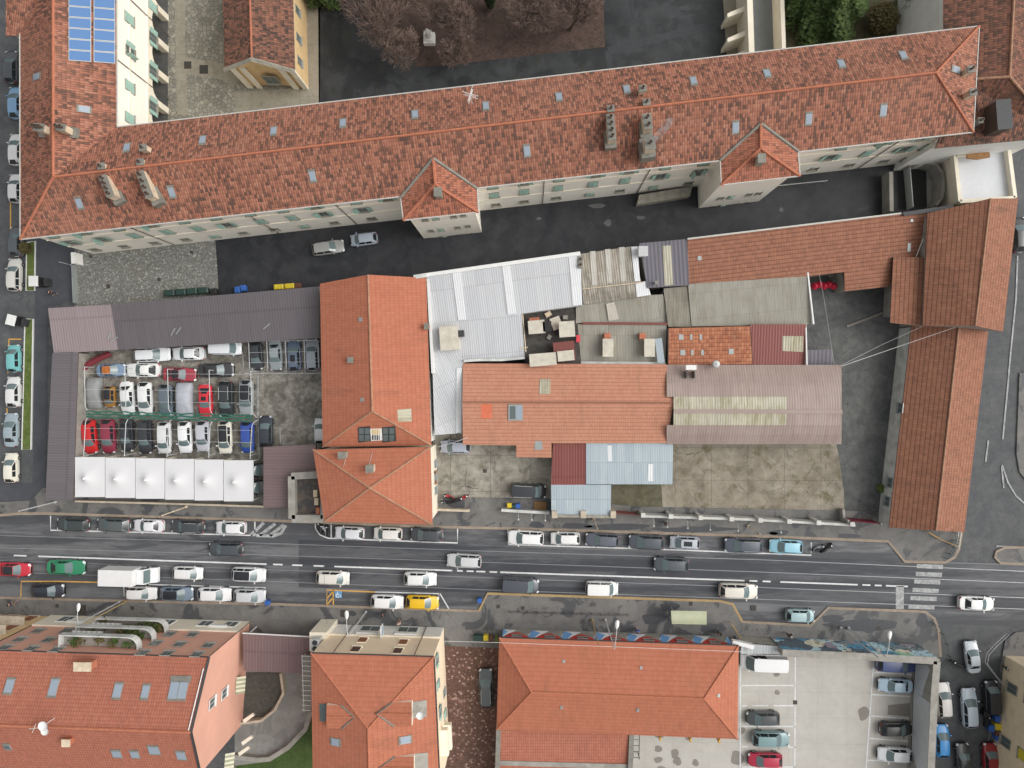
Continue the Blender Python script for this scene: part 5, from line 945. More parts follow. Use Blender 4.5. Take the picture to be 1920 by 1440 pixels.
# ---------------------------------------------------------------- white canopies and steel frames in the car lot
random.seed(11)
tx = (140, 197, 254, 309, 364, 419, 475); lab = ['white pyramid canopy at the left end of the row against the grey shed', 'white pyramid canopy second from the grey shed', 'white pyramid canopy third from the grey shed', 'white pyramid canopy third from the brown annex end', 'white pyramid canopy second from the brown annex end', 'white pyramid canopy at the right end of the row by the brown annex']
for k in range(6):
    x0, x1 = tx[k] + .7, tx[k + 1] - .7; y0 = 857 + k * 1.2; y1 = 932 + k * 1.6
    t = thing('white_canopy', lab[k], 'canopy', P((x0 + x1) / 2, (y0 + y1) / 2), group='white canopies over the car lot')
    cs = [P(x0, y0, 2.7), P(x1, y0, 2.7), P(x1, y1, 2.7), P(x0, y1, 2.7)]; ap = P(tx[k] + 17 + k * .3, 897.5 + k * 1.4, 3.25); b = MB(); n = 8; N = 9; cm_ = (cs[0] + cs[2]) / 2
    rows = []
    for i in range(N + 1):
        f = i / N; zc = f ** 2.4; row = []
        for s in range(4):
            for j in range(n): q_ = cs[s].lerp(cs[(s + 1) % 4], j / n); v = q_.lerp(ap, f); a_ = math.atan2(q_.y - cm_.y, q_.x - cm_.x); cc = cm_.lerp(ap, f) + Vector((math.cos(a_), math.sin(a_), 0)) * (2.1 * (1 - f)); v = v.lerp(cc, min(1, f * 2.2)); row.append(Vector((v.x, v.y, 2.7 + .55 * zc)))
        rows.append(row)
    b.grid(rows[::1], 0, True); rim = [[Vector((v.x, v.y, 2.45)) for v in rows[0]], rows[0]]; b.grid(rim, 0, True)
    b.build('canopy_fabric', plain('white_canvas', lin(212, 212, 214), .7, .02, .6), t, smooth=170)
    for q_ in cs: b = MB(); c_ = (cs[0] + cs[2]) / 2; w_ = q_.lerp(c_, .04); b.tube([(w_.x, w_.y, 0), (w_.x, w_.y, 2.6)], .05); b.build('pole', CREAM2, t)
    b = MB(); b.lathe((ap.x, ap.y, 3.2), [(.16, 0), (.13, .2), (0, .25)], 8); b.build('finial', WHITEM, t)
t = thing('steel_canopy_frame', 'bare white steel hoop frame with rolled green netting over the parked cars', 'frame', P(320, 778))
for x, yt in ((160, 688), (236, 690), (316, 692), (394, 694), (472, 696)):
    b = MB(); z = 2.7
    b.tube([P(x - 2, yt, z), P(x, yt + 75, z), P(x + 3, yt + 80, 2.5), P(x + 8, yt + 86, 1.9), P(x + 12, yt + 88, 0)], .055, 5); b.tube([P(x + 14, yt + 90, 0), P(x + 10, yt + 92, 1.9), P(x + 3, yt + 97, 2.5), P(x, yt + 104, z), P(x - 3, 854 + (x - 160) * .02, z)], .055, 5)
    q_ = P(x - 2, yt, z); b.tube([q_, (q_.x, q_.y, 0)], .055, 5); q_ = P(x - 3, 854, z); b.tube([q_, (q_.x, q_.y, 0)], .055, 5); b.build('hoop', GALV, t)
for y0, y1 in ((700, 702), (730, 735), (752, 756), (803, 807), (824, 830)): b = MB(); b.tube([P(158, y0, 2.72), P(474, y1, 2.72)], .022, 4); b.build('wire', GALV, t)
b = MB()
for off, r in ((0, .13), (.4, .11), (-.35, .1)):
    b.tube([P(162 + 312 * k / 30, 776 + 8 * k / 30 + off * 14 + 2.2 * math.sin(k * 2.1 + off * 9) * .6, 2.55) for k in range(31)], r, 5)
b.build('rolled_net', plain('green_netting', lin(52, 104, 88), .8, .25, 5), t)
t = thing('front_canopy_frame', 'thin white steel frame over the four cars parked by the orange house', 'frame', P(530, 668))
b = MB()
for x in (466, 500, 535, 570, 596): q_ = P(x, 640, 2.6); e_ = P(x + 2, 690, 2.6); b.tube([(q_.x, q_.y, 0), q_, e_, (e_.x, e_.y, 0)], .035, 4)
b.tube([P(466, 640, 2.6), P(596, 638, 2.6)], .03, 4); b.tube([P(466, 661, 2.6), P(596, 659, 2.6)], .02, 4); b.tube([P(466, 680, 2.6), P(598, 678, 2.6)], .02, 4); b.build('frame_tubes', GALV, t)
t = thing('red_tarpaulin', 'faded red curved tarpaulin against the mauve shed in the car lot', 'tarpaulin', P(172, 685)); b = MB(); r_ = []
for k in range(9): x = 150 + 56 * (k / 8) ** 1.5; y = 708 - 46 * (k / 8) ** .7; r_.append([P(x - 6 + 4 * k / 8, y - 4, .9), P(x, y, 1.5 + .15 * math.sin(k * 2)), P(x + 4, y + 5, .6), P(x + 4, y + 6, .02)])
b.grid(r_); b.build('cloth', plain('faded_red_canvas', lin(150, 66, 76), .8, .15, 2), t, smooth=60); b = MB(); 
for r in (r_[0], r_[4], r_[8]): b.tube([r[0], (r[0].x, r[0].y, 0)], .04, 4)
b.build('supports', GALV, t)
# ---------------------------------------------------------------- trees and plants
def bare_tree(name, label, x, y, H, spread, seed, group=None):
    rn = random.Random(seed); base = P(x, y, 0); t = thing(name, label, 'tree', base, group=group); tr = MB(); tw = MB()
    def seg(b, a, c, r0, r1, n=3):
        b.tube([a, c], [r0, r1], n, cap=False)
    def grow(p, dr, L, r, lev):
        q_ = p; k = 2 if lev < 3 else 1
        for i in range(k):
            dr = (dr + Vector((rn.gauss(0, .12), rn.gauss(0, .12), rn.gauss(0, .06)))).normalized(); e = q_ + dr * (L / k); seg(tr if lev < 2 else tw, q_, e, r * (1 - .3 * i / k), r * (1 - .3 * (i + 1) / k), 6 if lev < 2 else 3); q_ = e
        if lev >= 5: return
        n = (5, 4, 4, 5, 5)[lev]; ph = rn.random() * 6
        for i in range(n):
            az = ph + 2 * math.pi * i / n + rn.gauss(0, .4); sp_ = spread * (.6 + .3 * rn.random()); ax = Vector((math.cos(az), math.sin(az), 0))
            nd = (dr + ax * sp_ + Vector((0, 0, .25 if lev < 3 else -.02))).normalized(); grow(p.lerp(q_, .5 + .5 * rn.random()) if lev > 0 and i < n - 1 else q_, nd, L * (.66 + .2 * rn.random()), max(r * .55, .025), lev + 1)
    grow(base, Vector((rn.gauss(0, .05), rn.gauss(0, .05), 1)).normalized(), H * .36, .24, 0)
    tr.build('trunk', BARK, t); tw.build('crown', TWIG, t); return t
for k, (x, y, H, s, l) in enumerate(((722, 62, 7.5, .95, 'bare winter tree left of the white statue with broad twiggy crown'), (742, 116, 6., .9, 'smaller bare tree lowest in the garden left corner by the driveway roof'), (765, -10, 8, .95, 'bare tree at the top edge above the statue'), (850, 50, 7.5, .95, 'bare tree just right of the white statue'), (853, 112, 5, .85, 'small bare tree below the statue at the soil edge'), (985, 30, 7.5, .95, 'bare tree in the middle of the leafy bed right of the cypress'), (1068, 56, 7., .95, 'bare tree near the right end of the leafy bed'), (1100, -12, 7., .95, 'bare tree at the top right of the leafy bed'), (900, -18, 7., .9, 'bare tree at the top edge beside the cypress'), (700, -20, 7, .9, 'bare tree at the top left of the garden'))): bare_tree('bare_tree', l, x, y, H, s, 100 + k, 'bare winter trees in the garden')
def foliage(b, c, R, H, n, size, rn, shape='round'):
    for i in range(n):
        a = rn.random() * 2 * math.pi; h = rn.random()
        if shape == 'cone': rr = R * (1 - h) ** .8 * (.35 + .65 * rn.random() ** .5) * (1 + .22 * math.sin(5 * a + 7 * h)); z = c.z + H * h
        elif shape == 'column': rr = R * math.sin(math.pi * min(.95, max(.08, h))) ** .6 * (.5 + .5 * rn.random()); z = c.z + H * h
        else: u = rn.random() ** .4; th = math.acos(2 * h - 1); rr = R * u * math.sin(th); z = c.z + H / 2 + H / 2 * u * math.cos(th)
        p = Vector((c.x + rr * math.cos(a), c.y + rr * math.sin(a), z)); dr = Vector((math.cos(a), math.sin(a), rn.gauss(.1, .35))).normalized(); s_ = size * (.6 + .8 * rn.random()); w = dr.cross(Vector((rn.gauss(0, .3), rn.gauss(0, .3), 1))).normalized() * s_ * .45
        b.face([p - w * .6, p + dr * s_ * .5 - w, p + dr * s_, p + dr * s_ * .5 + w])
def leafy(name, label, cat, x, y, R, H, n, size, m, shape, seed, z0=.5, dense=1):
    rn = random.Random(seed); base = P(x, y, 0); t = thing(name, label, cat, base); b = MB(); b.tube([base, base + Vector((0, 0, z0 + H * .55))], [.2 * R ** .5, .04], 6); b.build('trunk', BARK, t)
    b = MB(); foliage(b, Vector((base.x, base.y, z0)), R, H, n, size, rn, shape); b.build('crown', m, t); return t
leafy('conifer', 'large bushy green conifer beyond the long roof at the upper right', 'tree', 1545, 32, 4.3, 8.5, 9000, .62, NEEDLE, 'cone', 3)
leafy('conifer', 'second smaller conifer leaning beside the large one, near its left', 'tree', 1500, 20, 2.6, 6, 3500, .55, NEEDLE, 'cone', 4)
leafy('conifer', 'green conifer at the top edge beside the chapel walk', 'tree', 612, -14, 2.6, 7, 4000, .5, NEEDLE, 'cone', 5)
leafy('cypress', 'thin dark cypress standing in the leafy garden bed', 'tree', 920, 14, .5, 4.5, 900, .35, CYP, 'column', 6)
leafy('shrub', 'olive green undergrowth between the conifer and the palm', 'shrub', 1645, 45, 1.9, 2.2, 1800, .3, SHRUBM, 'round', 8)
leafy('shrub', 'round brown green shrub on the upper grass verge', 'shrub', 55, 468, .75, 1.3, 900, .16, SHRUBM, 'round', 9, .2)
leafy('shrub', 'low leafy shrub at the foot of the long orange gable wall', 'shrub', 1648, 915, .5, .8, 350, .16, LEAF, 'round', 10, .1)
def palm(label, x, y, R, H, seed):
    rn = random.Random(seed); base = P(x, y, 0); t = thing('palm_tree', label, 'tree', base); b = MB(); b.tube([base, base + Vector((0, 0, H))], [.22, .17], 8); b.build('trunk', BARK, t); b = MB(); top = base + Vector((0, 0, H))
    for k in range(26):
        a = k * 2.4; el = .9 - 1.1 * (k / 26); dr = Vector((math.cos(a), math.sin(a), 0)); pts = [top + dr * (R * s) + Vector((0, 0, R * (el * s - .75 * s * s))) for s in (0, .2, .4, .6, .8, 1)]
        side = Vector((-dr.y, dr.x, 0))
        for i in range(5):
            for j in range(4):
                p = pts[i].lerp(pts[i + 1], j / 4); wl = .55 * R * math.sin(math.pi * min(.95, (i + j / 4) / 5 + .12)) * .55
                for sg in (-1, 1): b.face([p, p + dr * .1, p + side * sg * wl + dr * wl * .7 + Vector((0, 0, -.15 * wl))])
    b.build('crown', LEAF, t)
palm('leafy palm beside the white house wall at the top right', 1704, 22, 2.3, 3.6, 2)
# white garden statue
t = thing('garden_statue', 'white stone statue on a square pedestal among the bare trees', 'statue', P(806, 76)); c = P(806, 76); b = MB(); b.box((c.x, c.y, .4), (1.5, 1.5, .8)); b.box((c.x, c.y, .95), (1.1, 1.1, .3)); b.build('pedestal', WHITEW, t)
b = MB(); b.lathe((c.x, c.y, 1.1), [(.42, 0), (.36, .5), (.28, 1.), (.36, 1.35), (.24, 1.6), (.1, 1.68)], 12); b.lathe((c.x, c.y, 2.75), [(.05, 0), (.15, .08), (.16, .2), (.1, .34), (0, .38)], 10); b.tube([(c.x - .32, c.y, 2.5), (c.x - .5, c.y + .2, 2.1), (c.x - .3, c.y + .4, 1.9)], [.1, .08, .06]); b.tube([(c.x + .32, c.y, 2.5), (c.x + .5, c.y + .2, 2.1), (c.x + .35, c.y + .4, 2.)], [.1, .08, .06]); b.build('figure', WHITEW, t, smooth=60)
# ---------------------------------------------------------------- cars
def paint_mat():
    t = NT('car_paint'); oi = t.n('ObjectInfo'); n = t.noise(t.pos(), 2.5, 3)
    col = t.mix(t.math('MULTIPLY', n, .22), oi.outputs['Color'], t.mix(.5, oi.outputs['Color'], lin(96, 92, 84)))
    return t.out(col, .32, spec=.5, Coat_Weight=.6, Coat_Roughness=.12)
PAINT = paint_mat()
CGLASS = NT('car_glass').out(lin(104, 120, 122), .06, spec=.6); SGLASS = NT('car_side_glass').out(lin(44, 48, 50), .15, spec=.4); CROOF = NT('black_roof').out(lin(44, 46, 50), .2, spec=.5); TYRE = plain('tyre_rubber', lin(34, 34, 36), .9); RIM = plain('wheel_rim', lin(150, 152, 156), .35, .05, 3, .6)  # CGLASS: pale teal base has the sky's reflection put into its colour
LAMPW = NT('headlight_lens').out(lin(224, 228, 230), .15); LAMPR = NT('taillight_lens').out(lin(150, 24, 28), .25); BLACKP = plain('black_trim', lin(32, 33, 35), .6); CLOTH = plain('car_cover_cloth', lin(158, 160, 164), .85, .08, 1.2)
# L, W, H, windshield base, roof front, roof rear, rear glass base (fractions of L from the nose), belt, nose z, tail z
KINDS = dict(hatch=(4., 1.74, 1.5, .25, .43, .85, .985, .95, .66, .92), city=(3.55, 1.62, 1.52, .2, .37, .87, .985, .96, .7, .95), sedan=(4.5, 1.78, 1.45, .27, .44, .72, .86, .92, .66, .88), suv=(4.5, 1.86, 1.68, .25, .42, .88, .985, 1.05, .86, 1.0), wagon=(4.6, 1.8, 1.5, .27, .44, .90, .985, .94, .68, .92), van=(4.4, 1.8, 1.85, .17, .31, .95, .99, 1.05, .8, 1.05), coupe=(4.4, 1.8, 1.32, .32, .49, .70, .90, .86, .62, .84), bigvan=(5.2, 1.95, 2.3, .12, .25, .97, .99, 1.2, .95, 1.2))
def car_meshes(kd):
    L, Wd, H, wb, rf, rr_, rb, belt, nz, tz = KINDS[kd]; M = {}
    X = lambda f: L / 2 - f * L
    def ztop(f):
        if f < wb: return nz - .1 + (belt - .06 - nz + .1) * min(1, (f / wb)) ** .55
        if f > rb and rb < .95: return belt + (tz - belt) * (f - rb) / (1 - rb)
        return belt if rb < .95 else belt + (tz - belt) * max(0, (f - .8) / .2)
    fs = [0, .012, .04, .1, .18, wb, .4, .55, .7, .82, .9, .96, .988, 1]; ws = [.58, .74, .86, .94, .985, 1, 1, 1, 1, 1, .975, .92, .82, .68]; b = MB(); rows = []
    for f, w in zip(sorted(fs), ws):
        hw = Wd / 2 * w; z = ztop(f); x = X(f)
        half = [(.86 * hw, .24), (.985 * hw, .36), (1. * hw, .55), (.985 * hw, z - .16), (.93 * hw, z - .04), (.82 * hw, z), (.4 * hw, z + .025), (0, z + .035)]
        rows.append([Vector((x, y, zz)) for y, zz in half] + [Vector((x, -y, zz)) for y, zz in half[-2::-1]])
    k = b.grid(rows); n = len(rows[0]); b.f.append(tuple(range(k, k + n))); b.m.append(0); e = k + (len(rows) - 1) * n; b.f.append(tuple(range(e + n - 1, e - 1, -1))); b.m.append(0)
    # greenhouse
    zb = belt - .01; w0 = Wd / 2 * .87; w1 = Wd / 2 * .66 if kd not in ('van', 'bigvan') else Wd / 2 * .8
    def roofz(u, v): return H - .06 * abs(v) ** 2.2 - .05 * (2 * u - 1) ** 2
    ys = (-1, -.6, 0, .6, 1); us = (0, .12, .4, .7, .9, 1)
    bulge = lambda v: .09 * (1 - v * v)
    top = [[Vector((X(rf + (rr_ - rf) * u) + (bulge(v) if u == 0 else -.05 * (1 - v * v) if u == 1 else 0), v * w1 * (1 if 0 < u < 1 else .97), roofz(u, v))) for v in ys] for u in us]
    b.grid(top)
    ws_ = [[Vector((X(wb) + bulge(v) * 1.6, v * w0 * .97, zb)) for v in ys], top[0]]; b.grid(ws_); rs = [top[-1], [Vector((X(rb) - .06 * (1 - v * v), v * w0 * .95, zb)) for v in ys]]; b.grid(rs)
    sides = {}
    for s, j in ((-1, 0), (1, 4)):
        lo = [ws_[0][j]] + [Vector((X(rf + (rr_ - rf) * u), s * w0, zb)) for u in us[1:-1]] + [rs[1][j]]; hi = [r[j] for r in top]; b.grid([lo, hi] if s > 0 else [hi, lo]); sides[s] = (lo, hi)
    M['body'] = mesh_smooth(b, [PAINT], 38)
    def pane(quad_rows, name, shrink, m=CGLASS):
        q = MB(); a, c = quad_rows; nn_ = len(a); mid = sum((p for r in quad_rows for p in r), Vector()) / (2 * nn_); nrm = (a[-1] - a[0]).cross(c[0] - a[0]).normalized()
        if nrm.dot(mid - Vector((0, 0, .6))) < 0: nrm = -nrm
        rows_ = [[mid + (p - mid) * shrink + nrm * .012 for p in r] for r in (a, c)]; q.grid(rows_); M[name] = mesh_smooth(q, [m], 60)
    pane(ws_, 'windshield', .93); pane(rs, 'rear_window', .86, SGLASS)
    for s in (-1, 1):
        lo, hi = sides[s]; q = MB()
        for i0, i1 in ((0, 2), (2, 4)) + (((4, 5),) if kd in ('suv', 'wagon', 'van') else ()):
            quad = [lo[i0].lerp(lo[i1], .06), lo[i1].lerp(lo[i0], .05), hi[i1].lerp(hi[i0], .05), hi[i0].lerp(hi[i1], .1)]; c = sum(quad, Vector()) / 4; quad = [p.lerp(c, .0) for p in quad]; quad = [quad[0].lerp(quad[3], .03), quad[1].lerp(quad[2], .03), quad[2].lerp(quad[1], .08), quad[3].lerp(quad[0], .08)]
            nr = (quad[1] - quad[0]).cross(quad[3] - quad[0]).normalized(); nr = nr if nr.y * s > 0 else -nr
            if kd == 'bigvan' and i0 > 0: continue
            q.face([p + nr * .012 for p in quad])
        M['side_window%d' % s] = mesh_of(q, [SGLASS])
    q = MB(); rp = [[Vector((p.x, p.y * .93, p.z + .012)) for p in r] for r in top]; rp[0] = [p.lerp(p2, .2) for p, p2 in zip(rp[0], rp[1])]; rp[-1] = [p.lerp(p2, .2) for p, p2 in zip(rp[-1], rp[-2])]; q.grid(rp); M['roof_panel'] = mesh_smooth(q, [CROOF], 60)
    q = MB(); q.grid([[rp[i][j].lerp(rp[i][j], 0) * 1 for j in (1, 2, 3)] for i in (1, 2, 3)]); M['sunroof'] = mesh_smooth(q, [CROOF], 60)
    q = MB(); q.tube([Vector((p[0].x, p[0].y * .97, p[0].z + .06)) for p in top[1:-1]], .025, 5); M['roof_rail-1'] = mesh_of(q, [GALV]); q = MB(); q.tube([Vector((p[4].x, p[4].y * .97, p[4].z + .06)) for p in top[1:-1]], .025, 5); M['roof_rail1'] = mesh_of(q, [GALV])
    q = MB(); R_ = .31
    q.grid([[Vector((R_ * r * math.cos(a), y, R_ * r * math.sin(a))) for a in [2 * math.pi * k / 16 for k in range(16)]] for r, y in ((.62, -.1), (.96, -.105), (1, -.08), (1, .08), (.96, .105), (.62, .1))], 0, True)
    for y in (-.098, .098): q.face([Vector((R_ * .64 * math.cos(a), y, R_ * .64 * math.sin(a))) for a in [2 * math.pi * k / 16 for k in range(16)]], 1)
    M['wheel'] = mesh_of(q, [TYRE, RIM])
    def lamp(f0, f1, s, m, z):
        q = MB(); h0 = Wd / 2 * .83; h1 = Wd / 2 * .93
        sg = 1 if f0 < .5 else -1
        q.face([Vector((X(f0) + .012 * sg, s * h0 * .66, z + .06)), Vector((X(f0) + .012 * sg, s * h0 * .92, z + .05)), Vector((X(f1), s * h1 * .99, z + .13)), Vector((X(f1), s * h1 * .72, z + .2 if sg > 0 else z + .14))]); q.face([Vector((X(f0) + .014 * sg, s * h0 * .66, z - .1)), Vector((X(f0) + .014 * sg, s * h0 * .92, z - .1)), Vector((X(f0) + .012 * sg, s * h0 * .92, z + .05)), Vector((X(f0) + .012 * sg, s * h0 * .66, z + .06))])
        q.face([Vector((X(f1), s * h1 * 1.02, z + .12)), Vector((X(f0) + .01 * sg, s * h0 * .95, z + .04)), Vector((X(f0) + .01 * sg, s * h0 * .95, z - .1)), Vector((X(f1), s * h1 * 1.02, z - .04))]); return mesh_of(q, [m])
    for s in (-1, 1):
        M['headlight%d' % s] = lamp(.0, .045, s, LAMPW, nz); M['taillight%d' % s] = lamp(1., .972, s, LAMPR, tz - .1)
        q = MB(); q.box((X(wb + .05), s * (Wd / 2 + .07), belt + .03), (.12, .2, .13)); M['wing_mirror%d' % s] = mesh_of(q, [PAINT])
    q = MB(); q.box((X(0) + .01, 0, .42), (.05, Wd * .62, .16)); q.box((X(0) + .012, 0, .58), (.03, Wd * .4, .08)); M['front_grille'] = mesh_of(q, [BLACKP])
    q = MB(); q.box((X(1) - .02, 0, .62 if kd != 'bigvan' else .8), (.03, .5, .11)); M['number_plate'] = mesh_of(q, [WHITEM])
    return M
def mesh_smooth(b, mats, ang):
    o = b.build('tmp', mats, loc=(0, 0, 0), smooth=ang); me = o.data; bpy.data.objects.remove(o); return me
_cars = {}
def add(name, me, root, color=None, loc=(0, 0, 0)):
    o = bpy.data.objects.new(name, me); COL.objects.link(o); o.parent = root; o.location = loc
    if color: o.color = color
    return o
def car(label, x, y, ln, hd, kd, col, opt='', group=None, z=0, cat='car', nm='parked_car'):
    if kd not in _cars: _cars[kd] = car_meshes(kd)
    M = _cars[kd]; K = KINDS[kd]; c = P(x, y, K[2] * .55 + z); t = thing(nm, label, cat, (c.x, c.y, z), rad(hd), group); s = ln * (CAMH - z - .7) / FPX / K[0]; wsc = (s + 1.05) / 2; t.scale = (s, wsc, 1)
    t.rotation_euler.z = rad(hd + random.gauss(0, .6))
    color = lin(*col, .96 if min(col) > 200 else 1.1)
    for n in ('body', 'windshield', 'rear_window'): add(n, M[n], t, color)
    for s_ in (-1, 1):
        add('side_window', M['side_window%d' % s_], t); add('headlight', M['headlight%d' % s_], t); add('taillight', M['taillight%d' % s_], t); add('wing_mirror', M['wing_mirror%d' % s_], t, color)
        if 'r' in opt: add('roof_rail', M['roof_rail%d' % s_], t)
        for f in (.18, .8): add('wheel', M['wheel'], t, loc=(K[0] / 2 - f * K[0], s_ * (K[1] / 2 - .085), .31))
    add('front_grille', M['front_grille'], t); add('number_plate', M['number_plate'], t)
    if 'b' in opt: add('roof_panel', M['roof_panel'], t)
    if 's' in opt: add('sunroof', M['sunroof'], t)
    return t
WH, SI, GR, DG, BK, BL = (224, 225, 226), (186, 190, 194), (128, 132, 136), (76, 80, 86), (46, 48, 52), (40, 66, 120)
NV = (48, 54, 68); CRW = (230, 226, 214); RED = (178, 36, 44)
g1, g2, g3, g4, g5, g6, g7 = 'cars along the left street', 'cars standing in the car lot', 'cars parked along the north kerb', 'cars driving on the avenue', 'cars parked along the south kerb', 'cars on the parking deck', 'cars in the lower right side street'
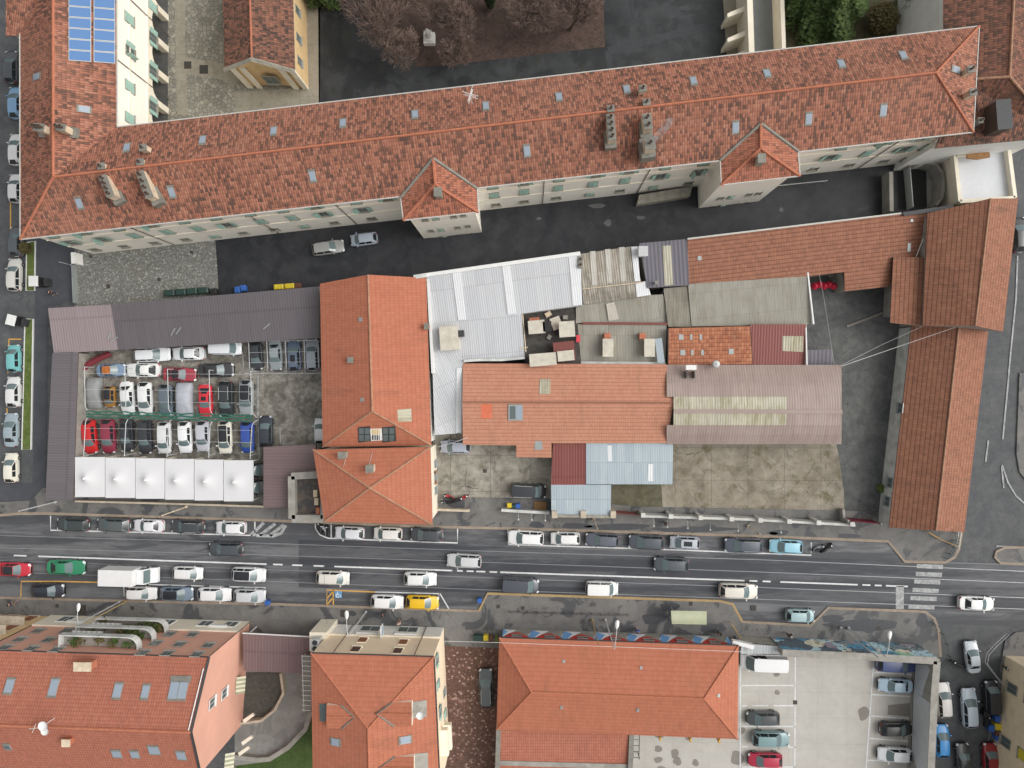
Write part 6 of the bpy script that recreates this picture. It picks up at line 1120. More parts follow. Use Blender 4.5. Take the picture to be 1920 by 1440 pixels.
CARS = [
 ('dark grey estate car half hidden by the solar panel roof on the left street', 20, 125, 60, 90, 'wagon', DG, '', g1), ('light blue hatchback half hidden by the tiled roof on the left street', 28, 192, 60, 90, 'hatch', (120, 156, 190), '', g1), ('white hatchback peeking out left of the tile roof near its chimneys', 29, 280, 60, 90, 'hatch', WH, '', g1), ('white off roader with dark rear window left of the tiled hip', 29, 353, 54, 90, 'suv', WH, '', g1), ('dark grey hatchback under the lower left roof corner', 29, 453, 56, 90, 'hatch', (84, 90, 96), '', g1), ('silver white estate car beside the upper grass verge', 26, 515, 62, 90, 'wagon', (214, 212, 206), 'r', g1), ('turquoise small car beside the lower grass verge', 25, 672, 52, 90, 'city', (112, 176, 178), '', g1), ('white hatchback right below the turquoise car', 24, 735, 58, 90, 'hatch', (222, 222, 222), '', g1), ('pale blue grey saloon near the foot of the lower verge', 20, 806, 64, 90, 'sedan', (146, 160, 168), '', g1), ('cream white hatchback lowest on the left street', 20, 877, 56, 90, 'hatch', (232, 228, 214), '', g1),
 ('grey estate car with roof rails in the dark driveway', 615, 464, 60, 7, 'wagon', (150, 150, 148), 'r', None), ('small silver blue hatchback in the driveway close to the cream wall', 682, 448, 50, 187, 'city', (170, 180, 194), '', None),
 ('long white car tucked against the grey shed eaves', 285, 665, 68, 2, 'wagon', (230, 233, 236), '', g2), ('white saloon with two dark windows in the top row of the lot', 353, 663, 62, 182, 'sedan', (232, 235, 238), '', g2), ('white van partly beneath the grey shed roof', 422, 653, 60, 0, 'van', (224, 228, 232), '', g2), ('black car in the first bay right of the white frame', 480, 667, 52, -86, 'hatch', (46, 50, 56), '', g2), ('grey saloon in the second bay by the orange house', 516, 666, 56, -86, 'sedan', (140, 148, 152), '', g2), ('slate blue car with dark nose in the third bay', 551, 667, 58, 94, 'hatch', (92, 106, 128), 's', g2), ('silver car in the last bay against the orange house', 585, 665, 60, 94, 'wagon', (150, 158, 166), '', g2),
 ('old blue car with rusty orange roof beside the red tarpaulin', 208, 694, 54, 2, 'sedan', (112, 134, 158), 'o', g2), ('white coupe with black rear window in the second lot row', 268, 694, 65, 180, 'coupe', (240, 240, 238), '', g2), ('dark red convertible with black soft top', 337, 702, 62, -2, 'coupe', (150, 46, 62), 'b', g2), ('black saloon at the right end of the second lot row', 405, 694, 66, 2, 'sedan', (44, 46, 50), '', g2),
 ('small brown gold car with black roof beside the covered car', 205, 744, 40, -88, 'city', (150, 108, 46), 'b', g2), ('white car with open dark boot in the third lot row', 238, 747, 64, -86, 'sedan', (232, 234, 234), '', g2), ('white hatchback in the middle of the third lot row', 271, 748, 64, -88, 'hatch', (234, 236, 236), '', g2), ('slate grey car left of the big pale covered car', 310, 750, 60, -89, 'hatch', (94, 106, 116), '', g2), ('bright red coupe in the third lot row', 385, 752, 62, -88, 'coupe', (206, 42, 58), 's', g2), ('black off roader right of the red coupe', 423, 748, 66, -89, 'suv', (44, 48, 52), 'r', g2), ('silver car with dark roof at the right end of the third lot row', 461, 745, 66, -89, 'hatch', (152, 158, 160), 'b', g2),
 ('bright red hatchback at the left end of the lowest lot row', 167, 819, 64, -84, 'hatch', (190, 36, 40), '', g2), ('maroon hatchback second in the lowest lot row', 202, 818, 64, -86, 'hatch', (132, 46, 66), '', g2), ('black saloon right of the maroon hatchback', 237, 816, 62, -87, 'sedan', (44, 46, 52), '', g2), ('black estate with red rear lamps beside the white cars', 271, 819, 64, -88, 'wagon', (48, 50, 56), '', g2), ('small white car with white sunshade in its windshield', 307, 821, 60, -88, 'city', (228, 230, 230), '', g2), ('pure white hatchback in the middle of the lowest lot row', 346, 820, 60, -88, 'hatch', (240, 242, 244), '', g2), ('silver hatchback with white roof in the lowest lot row', 379, 818, 58, -88, 'hatch', (186, 188, 196), '', g2), ('cream car with black roof in the lowest lot row', 421, 820, 62, -88, 'city', (238, 234, 220), 'b', g2), ('bright blue small car by the end of the rolled net', 463, 820, 58, -89, 'city', (48, 76, 156), '', g2), ('black car with blue tinted windshield above the brown annex', 498, 809, 58, 90, 'hatch', (46, 52, 62), '', g2), ('white car almost hidden by the orange house roof', 600, 808, 48, 90, 'hatch', WH, '', g2), ('dark car under the upper end of the canopy row', 473, 882, 58, 0, 'hatch', (34, 36, 40), '', g2), ('dark car under the lower end of the canopy row', 471, 914, 58, 0, 'hatch', (34, 36, 40), '', g2),
 ('black estate car first at the left of the north kerb', 136, 984, 61, 179, 'wagon', (52, 60, 62), '', g3), ('dark grey hatchback second along the north kerb', 212, 985, 63, 179, 'hatch', (78, 84, 86), '', g3), ('white saloon between dark cars on the north kerb', 278, 986, 57, 179, 'sedan', (226, 226, 230), '', g3), ('black off roader with pale roof rails on the north kerb', 352, 988, 61, 179, 'suv', (58, 62, 66), 'r', g3), ('white hatchback before the hatched marking', 432, 990, 57, 179, 'hatch', (232, 232, 234), '', g3), ('white car right of the scooter bay below the pyramid roof', 655, 1000, 55, 179, 'hatch', (224, 226, 232), '', g3), ('white car in the middle below the pyramid roof', 727, 1001, 53, 179, 'city', (234, 232, 228), '', g3), ('dark grey car with red lamps below the pyramid roof', 800, 1003, 60, 179, 'hatch', (62, 66, 72), '', g3), ('white off roader first in the right hand kerb bay', 986, 1009, 66, 179, 'suv', (240, 240, 240), 'r', g3), ('small boxy white car with black rear frame on the kerb', 1060, 1010, 54, 179, 'city', (238, 238, 236), 'r', g3), ('slate grey car right of the boxy white car', 1129, 1013, 61, 178, 'wagon', (86, 90, 102), '', g3), ('big charcoal off roader in the right hand kerb bay', 1212, 1017, 65, 178, 'suv', (70, 76, 84), '', g3), ('small silver car with black roof on the kerb', 1284, 1018, 54, 178, 'city', (168, 174, 182), 's', g3), ('dark blue grey off roader with white roof rails', 1394, 1023, 68, 178, 'suv', (74, 80, 92), 'r', g3), ('sky blue small car beside the parked motorbike', 1474, 1025, 60, 179, 'hatch', (140, 190, 208), '', g3),
 ('charcoal car driving left near the hatched marking', 423, 1030, 64, 179, 'wagon', (66, 72, 78), '', g4), ('silver estate car driving left in mid avenue', 870, 1052, 64, 178, 'wagon', (206, 208, 210), 'r', g4), ('dark grey car driving left towards the centre', 1259, 1059, 64, 178, 'hatch', (74, 80, 86), '', g4), ('red car entering at the left edge of the avenue', 25, 1068, 64, -1, 'sedan', (186, 40, 58), 'b', g4), ('green coupe driving right on the avenue', 124, 1064, 72, -1, 'coupe', (40, 128, 92), '', g4), ('small white car right of the box truck', 352, 1075, 56, -1, 'city', (232, 232, 232), '', g4), ('white off roader with black roof driving right', 466, 1078, 64, -2, 'suv', (230, 232, 234), 'b', g4), ('cream hatchback driving right below the hatched marking', 624, 1084, 62, -2, 'city', (222, 220, 212), '', g4), ('white hatchback driving right below the pyramid roof cars', 788, 1086, 61, -2, 'hatch', (232, 234, 234), '', g4), ('dark slate van driving right past the wide pavement', 975, 1098, 70, -2, 'van', (66, 70, 80), '', g4), ('white van like car driving right past the hip hall', 1129, 1104, 60, -2, 'van', (240, 240, 238), '', g4), ('cream off roader driving right near the bus shelter', 1385, 1109, 70, -2, 'suv', (222, 216, 204), 'r', g4), ('white saloon passing the side street at the right', 1832, 1132, 64, -2, 'sedan', (240, 240, 240), '', g4),
 ('black car in the orange bay at the left', 89, 1108, 61, 1, 'hatch', (42, 46, 58), '', g5), ('white estate right below the box truck', 265, 1113, 58, 0, 'wagon', (232, 230, 228), '', g5), ('grey blue car with black roof on the south kerb', 331, 1114, 62, -1, 'hatch', (106, 122, 138), 'b', g5), ('white car third on the south kerb', 402, 1115, 63, -1, 'hatch', (234, 234, 236), '', g5), ('silver car ending the south kerb row', 468, 1118, 60, -1, 'hatch', (190, 192, 196), '', g5), ('white car beside the yellow one', 726, 1129, 61, -2, 'hatch', (238, 238, 238), '', g5), ('bright yellow hatchback on the south kerb', 792, 1130, 61, -2, 'hatch', (222, 178, 26), '', g5), ('pale teal city car in the lay by', 1501, 1155, 52, -1, 'city', (152, 178, 182), '', g5),
 ('charcoal car facing left on the deck', 1431, 1348, 60, 181, 'hatch', (66, 70, 72), '', g6), ('teal grey off roader below the charcoal car on the deck', 1446, 1387, 67, -2, 'suv', (112, 140, 144), '', g6), ('crimson car lowest on the left side of the deck', 1435, 1426, 62, 181, 'hatch', (170, 30, 62), '', g6), ('dark blue estate against the graffiti wall', 1683, 1247, 74, 1, 'wagon', (52, 70, 120), '', g6), ('pale blue saloon on the right side of the deck', 1679, 1286, 61, 178, 'sedan', (168, 190, 206), '', g6), ('black hatchback on the right side of the deck', 1681, 1368, 58, 2, 'hatch', (38, 42, 40), '', g6), ('white hatchback lowest on the right side of the deck', 1678, 1416, 61, 178, 'hatch', (236, 238, 240), '', g6),
 ('silver saloon coming up beside the fallen motorbike', 1824, 1232, 58, 97, 'sedan', (180, 188, 194), '', g7), ('white estate against the deck wall', 1771, 1313, 64, 94, 'wagon', (226, 222, 218), '', g7), ('silver blue estate in the middle of the side street', 1819, 1328, 72, 93, 'wagon', (182, 196, 206), '', g7), ('black van parked by the right pavement', 1861, 1308, 58, 92, 'van', (34, 38, 46), '', g7), ('bright azure car against the deck wall', 1767, 1390, 60, 91, 'hatch', (40, 136, 204), '', g7), ('black roadster at the bottom of the side street', 1807, 1424, 58, 95, 'coupe', (52, 56, 58), '', g7), ('dark red car at the bottom by the right pavement', 1858, 1424, 58, 91, 'hatch', (142, 28, 36), '', g7),
 ('dark grey estate with roof box rails on the brick alley', 911, 1291, 72, 91, 'wagon', (84, 90, 94), 'r', None), ('silver blue hatchback half under the salmon roof', 854, 838, 56, 180, 'hatch', (162, 168, 182), '', None), ('black people carrier in the front yard', 990, 921, 66, -4, 'van', (40, 44, 50), 'r', None), ('black car peeking out right of the tall brown gable', 1912, 440, 64, 92, 'hatch', (40, 44, 48), '', None)]
random.seed(3)
for r in CARS:
    t = car(r[0], r[1], r[2], r[3], r[4], r[5], r[6], r[7].replace('o', 'b'), r[8], cat='van' if 'van ' in r[0] and r[5] == 'van' and 'like' not in r[0] else 'car', nm='moving_car' if r[8] == g4 else 'parked_car')
    if 'o' in r[7]:
        m = plain('rusty_orange_roof', lin(176, 104, 48), .7, .25, 2.5)
        for c in t.children:
            if c.name.startswith('roof_panel'): c.data = c.data.copy(); c.data.materials[0] = m
car('big white delivery van parked by the hip hall on the deck', 1433, 1243, 84, 179, 'bigvan', (240, 240, 242), '', g6, cat='van', nm='delivery_van')
# covered cars
for lab_, x, y, ln, w, hd, cc in (('car under a wrinkled grey cover at the left of the third lot row', 175, 737, 60, 1.9, -90, lin(140, 142, 142)), ('big car under a smooth pale grey cover', 344, 752, 70, 2.1, -90, lin(170, 174, 182))):
    c = P(x, y, .8); L = ln * 94.3 / FPX; t = thing('covered_car', lab_, 'covered car', (c.x, c.y, 0), rad(hd), g2); b = MB(); rows = []
    for f, z, k in ((0, .5, .8), (.03, .72, .92), (.2, .92, 1), (.3, 1.0, 1), (.42, 1.4, .98), (.6, 1.5, .98), (.78, 1.42, .98), (.9, 1.05, .99), (.98, .85, .93), (1, .55, .82)):
        xx = L / 2 - f * L; hw = w / 2 * k; top = .74 if z > 1.2 else .88; j = lambda: random.gauss(0, .018)
        rows.append([Vector((xx + j(), yy * hw + j(), zz + j())) for yy, zz in ((1, .12), (1.02, .5), (.97, min(z - .1, .92)), (top, z - .05), (top * .5, z), (0, z + .03), (-top * .5, z), (-top, z - .05), (-.97, min(z - .1, .92)), (-1.02, .5), (-1, .12))])
    k = b.grid(rows); n = 11; b.f.append(tuple(range(k, k + n))); b.m.append(0); e = k + 9 * n; b.f.append(tuple(range(e + n - 1, e - 1, -1))); b.m.append(0)
    add('cover', mesh_smooth(b, [plain('cover_cloth_%d' % ln, cc, .85, .1, 1.5)], 70), t); M = _cars['hatch']
    for s_ in (-1, 1):
        for xf in (1.3, -1.35): add('wheel', M['wheel'], t, loc=(xf, s_ * .78, .31))
# box truck
c = P(243, 1077, 1.); t = thing('box_truck', 'white box truck with square cargo box driving right on the avenue', 'truck', (c.x, c.y, 0), rad(-1)); tc = lin(236, 237, 238)
b = MB(); b.box((-.75, 0, 1.95), (4.6, 2.15, 2.3)); b.box((-.75, 0, 3.11), (4.5, 2.05, .04)); add('cargo_box', mesh_of(b, [plain('white_box_panel', lin(224, 224, 224), .5, .03)]), t)
b = MB(); prof = [(1.62, .5), (1.62, 2.25), (2.5, 2.3), (3.05, 1.35), (3.7, 1.1), (3.85, .8), (3.85, .45)]
b.grid([[Vector((x, y * k_, z)) for x, z in prof] for y, k_ in ((-.98, 1), (-.94, 1), (-.5, 1), (.5, 1), (.94, 1), (.98, 1))]); 
for y in (-.98, .98): b.face([Vector((x, y, z)) for x, z in (prof if y < 0 else prof[::-1])])
o_ = add('cab', mesh_smooth(b, [PAINT], 35), t, tc)
b = MB(); b.face([Vector((2.56, -.85, 2.25)), Vector((3.04, -.88, 1.42)), Vector((3.04, .88, 1.42)), Vector((2.56, .85, 2.25))]); b.v = [v + Vector((.02, 0, .012)) for v in b.v]; add('windshield', mesh_of(b, [CGLASS]), t)
for s_ in (-1, 1):
    b = MB(); b.face([Vector((1.9, s_ * .992, 1.35)), Vector((2.85, s_ * .992, 1.35)), Vector((2.45, s_ * .992, 2.05)), Vector((1.9, s_ * .992, 2.05))]); add('side_window', mesh_of(b, [CGLASS]), t); b = MB(); b.box((2.75, s_ * 1.12, 1.5), (.12, .22, .3)); add('wing_mirror', mesh_of(b, [BLACKP]), t); b = MB(); b.box((3.82, s_ * .7, .85), (.12, .34, .2)); add('headlight', mesh_of(b, [LAMPW]), t); b = MB(); b.box((-3.06, s_ * .9, .8), (.06, .2, .2)); add('taillight', mesh_of(b, [LAMPR]), t)
    for xf in (3., -1.7): w_ = add('wheel', _cars['hatch']['wheel'], t, loc=(xf, s_ * .88, .36)); w_.scale = (1.15, 1.2, 1.15)
b = MB(); b.box((0, 0, .65), (6.2, .9, .2)); add('chassis', mesh_of(b, [BLACKP]), t)
# ---------------------------------------------------------------- two-wheelers
def bike(label, x, y, hd, col, cat='motorbike', group=None, lean=0, scooter=False, nm='motorbike', zz=0):
    c = P(x, y, .5 + zz); t = thing(nm, label, cat, (c.x, c.y, zz), rad(hd), group); t.rotation_euler = (rad(lean), 0, rad(hd)); cm = lin(*col); key = 'sc' if scooter else 'mb'; r = .24 if scooter else .31; xw = .62 if scooter else .7
    if key not in _cars:
        M = {}; b = MB(); b.grid([[Vector((r * k_ * math.cos(a), yy, r * k_ * math.sin(a))) for a in [2 * math.pi * i / 14 for i in range(14)]] for k_, yy in ((.0, .03), (.6, .05), (.95, .07), (1, 0), (.95, -.07), (.6, -.05), (.0, -.03))], 0, True); M['wheel'] = mesh_of(b, [TYRE])
        b = MB(); b.grid([[Vector((xx, yy * w, zz_)) for yy, zz_ in ((1, zl_), (1, (zl_ + zh) / 2), (.6, zh), (-.6, zh), (-1, (zl_ + zh) / 2), (-1, zl_))] for xx, w, zl_, zh in ((-.75, .06, .5, .62), (-.5, .17, .35, .72), (-.1, .2, .25, .62), (.15, .2, .22, .85 if not scooter else .4), (.4, .17, .3, .92 if not scooter else .5), (.52, .22, .4, .98), (.62, .06, .5, .8))]); M['body'] = mesh_smooth(b, [PAINT], 50)
        b = MB(); b.grid([[Vector((xx, w, zz_)), Vector((xx, w * .6, zz_ + .07)), Vector((xx, -w * .6, zz_ + .07)), Vector((xx, -w, zz_))] for xx, w, zz_ in ((-.72, .08, .78), (-.5, .16, .76), (-.1, .15, .72), (.08, .08, .74))]); M['seat'] = mesh_smooth(b, [BLACKP], 60)
        b = MB(); b.tube([(.42, -.36, 1.0), (.52, -.12, 1.03), (.52, .12, 1.03), (.42, .36, 1.0)], .022, 5); b.tube([(.5, 0, 1.), (xw, 0, .3)], .04, 5); b.tube([(.44, -.3, 1.02), (.5, -.42, 1.16)], .015, 4); b.tube([(.44, .3, 1.02), (.5, .42, 1.16)], .015, 4); M['handlebar'] = mesh_of(b, [DARKM]); b = MB(); b.lathe((0, 0, 0), [(0, .09), (.09, .05), (.1, 0), (0, -.02)], 10); M['headlight'] = mesh_of(b, [LAMPW]); _cars[key] = M
    M = _cars[key]
    for xx in (-xw, xw): add('wheel', M['wheel'], t, loc=(xx, 0, r))
    add('body', M['body'], t, cm); add('seat', M['seat'], t); add('handlebar', M['handlebar'], t); add('headlight', M['headlight'], t, loc=(.6, 0, .92)); return t
bike('black motorbike with white wheel beside the sky blue car', 1550, 1028, 40, (36, 38, 42)); bike('pale scooter next to the black motorbike', 1534, 1028, 30, (190, 192, 196), scooter=True)
for k, (x, y, h, c_, l) in enumerate(((600, 990, 100, (50, 54, 62), 'dark scooter left in the kerb bay under the pyramid roof'), (607, 994, 110, (190, 194, 200), 'silver scooter in the middle of the kerb bay'), (615, 996, 100, (40, 42, 46), 'black scooter right in the kerb bay'))): bike(l, x, y, h, c_, 'scooter', 'scooters in the kerb bay', scooter=True, nm='scooter')
for x, y, h, c_, l in ((843, 932, 160, (186, 40, 48), 'red scooter nearest the pyramid roof house wall'), (858, 938, 25, (60, 62, 68), 'dark scooter among the red ones in the front yard'), (868, 934, 30, (192, 44, 52), 'red scooter furthest right in the front yard corner'), (838, 942, 175, (50, 52, 56), 'black scooter lowest in the front yard corner')): bike(l, x, y, h, c_, 'scooter', 'scooters in the front yard', scooter=True, nm='scooter')
bike('black motorbike with red and white board beside the silver saloon', 1795, 1245, 150, (40, 42, 46)); bike('dark bicycle like scooter near the right corner pavement', 1893, 1256, 150, (60, 70, 66), 'scooter', scooter=True, nm='scooter', zz=.12)
bike('dark scooter by the blue bins in the side street', 1850, 1352, 80, (46, 48, 54), 'scooter', scooter=True, nm='scooter')
# ---------------------------------------------------------------- people
def person(label, x, y, hd, jc, tc_, hc=(50, 38, 30), carry=None, z=.12, step=.18):
    c = P(x, y, z + .9); t = thing('person', label, 'person', (c.x, c.y, z), rad(hd)); sp_ = step
    def skin(name, verts, edges, radii, mat, root=0):
        me = bpy.data.meshes.new(name); me.from_pydata(verts, edges, []); me.materials.append(mat); o = bpy.data.objects.new(name, me); COL.objects.link(o); o.parent = t
        m = o.modifiers.new('skin', 'SKIN'); m.use_smooth_shade = True
        for i, r in enumerate(radii): me.skin_vertices[0].data[i].radius = (r, r); me.skin_vertices[0].data[i].use_root = (i == root)
        s = o.modifiers.new('sub', 'SUBSURF'); s.levels = 1; s.render_levels = 1; return o
    v = [(0, 0, .95), (0, 0, 1.2), (0, 0, 1.42), (0, 0, 1.5), (.02, 0, 1.62), (.02, 0, 1.72)]; e = [(i, i + 1) for i in range(5)]; r = [.13, .13, .14, .055, .095, .07]
    for s in (-1, 1):
        k = len(v); f = s * sp_; v += [(0, s * .09, .9), (f * .6, s * .1, .5), (f - .05, s * .1, .09), (f + .12, s * .1, .05)]; e += [(0, k), (k, k + 1), (k + 1, k + 2), (k + 2, k + 3)]; r += [.095, .065, .045, .04]
        k = len(v); v += [(0, s * .19, 1.4), (-f * .3, s * .25, 1.14), (-f * .9 + .08, s * .25, .92), (-f * .9 + .12, s * .25, .84)]; e += [(2, k), (k, k + 1), (k + 1, k + 2), (k + 2, k + 3)]; r += [.06, .045, .032, .035]
        for j, (dx, dz) in enumerate(((.045, -.07), (.025, -.095), (.005, -.1), (-.015, -.09), (.07, -.03))): v.append((-f * .9 + .12 + dx, s * (.25 - .012 * j), .84 + dz)); e.append((k + 3, len(v) - 1)); r.append(.009)
    k = len(v); v.append((.13, 0, 1.63)); e.append((4, k)); r.append(.018)
    skin('body', v, e, r, plain('skin', lin(198, 150, 122), .6))
    v = [(0, 0, .93), (0, 0, 1.2), (0, 0, 1.43)]; e = [(0, 1), (1, 2)]; r = [.17, .16, .15]
    for s in (-1, 1): k = len(v); f = s * sp_; v += [(0, s * .2, 1.4), (-f * .3, s * .26, 1.14), (-f * .9 + .08, s * .255, .94)]; e += [(2, k), (k, k + 1), (k + 1, k + 2)]; r += [.08, .065, .05]
    skin('jacket', v, e, r, plain('cloth_%d_%d_%d' % jc, lin(*jc), .9), 0)
    v = [(0, 0, .95)]; e = []; r = [.15]
    for s in (-1, 1): k = len(v); f = s * sp_; v += [(0, s * .09, .88), (f * .6, s * .1, .5), (f - .05, s * .1, .13)]; e += [(0, k), (k, k + 1), (k + 1, k + 2)]; r += [.11, .085, .065]
    skin('trousers', v, e, r, plain('cloth_%d_%d_%d' % tc_, lin(*tc_), .9))
    b = MB(); b.lathe((0, 0, 1.62), [(.118, 0), (.122, .06), (.1, .13), (.05, .175), (0, .185)], 12); add('hair', mesh_smooth(b, [plain('hair_%d' % hc[0], lin(*hc), .9)], 60), t)
    return t
person('person in dark jacket walking on the slate pavement by the court gate', 96, 549, -20, (44, 46, 52), (60, 62, 70)); person('person in dark blue walking near the left edge of the south pavement', 22, 1132, 10, (52, 60, 84), (120, 110, 96)); person('person in navy coat on the pavement before the cream house', 719, 1152, 200, (40, 50, 72), (44, 46, 50)); person('person with bright blue jacket in front of the painted wall', 1194, 1183, 90, (70, 110, 190), (50, 52, 66)); person('person in black near the end of the painted wall', 1348, 1187, 60, (38, 38, 42), (50, 50, 54)); person('person in dark coat by the graffiti wall', 1480, 1191, 100, (46, 46, 50), (60, 60, 64), (190, 186, 178)); person('person in black with red bag beneath the white street wall', 1249, 982, -70, (44, 36, 40), (50, 48, 52)); person('person in pale pink beside the projecting shop sign', 748, 1168, 90, (206, 180, 172), (150, 120, 110), (180, 170, 150))
# ---------------------------------------------------------------- street furniture
def pole_thing(name, label, cat, base, top, m, r=.09, lamp=None, group=None, z0=.12):
    B_ = P(*base, z0); r0 = (Vector(base) - Vector((995, 718))).length; r1 = (Vector(top) - Vector((995, 718))).length; h = CAMH - (CAMH - z0) * r0 / r1
    t = thing(name, label, cat, B_, group=group); b = MB(); b.tube([B_, (B_.x, B_.y, h)], [r, r * .6], 8); b.lathe((B_.x, B_.y, z0), [(r * 1.8, 0), (r * 1.8, .25), (r, .3)], 8); b.build('pole', m, t)
    if lamp:
        L_ = P(*lamp, h + .3); T = Vector((B_.x, B_.y, h)); b = MB(); b.tube([T, T.lerp(L_, .5) + Vector((0, 0, .25)), L_], .045, 5); b.build('arm', m, t); d_ = (L_ - T).normalized(); b = MB(); k = math.atan2(d_.y, d_.x)
        b.grid([[Vector((L_.x, L_.y, L_.z + .02)) + Matrix.Rotation(k, 3, 'Z') @ Vector((xx, yy * w, zz_)) for yy, zz_ in ((1, 0), (.6, .1), (-.6, .1), (-1, 0), (0, -.06))] for xx, w in ((-.45, .06), (-.2, .2), (.2, .26), (.5, .2), (.62, .03))], 0, True); b.build('lamp_head', WHITEM, t, smooth=60)
    else: b = MB(); b.lathe((B_.x, B_.y, h), [(r * .7, 0), (r * .75, .08), (0, .14)], 8); b.build('cap', m, t)
    return t, h
pole_thing('street_lamp', 'street lamp by the shops of the pink block', 'street lamp', (225, 1128), (148, 1176), GALV, .09, (147, 1140)); pole_thing('street_lamp', 'street lamp in front of the cream house', 'street lamp', (686, 1147), (646, 1190), GALV, .09, (650, 1154)); pole_thing('street_lamp', 'street lamp rising before the painted hall wall', 'street lamp', (1135, 1162), (1152, 1217), GALV, .09, (1157, 1172)); pole_thing('street_lamp', 'street lamp over the graffiti wall', 'street lamp', (1590, 1177), (1661, 1231), GALV, .09, (1668, 1192))
gp = 'poles carrying the overhead wires'
for b_, t_, l, m in (((105, 941), (34, 956), 'pale wire pole at the left street corner', GALV), ((350, 950), (303, 966), 'beige wire pole in front of the white canopies', CHIMB), ((1112, 973), (1121, 991), 'beige wire pole below the pale blue street shed', CHIMB), ((1402, 986), (1425, 1000), 'beige wire pole near the charcoal off roader', CHIMB), ((236, 1128), (160, 1176), 'ochre wire pole beside the pink block lamp', KERBY), ((1110, 1162), (1121, 1210), 'ochre wire pole before the painted hall wall', KERBY), ((1576, 1177), (1647, 1232), 'grey wire pole beside the graffiti wall lamp', GALV), ((110, 491), (70, 482), 'thin lamp post beside the court gate', GALV)):
    if b_ == (110, 491): pole_thing('lamp_post', l, 'lamp post', (134, 497), (111, 491), m, .06, z0=0)
    else: pole_thing('wire_pole', l, 'pole', b_, t_, m, .1, None, gp)
def cable(label, pts, r=.02, m=None):
    b = MB(); b.tube(pts, r, 4); tag(b.build('overhead_cable', m or GALV), label, 'cable')
cable('upper thin cable from the pink hall corner to the brown gable', [P(1577, 685, 4.4), P(1650, 648, 4.), P(1736, 609, 5.8)], .022); cable('lower pale cable from the pink hall corner to the brown gable ridge', [P(1577, 687, 4.4), P(1690, 648, 4.4), P(1796, 612, 6.)], .03, WHITEM); cable('thin cable crossing the small yard with red parasols', [P(1536, 514, 4), P(1545, 560, 3.8), P(1564, 682, 3.8)], .02); cable('long pale cable running above the hipped hall roof', [P(830, 1202, 7), P(938, 1205, 7.2), P(1160, 1213, 7.), P(1390, 1222, 7.2)], .025, WHITEM); cable('thin dark cable across the avenue from the scooter bay', [P(605, 1005, 6), P(607, 1070, 5.8), P(613, 1170, 6)], .018, DARKM); cable('pale cable over the driveway court of the salmon workshop', [P(822, 838, 6), P(850, 830, 5.6), P(877, 820, 4.6)], .03)
# bus shelter, railing, sign lamps
t = thing('bus_shelter', 'bus shelter with pale green curved roof on the wide pavement', 'bus shelter', P(1291, 1158, .12)); b = MB(); r_ = []
for k in range(7): yy = 1145 + k * 4.2; z = 2.65 + .28 * math.sin(math.pi * k / 6); r_.append([P(1258 + .3 * k, yy, z), P(1325, yy + 1, z)])
b.grid(r_); b.grid([[v - Vector((0, 0, .05)) for v in r] for r in r_][::-1]); b.build('roof', plain('pale_green_roof', lin(178, 182, 154), .5, .06), t, smooth=60)
for x in (1262, 1321):
    for y in (1168,): c = P(x, y, 2.6); b = MB(); b.tube([(c.x, c.y, .12), (c.x, c.y, 2.65)], .06); b.build('post', GALV, t)
c0, c1 = P(1262, 1167, 1.4), P(1321, 1168, 1.4); b = MB(); ribbon(b, [c0, c1], .03, .4, 2.3); b.build('back_panel', GLASS, t); b = MB(); c = P(1291, 1163, .6); b.box(c, (3.2, .4, .06)); b.box((c.x - 1.2, c.y, .35), (.06, .3, .46)); b.box((c.x + 1.2, c.y, .35), (.06, .3, .46)); b.build('bench', WOOD, t)
t = thing('bus_stop_sign', 'thin bus stop post left of the green shelter', 'sign', P(1258, 1138, .12)); c = P(1258, 1138, .12); b = MB(); b.tube([c, c + Vector((0, 0, 2.6))], .04); b.build('post', GALV, t); b = MB(); b.box(c + Vector((0, 0, 2.4)), (.5, .06, .5)); b.build('sign_plate', WHITEM, t)
t = thing('pavement_railing', 'long low dark railing along the wide south pavement', 'railing', P(1075, 1152, .12)); b = MB(); a, c = P(955, 1149, 1.), P(1178, 1155, 1.)
for zz_ in (.5, 1.): b.tube([(a.x, a.y, zz_), (c.x, c.y, zz_)], .03, 5)
b.build('rails', DARKM, t); b = MB()
for k in range(14): q_ = a.lerp(c, k / 13); b.tube([(q_.x, q_.y, .1), (q_.x, q_.y, 1.)], .035, 5)
b.build('posts', DARKM, t)
for k, (x, y) in enumerate(((972, 960), (997, 961), (1022, 962), (1225, 972), (1250, 974), (1288, 976), (1330, 979), (1382, 981), (1462, 984))):
    c = P(x, y, 2.2); t = thing('sign_lamp', ('small lamp on a thin arm above the front yard wall' if k < 3 else 'small lamp on a thin arm along the white street wall'), 'lamp', (c.x, c.y, 1.2), group='lamps of the front yard wall' if k < 3 else 'lamps of the white street wall'); b = MB(); b.tube([(c.x, c.y, 1.2), (c.x, c.y, 2.6), (c.x, c.y - .9, 2.75)], .02, 4); b.build('arm', GALV, t); b = MB(); b.lathe((c.x, c.y - .9, 2.6), [(.12, 0), (.1, .12), (.03, .2)], 8); b.build('lamp_shade', WHITEM, t)
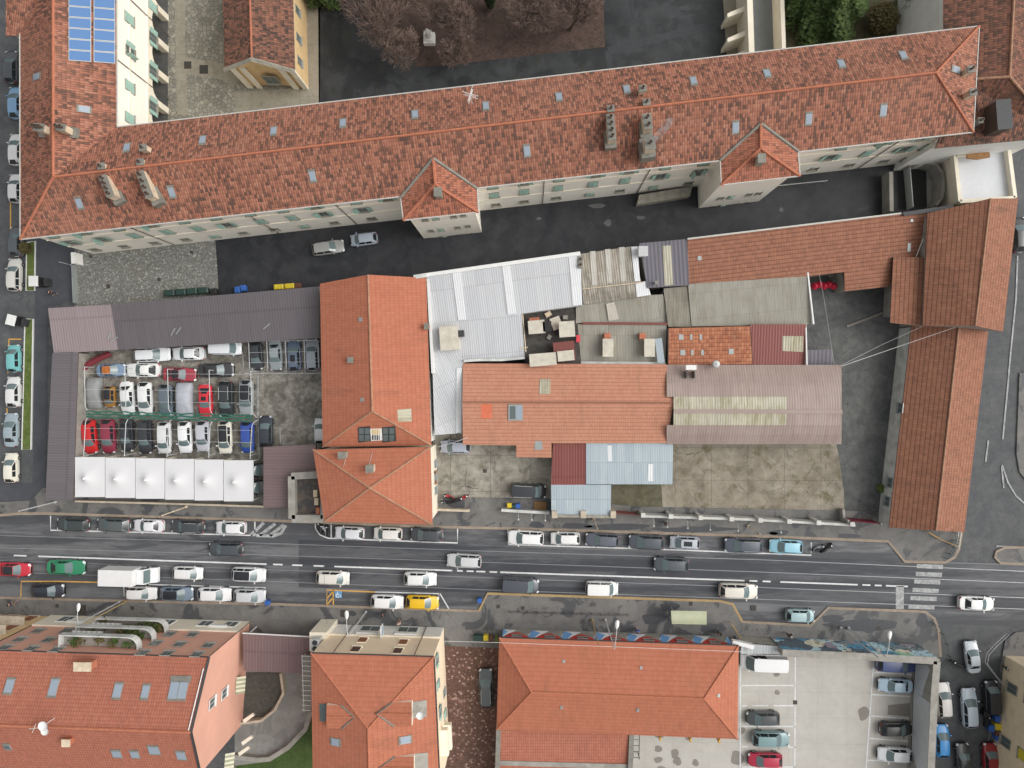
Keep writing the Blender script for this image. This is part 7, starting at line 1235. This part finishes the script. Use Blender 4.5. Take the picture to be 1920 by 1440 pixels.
# bins
def bin_(label, x, y, w, l, h, lid, body, rz=0, cat='waste bin', group=None, z=0, nm='waste_bin'):
    c = P(x, y, h + z); t = thing(nm, label, cat, (c.x, c.y, z), rz, group); b = MB()
    b.grid([[Vector((sx * w / 2 * k_, sy * l / 2 * k_, zz_)) for sx, sy in ((-1, -1), (1, -1), (1, 1), (-1, 1))] for k_, zz_ in ((.82, .1), (.95, h * .85), (1.0, h * .88))], 0, True); b.face([Vector((sx * w / 2 * .82, sy * l / 2 * .82, .1)) for sx, sy in ((-1, 1), (1, 1), (1, -1), (-1, -1))]); add('bin_body', mesh_of(b, [body]), t)
    b = MB(); b.grid([[Vector((sx * w / 2 * 1.04 * k_, sy * l / 2 * 1.04 * k_, h * zz_)) for sx, sy in ((-1, -1), (1, -1), (1, 1), (-1, 1))] for k_, zz_ in ((1, .88), (1, .93), (.8, 1.0))], 0, True); b.face([Vector((sx * w / 2 * .832, sy * l / 2 * .832, h)) for sx, sy in ((-1, -1), (1, -1), (1, 1), (-1, 1))]); add('lid', mesh_of(b, [lid]), t)
    for sx in (-1, 1): b = MB(); b.grid([[Vector((sx * w * .32, -l * .36 + .1 * math.cos(a), .1 + .1 * math.sin(a))) + Vector((dx, 0, 0)) for a in [k_ * math.pi / 4 for k_ in range(8)]] for dx in (-.03, .03)], 0, True); add('wheel', mesh_of(b, [TYRE]), t)
    return t
PG, PB, PY, PBR, PBK = plain('dark_green_plastic', lin(44, 66, 60), .5), plain('blue_plastic', lin(52, 96, 170), .5), plain('yellow_plastic', lin(214, 190, 52), .5), plain('brown_plastic', lin(106, 70, 52), .5), plain('black_plastic', lin(38, 38, 40), .5)
for k in range(4): bin_('large dark green wheeled bin along the grey shed, %s' % ('furthest left', 'second from the left', 'second from the blue bins', 'nearest the blue bins')[k], 316.5 + 21 * k, 549 - 1.6 * k, 1.35, .8, 1.2, PG, PG, .07, group='green bins behind the grey shed')
for l, x, y, m in (('blue bin left of its twin behind the grey shed', 444, 543, PB), ('brighter blue bin nearest the yellow bins', 455, 540, PB), ('black bin beside the green bins', 400, 546, PBK)): bin_(l, x, y, .7, .8, 1.1, m, m, .07)
for l, x, y, m, w_ in (('yellow bin left of the pair behind the grey shed', 522, 537.5, PY, 1.25), ('yellow bin right of the pair behind the grey shed', 542, 536, PY, 1.25), ('small brown bin right of the yellow bins', 558, 535, PBR, .7)): bin_(l, x, y, w_, .65, 1.1, m, m, .07)
for l, x, y, m, w_ in (('dark grey bin by the alley entrance next to the yellow lid', 896, 1197, PG, 1.3), ('yellow lidded bin at the alley entrance', 911, 1197, PY, .65), ('brown bin at the alley entrance', 921, 1198, PBR, .45), ('small olive bin at the corner of the alley and painted hall', 931, 1199, LEAF, .4)): bin_(l, x, y, w_, .7, 1.1, m, m)
for l, x, y, m, w_ in (('yellow lidded bin in the side street cluster', 1873, 1364, PY, .9), ('large blue bin in the side street cluster', 1861, 1367, PB, .7), ('small blue bin at the top of the side street cluster', 1872, 1349, PB, .6), ('brown bin under the yellow one in the side street', 1874, 1376, PBR, .75), ('small blue bin at the foot of the side street cluster', 1873, 1384, PB, .6), ('black bin at the left of the side street cluster', 1852, 1340, PBK, .8)): bin_(l, x, y, w_, .8, 1.1, m, m, -.1)
for l, x, y, m in (('blue bin beside the silver car on the south kerb', 500, 1131, PB), ('blue bin left of the wide pavement nose', 899, 1127, PB), ('yellow topped bin behind the front yard wall', 955, 948, PY), ('blue bin behind the front yard wall', 971, 949, PB), ('green bin left of the blue one behind the front yard wall', 963, 950, PG)): bin_(l, x, y, .6, .6, 1., m, m)
for l, x, y, rz in (('tall black street bin with square white top on the upper verge', 62, 527, 0), ('tilted black street bin with square white top by the lower verge', 20, 600, -.25)):
    c = P(x, y, 2.); t = thing('street_kiosk', l, 'kiosk', (c.x, c.y, 0), rz); b = MB(); b.box((0, 0, .9), (1.1, 1.2, 1.8)); add('body', mesh_of(b, [PBK]), t); b = MB(); b.box((0, 0, 1.95), (1.25, 1.4, .12)); b.box((0, 0, 2.03), (1., 1.15, .04)); add('top', mesh_of(b, [WHITEM]), t); b = MB(); b.box((.95, 0, .45), (.6, 1., .9)); b.box((.95, .15, 1.), (.4, .4, .2)); add('side_box', mesh_of(b, [DARKM]), t)
t = thing('pallet', 'wooden pallet leaning behind the front yard wall', 'pallet', P(1013, 949)); c = P(1013, 949, .3); b = MB()
for k in range(6): b.box((c.x, c.y - .5 + k * .2, .3), (1.6, .14, .04))
for k in (-.7, 0, .7): b.box((c.x + k, c.y, .2), (.12, 1.1, .15))
b.build('planks', WOOD, t)
# red parasols in the small yard, barrier gates at the corners
for k in range(5):
    x, y = 1529 + 9 * k, 536 - (k % 2) * 3; c = P(x, y, 2.); t = thing('red_parasol', 'small closed red parasol in the dark little yard', 'parasol', (c.x, c.y, 0), group='red parasols in the little yard'); b = MB(); b.tube([(c.x, c.y, 0), (c.x, c.y, 2.3)], .03, 5); b.build('pole', GALV, t); b = MB()
    b.lathe((c.x, c.y, 1.7), [(.5 + .0, 0), (.42, .2), (.2, .45), (0, .6)], 7); b.build('canopy', plain('parasol_red', lin(176, 30, 56), .7), t)
t = thing('junk_pile', 'heap of pale scrap beside the red parasols', 'scrap heap', P(1560, 520)); b = MB()
for k in range(40): c = P(1552 + random.random() * 30, 514 + random.random() * 26); b.box((c.x, c.y, .3 + random.random() * .5), (.2 + random.random() * .9, .12, .3), random.random() * 3)
b.build('scrap', GREYW, t)
def barrier(label, pts, m):
    t = thing('corner_railing', label, 'railing', P(*pts[0], .12)); b = MB(); q_ = px(pts, 1.)
    for z in (.55, 1.05): b.tube([Vector((p.x, p.y, z)) for p in q_], .035, 5)
    b.build('rails', m, t); b = MB()
    for p in q_: b.tube([(p.x, p.y, .1), (p.x, p.y, 1.08)], .04, 5)
    b.build('posts', m, t)
barrier('green pedestrian railing curving round the pavement corner by the orange gable', [(1795, 1000), (1797, 1015), (1792, 1028), (1784, 1040), (1776, 1048)], PG); barrier('ochre railing from the orange gable to the pavement corner', [(1742, 998), (1765, 1012), (1792, 1023)], PAINTO); barrier('white railing by the corner of the orange gable', [(1802, 998), (1798, 1028)], WHITEM); barrier('green corner railing above the graffiti wall end', [(1752, 1170), (1762, 1176), (1770, 1190), (1778, 1210), (1782, 1232), (1768, 1250), (1756, 1260)], PG); barrier('pale railing round the right corner pavement', [(1892, 1190), (1868, 1212), (1854, 1228), (1851, 1245), (1880, 1282)], GALV); barrier('ochre handrail leaning beside the pale green shelter pavement', [(1372, 1170), (1380, 1182), (1395, 1205)], PAINTO)
for k, (x, y) in enumerate(((1448, 1323), )): pass
t = thing('traffic_sign', 'round traffic sign on the traffic island', 'sign', P(1900, 1044, .12)); c = P(1900, 1044, .12); b = MB(); b.tube([c, c + Vector((0, 0, 2.6))], .04); b.build('post', GALV, t); b = MB(); b.grid([[c + Vector((.3 * k_ * math.cos(a), dy, 2.4 + .3 * k_ * math.sin(a))) for a in [2 * math.pi * i / 16 for i in range(16)]] for k_, dy in ((0, .05), (1, .05), (1, .02), (0, .02))], 0, True); b.build('sign_plate', PAINTB, t)
# thin smoke above the big chimney
def smoke():
    t = NT('chimney_smoke'); t.t.nodes.remove(t.b); v = t.n('VolumePrincipled', {'Color': (.9, .9, .92, 1), 'Density': .0}); nn_ = t.noise(t.n('TexCoord').outputs['Object'], 1.1, 4); t.t.links.new(t.math('MULTIPLY', t.smooth(nn_, .35, .7), 2.6), v.inputs['Density']); out = [n for n in t.t.nodes if n.type == 'OUTPUT_MATERIAL'][0]; t.t.links.new(v.outputs[0], out.inputs['Volume']); return t.mat
b = MB(); b.tube([P(1222, 264, 17.6), P(1233, 256, 18.1), P(1244, 242, 18.5), P(1252, 230, 18.9), P(1262, 221, 19.2)], [.25, .42, .45, .5, .2], 10); o_ = b.build('chimney_smoke', smoke()); o_['kind'] = 'stuff'
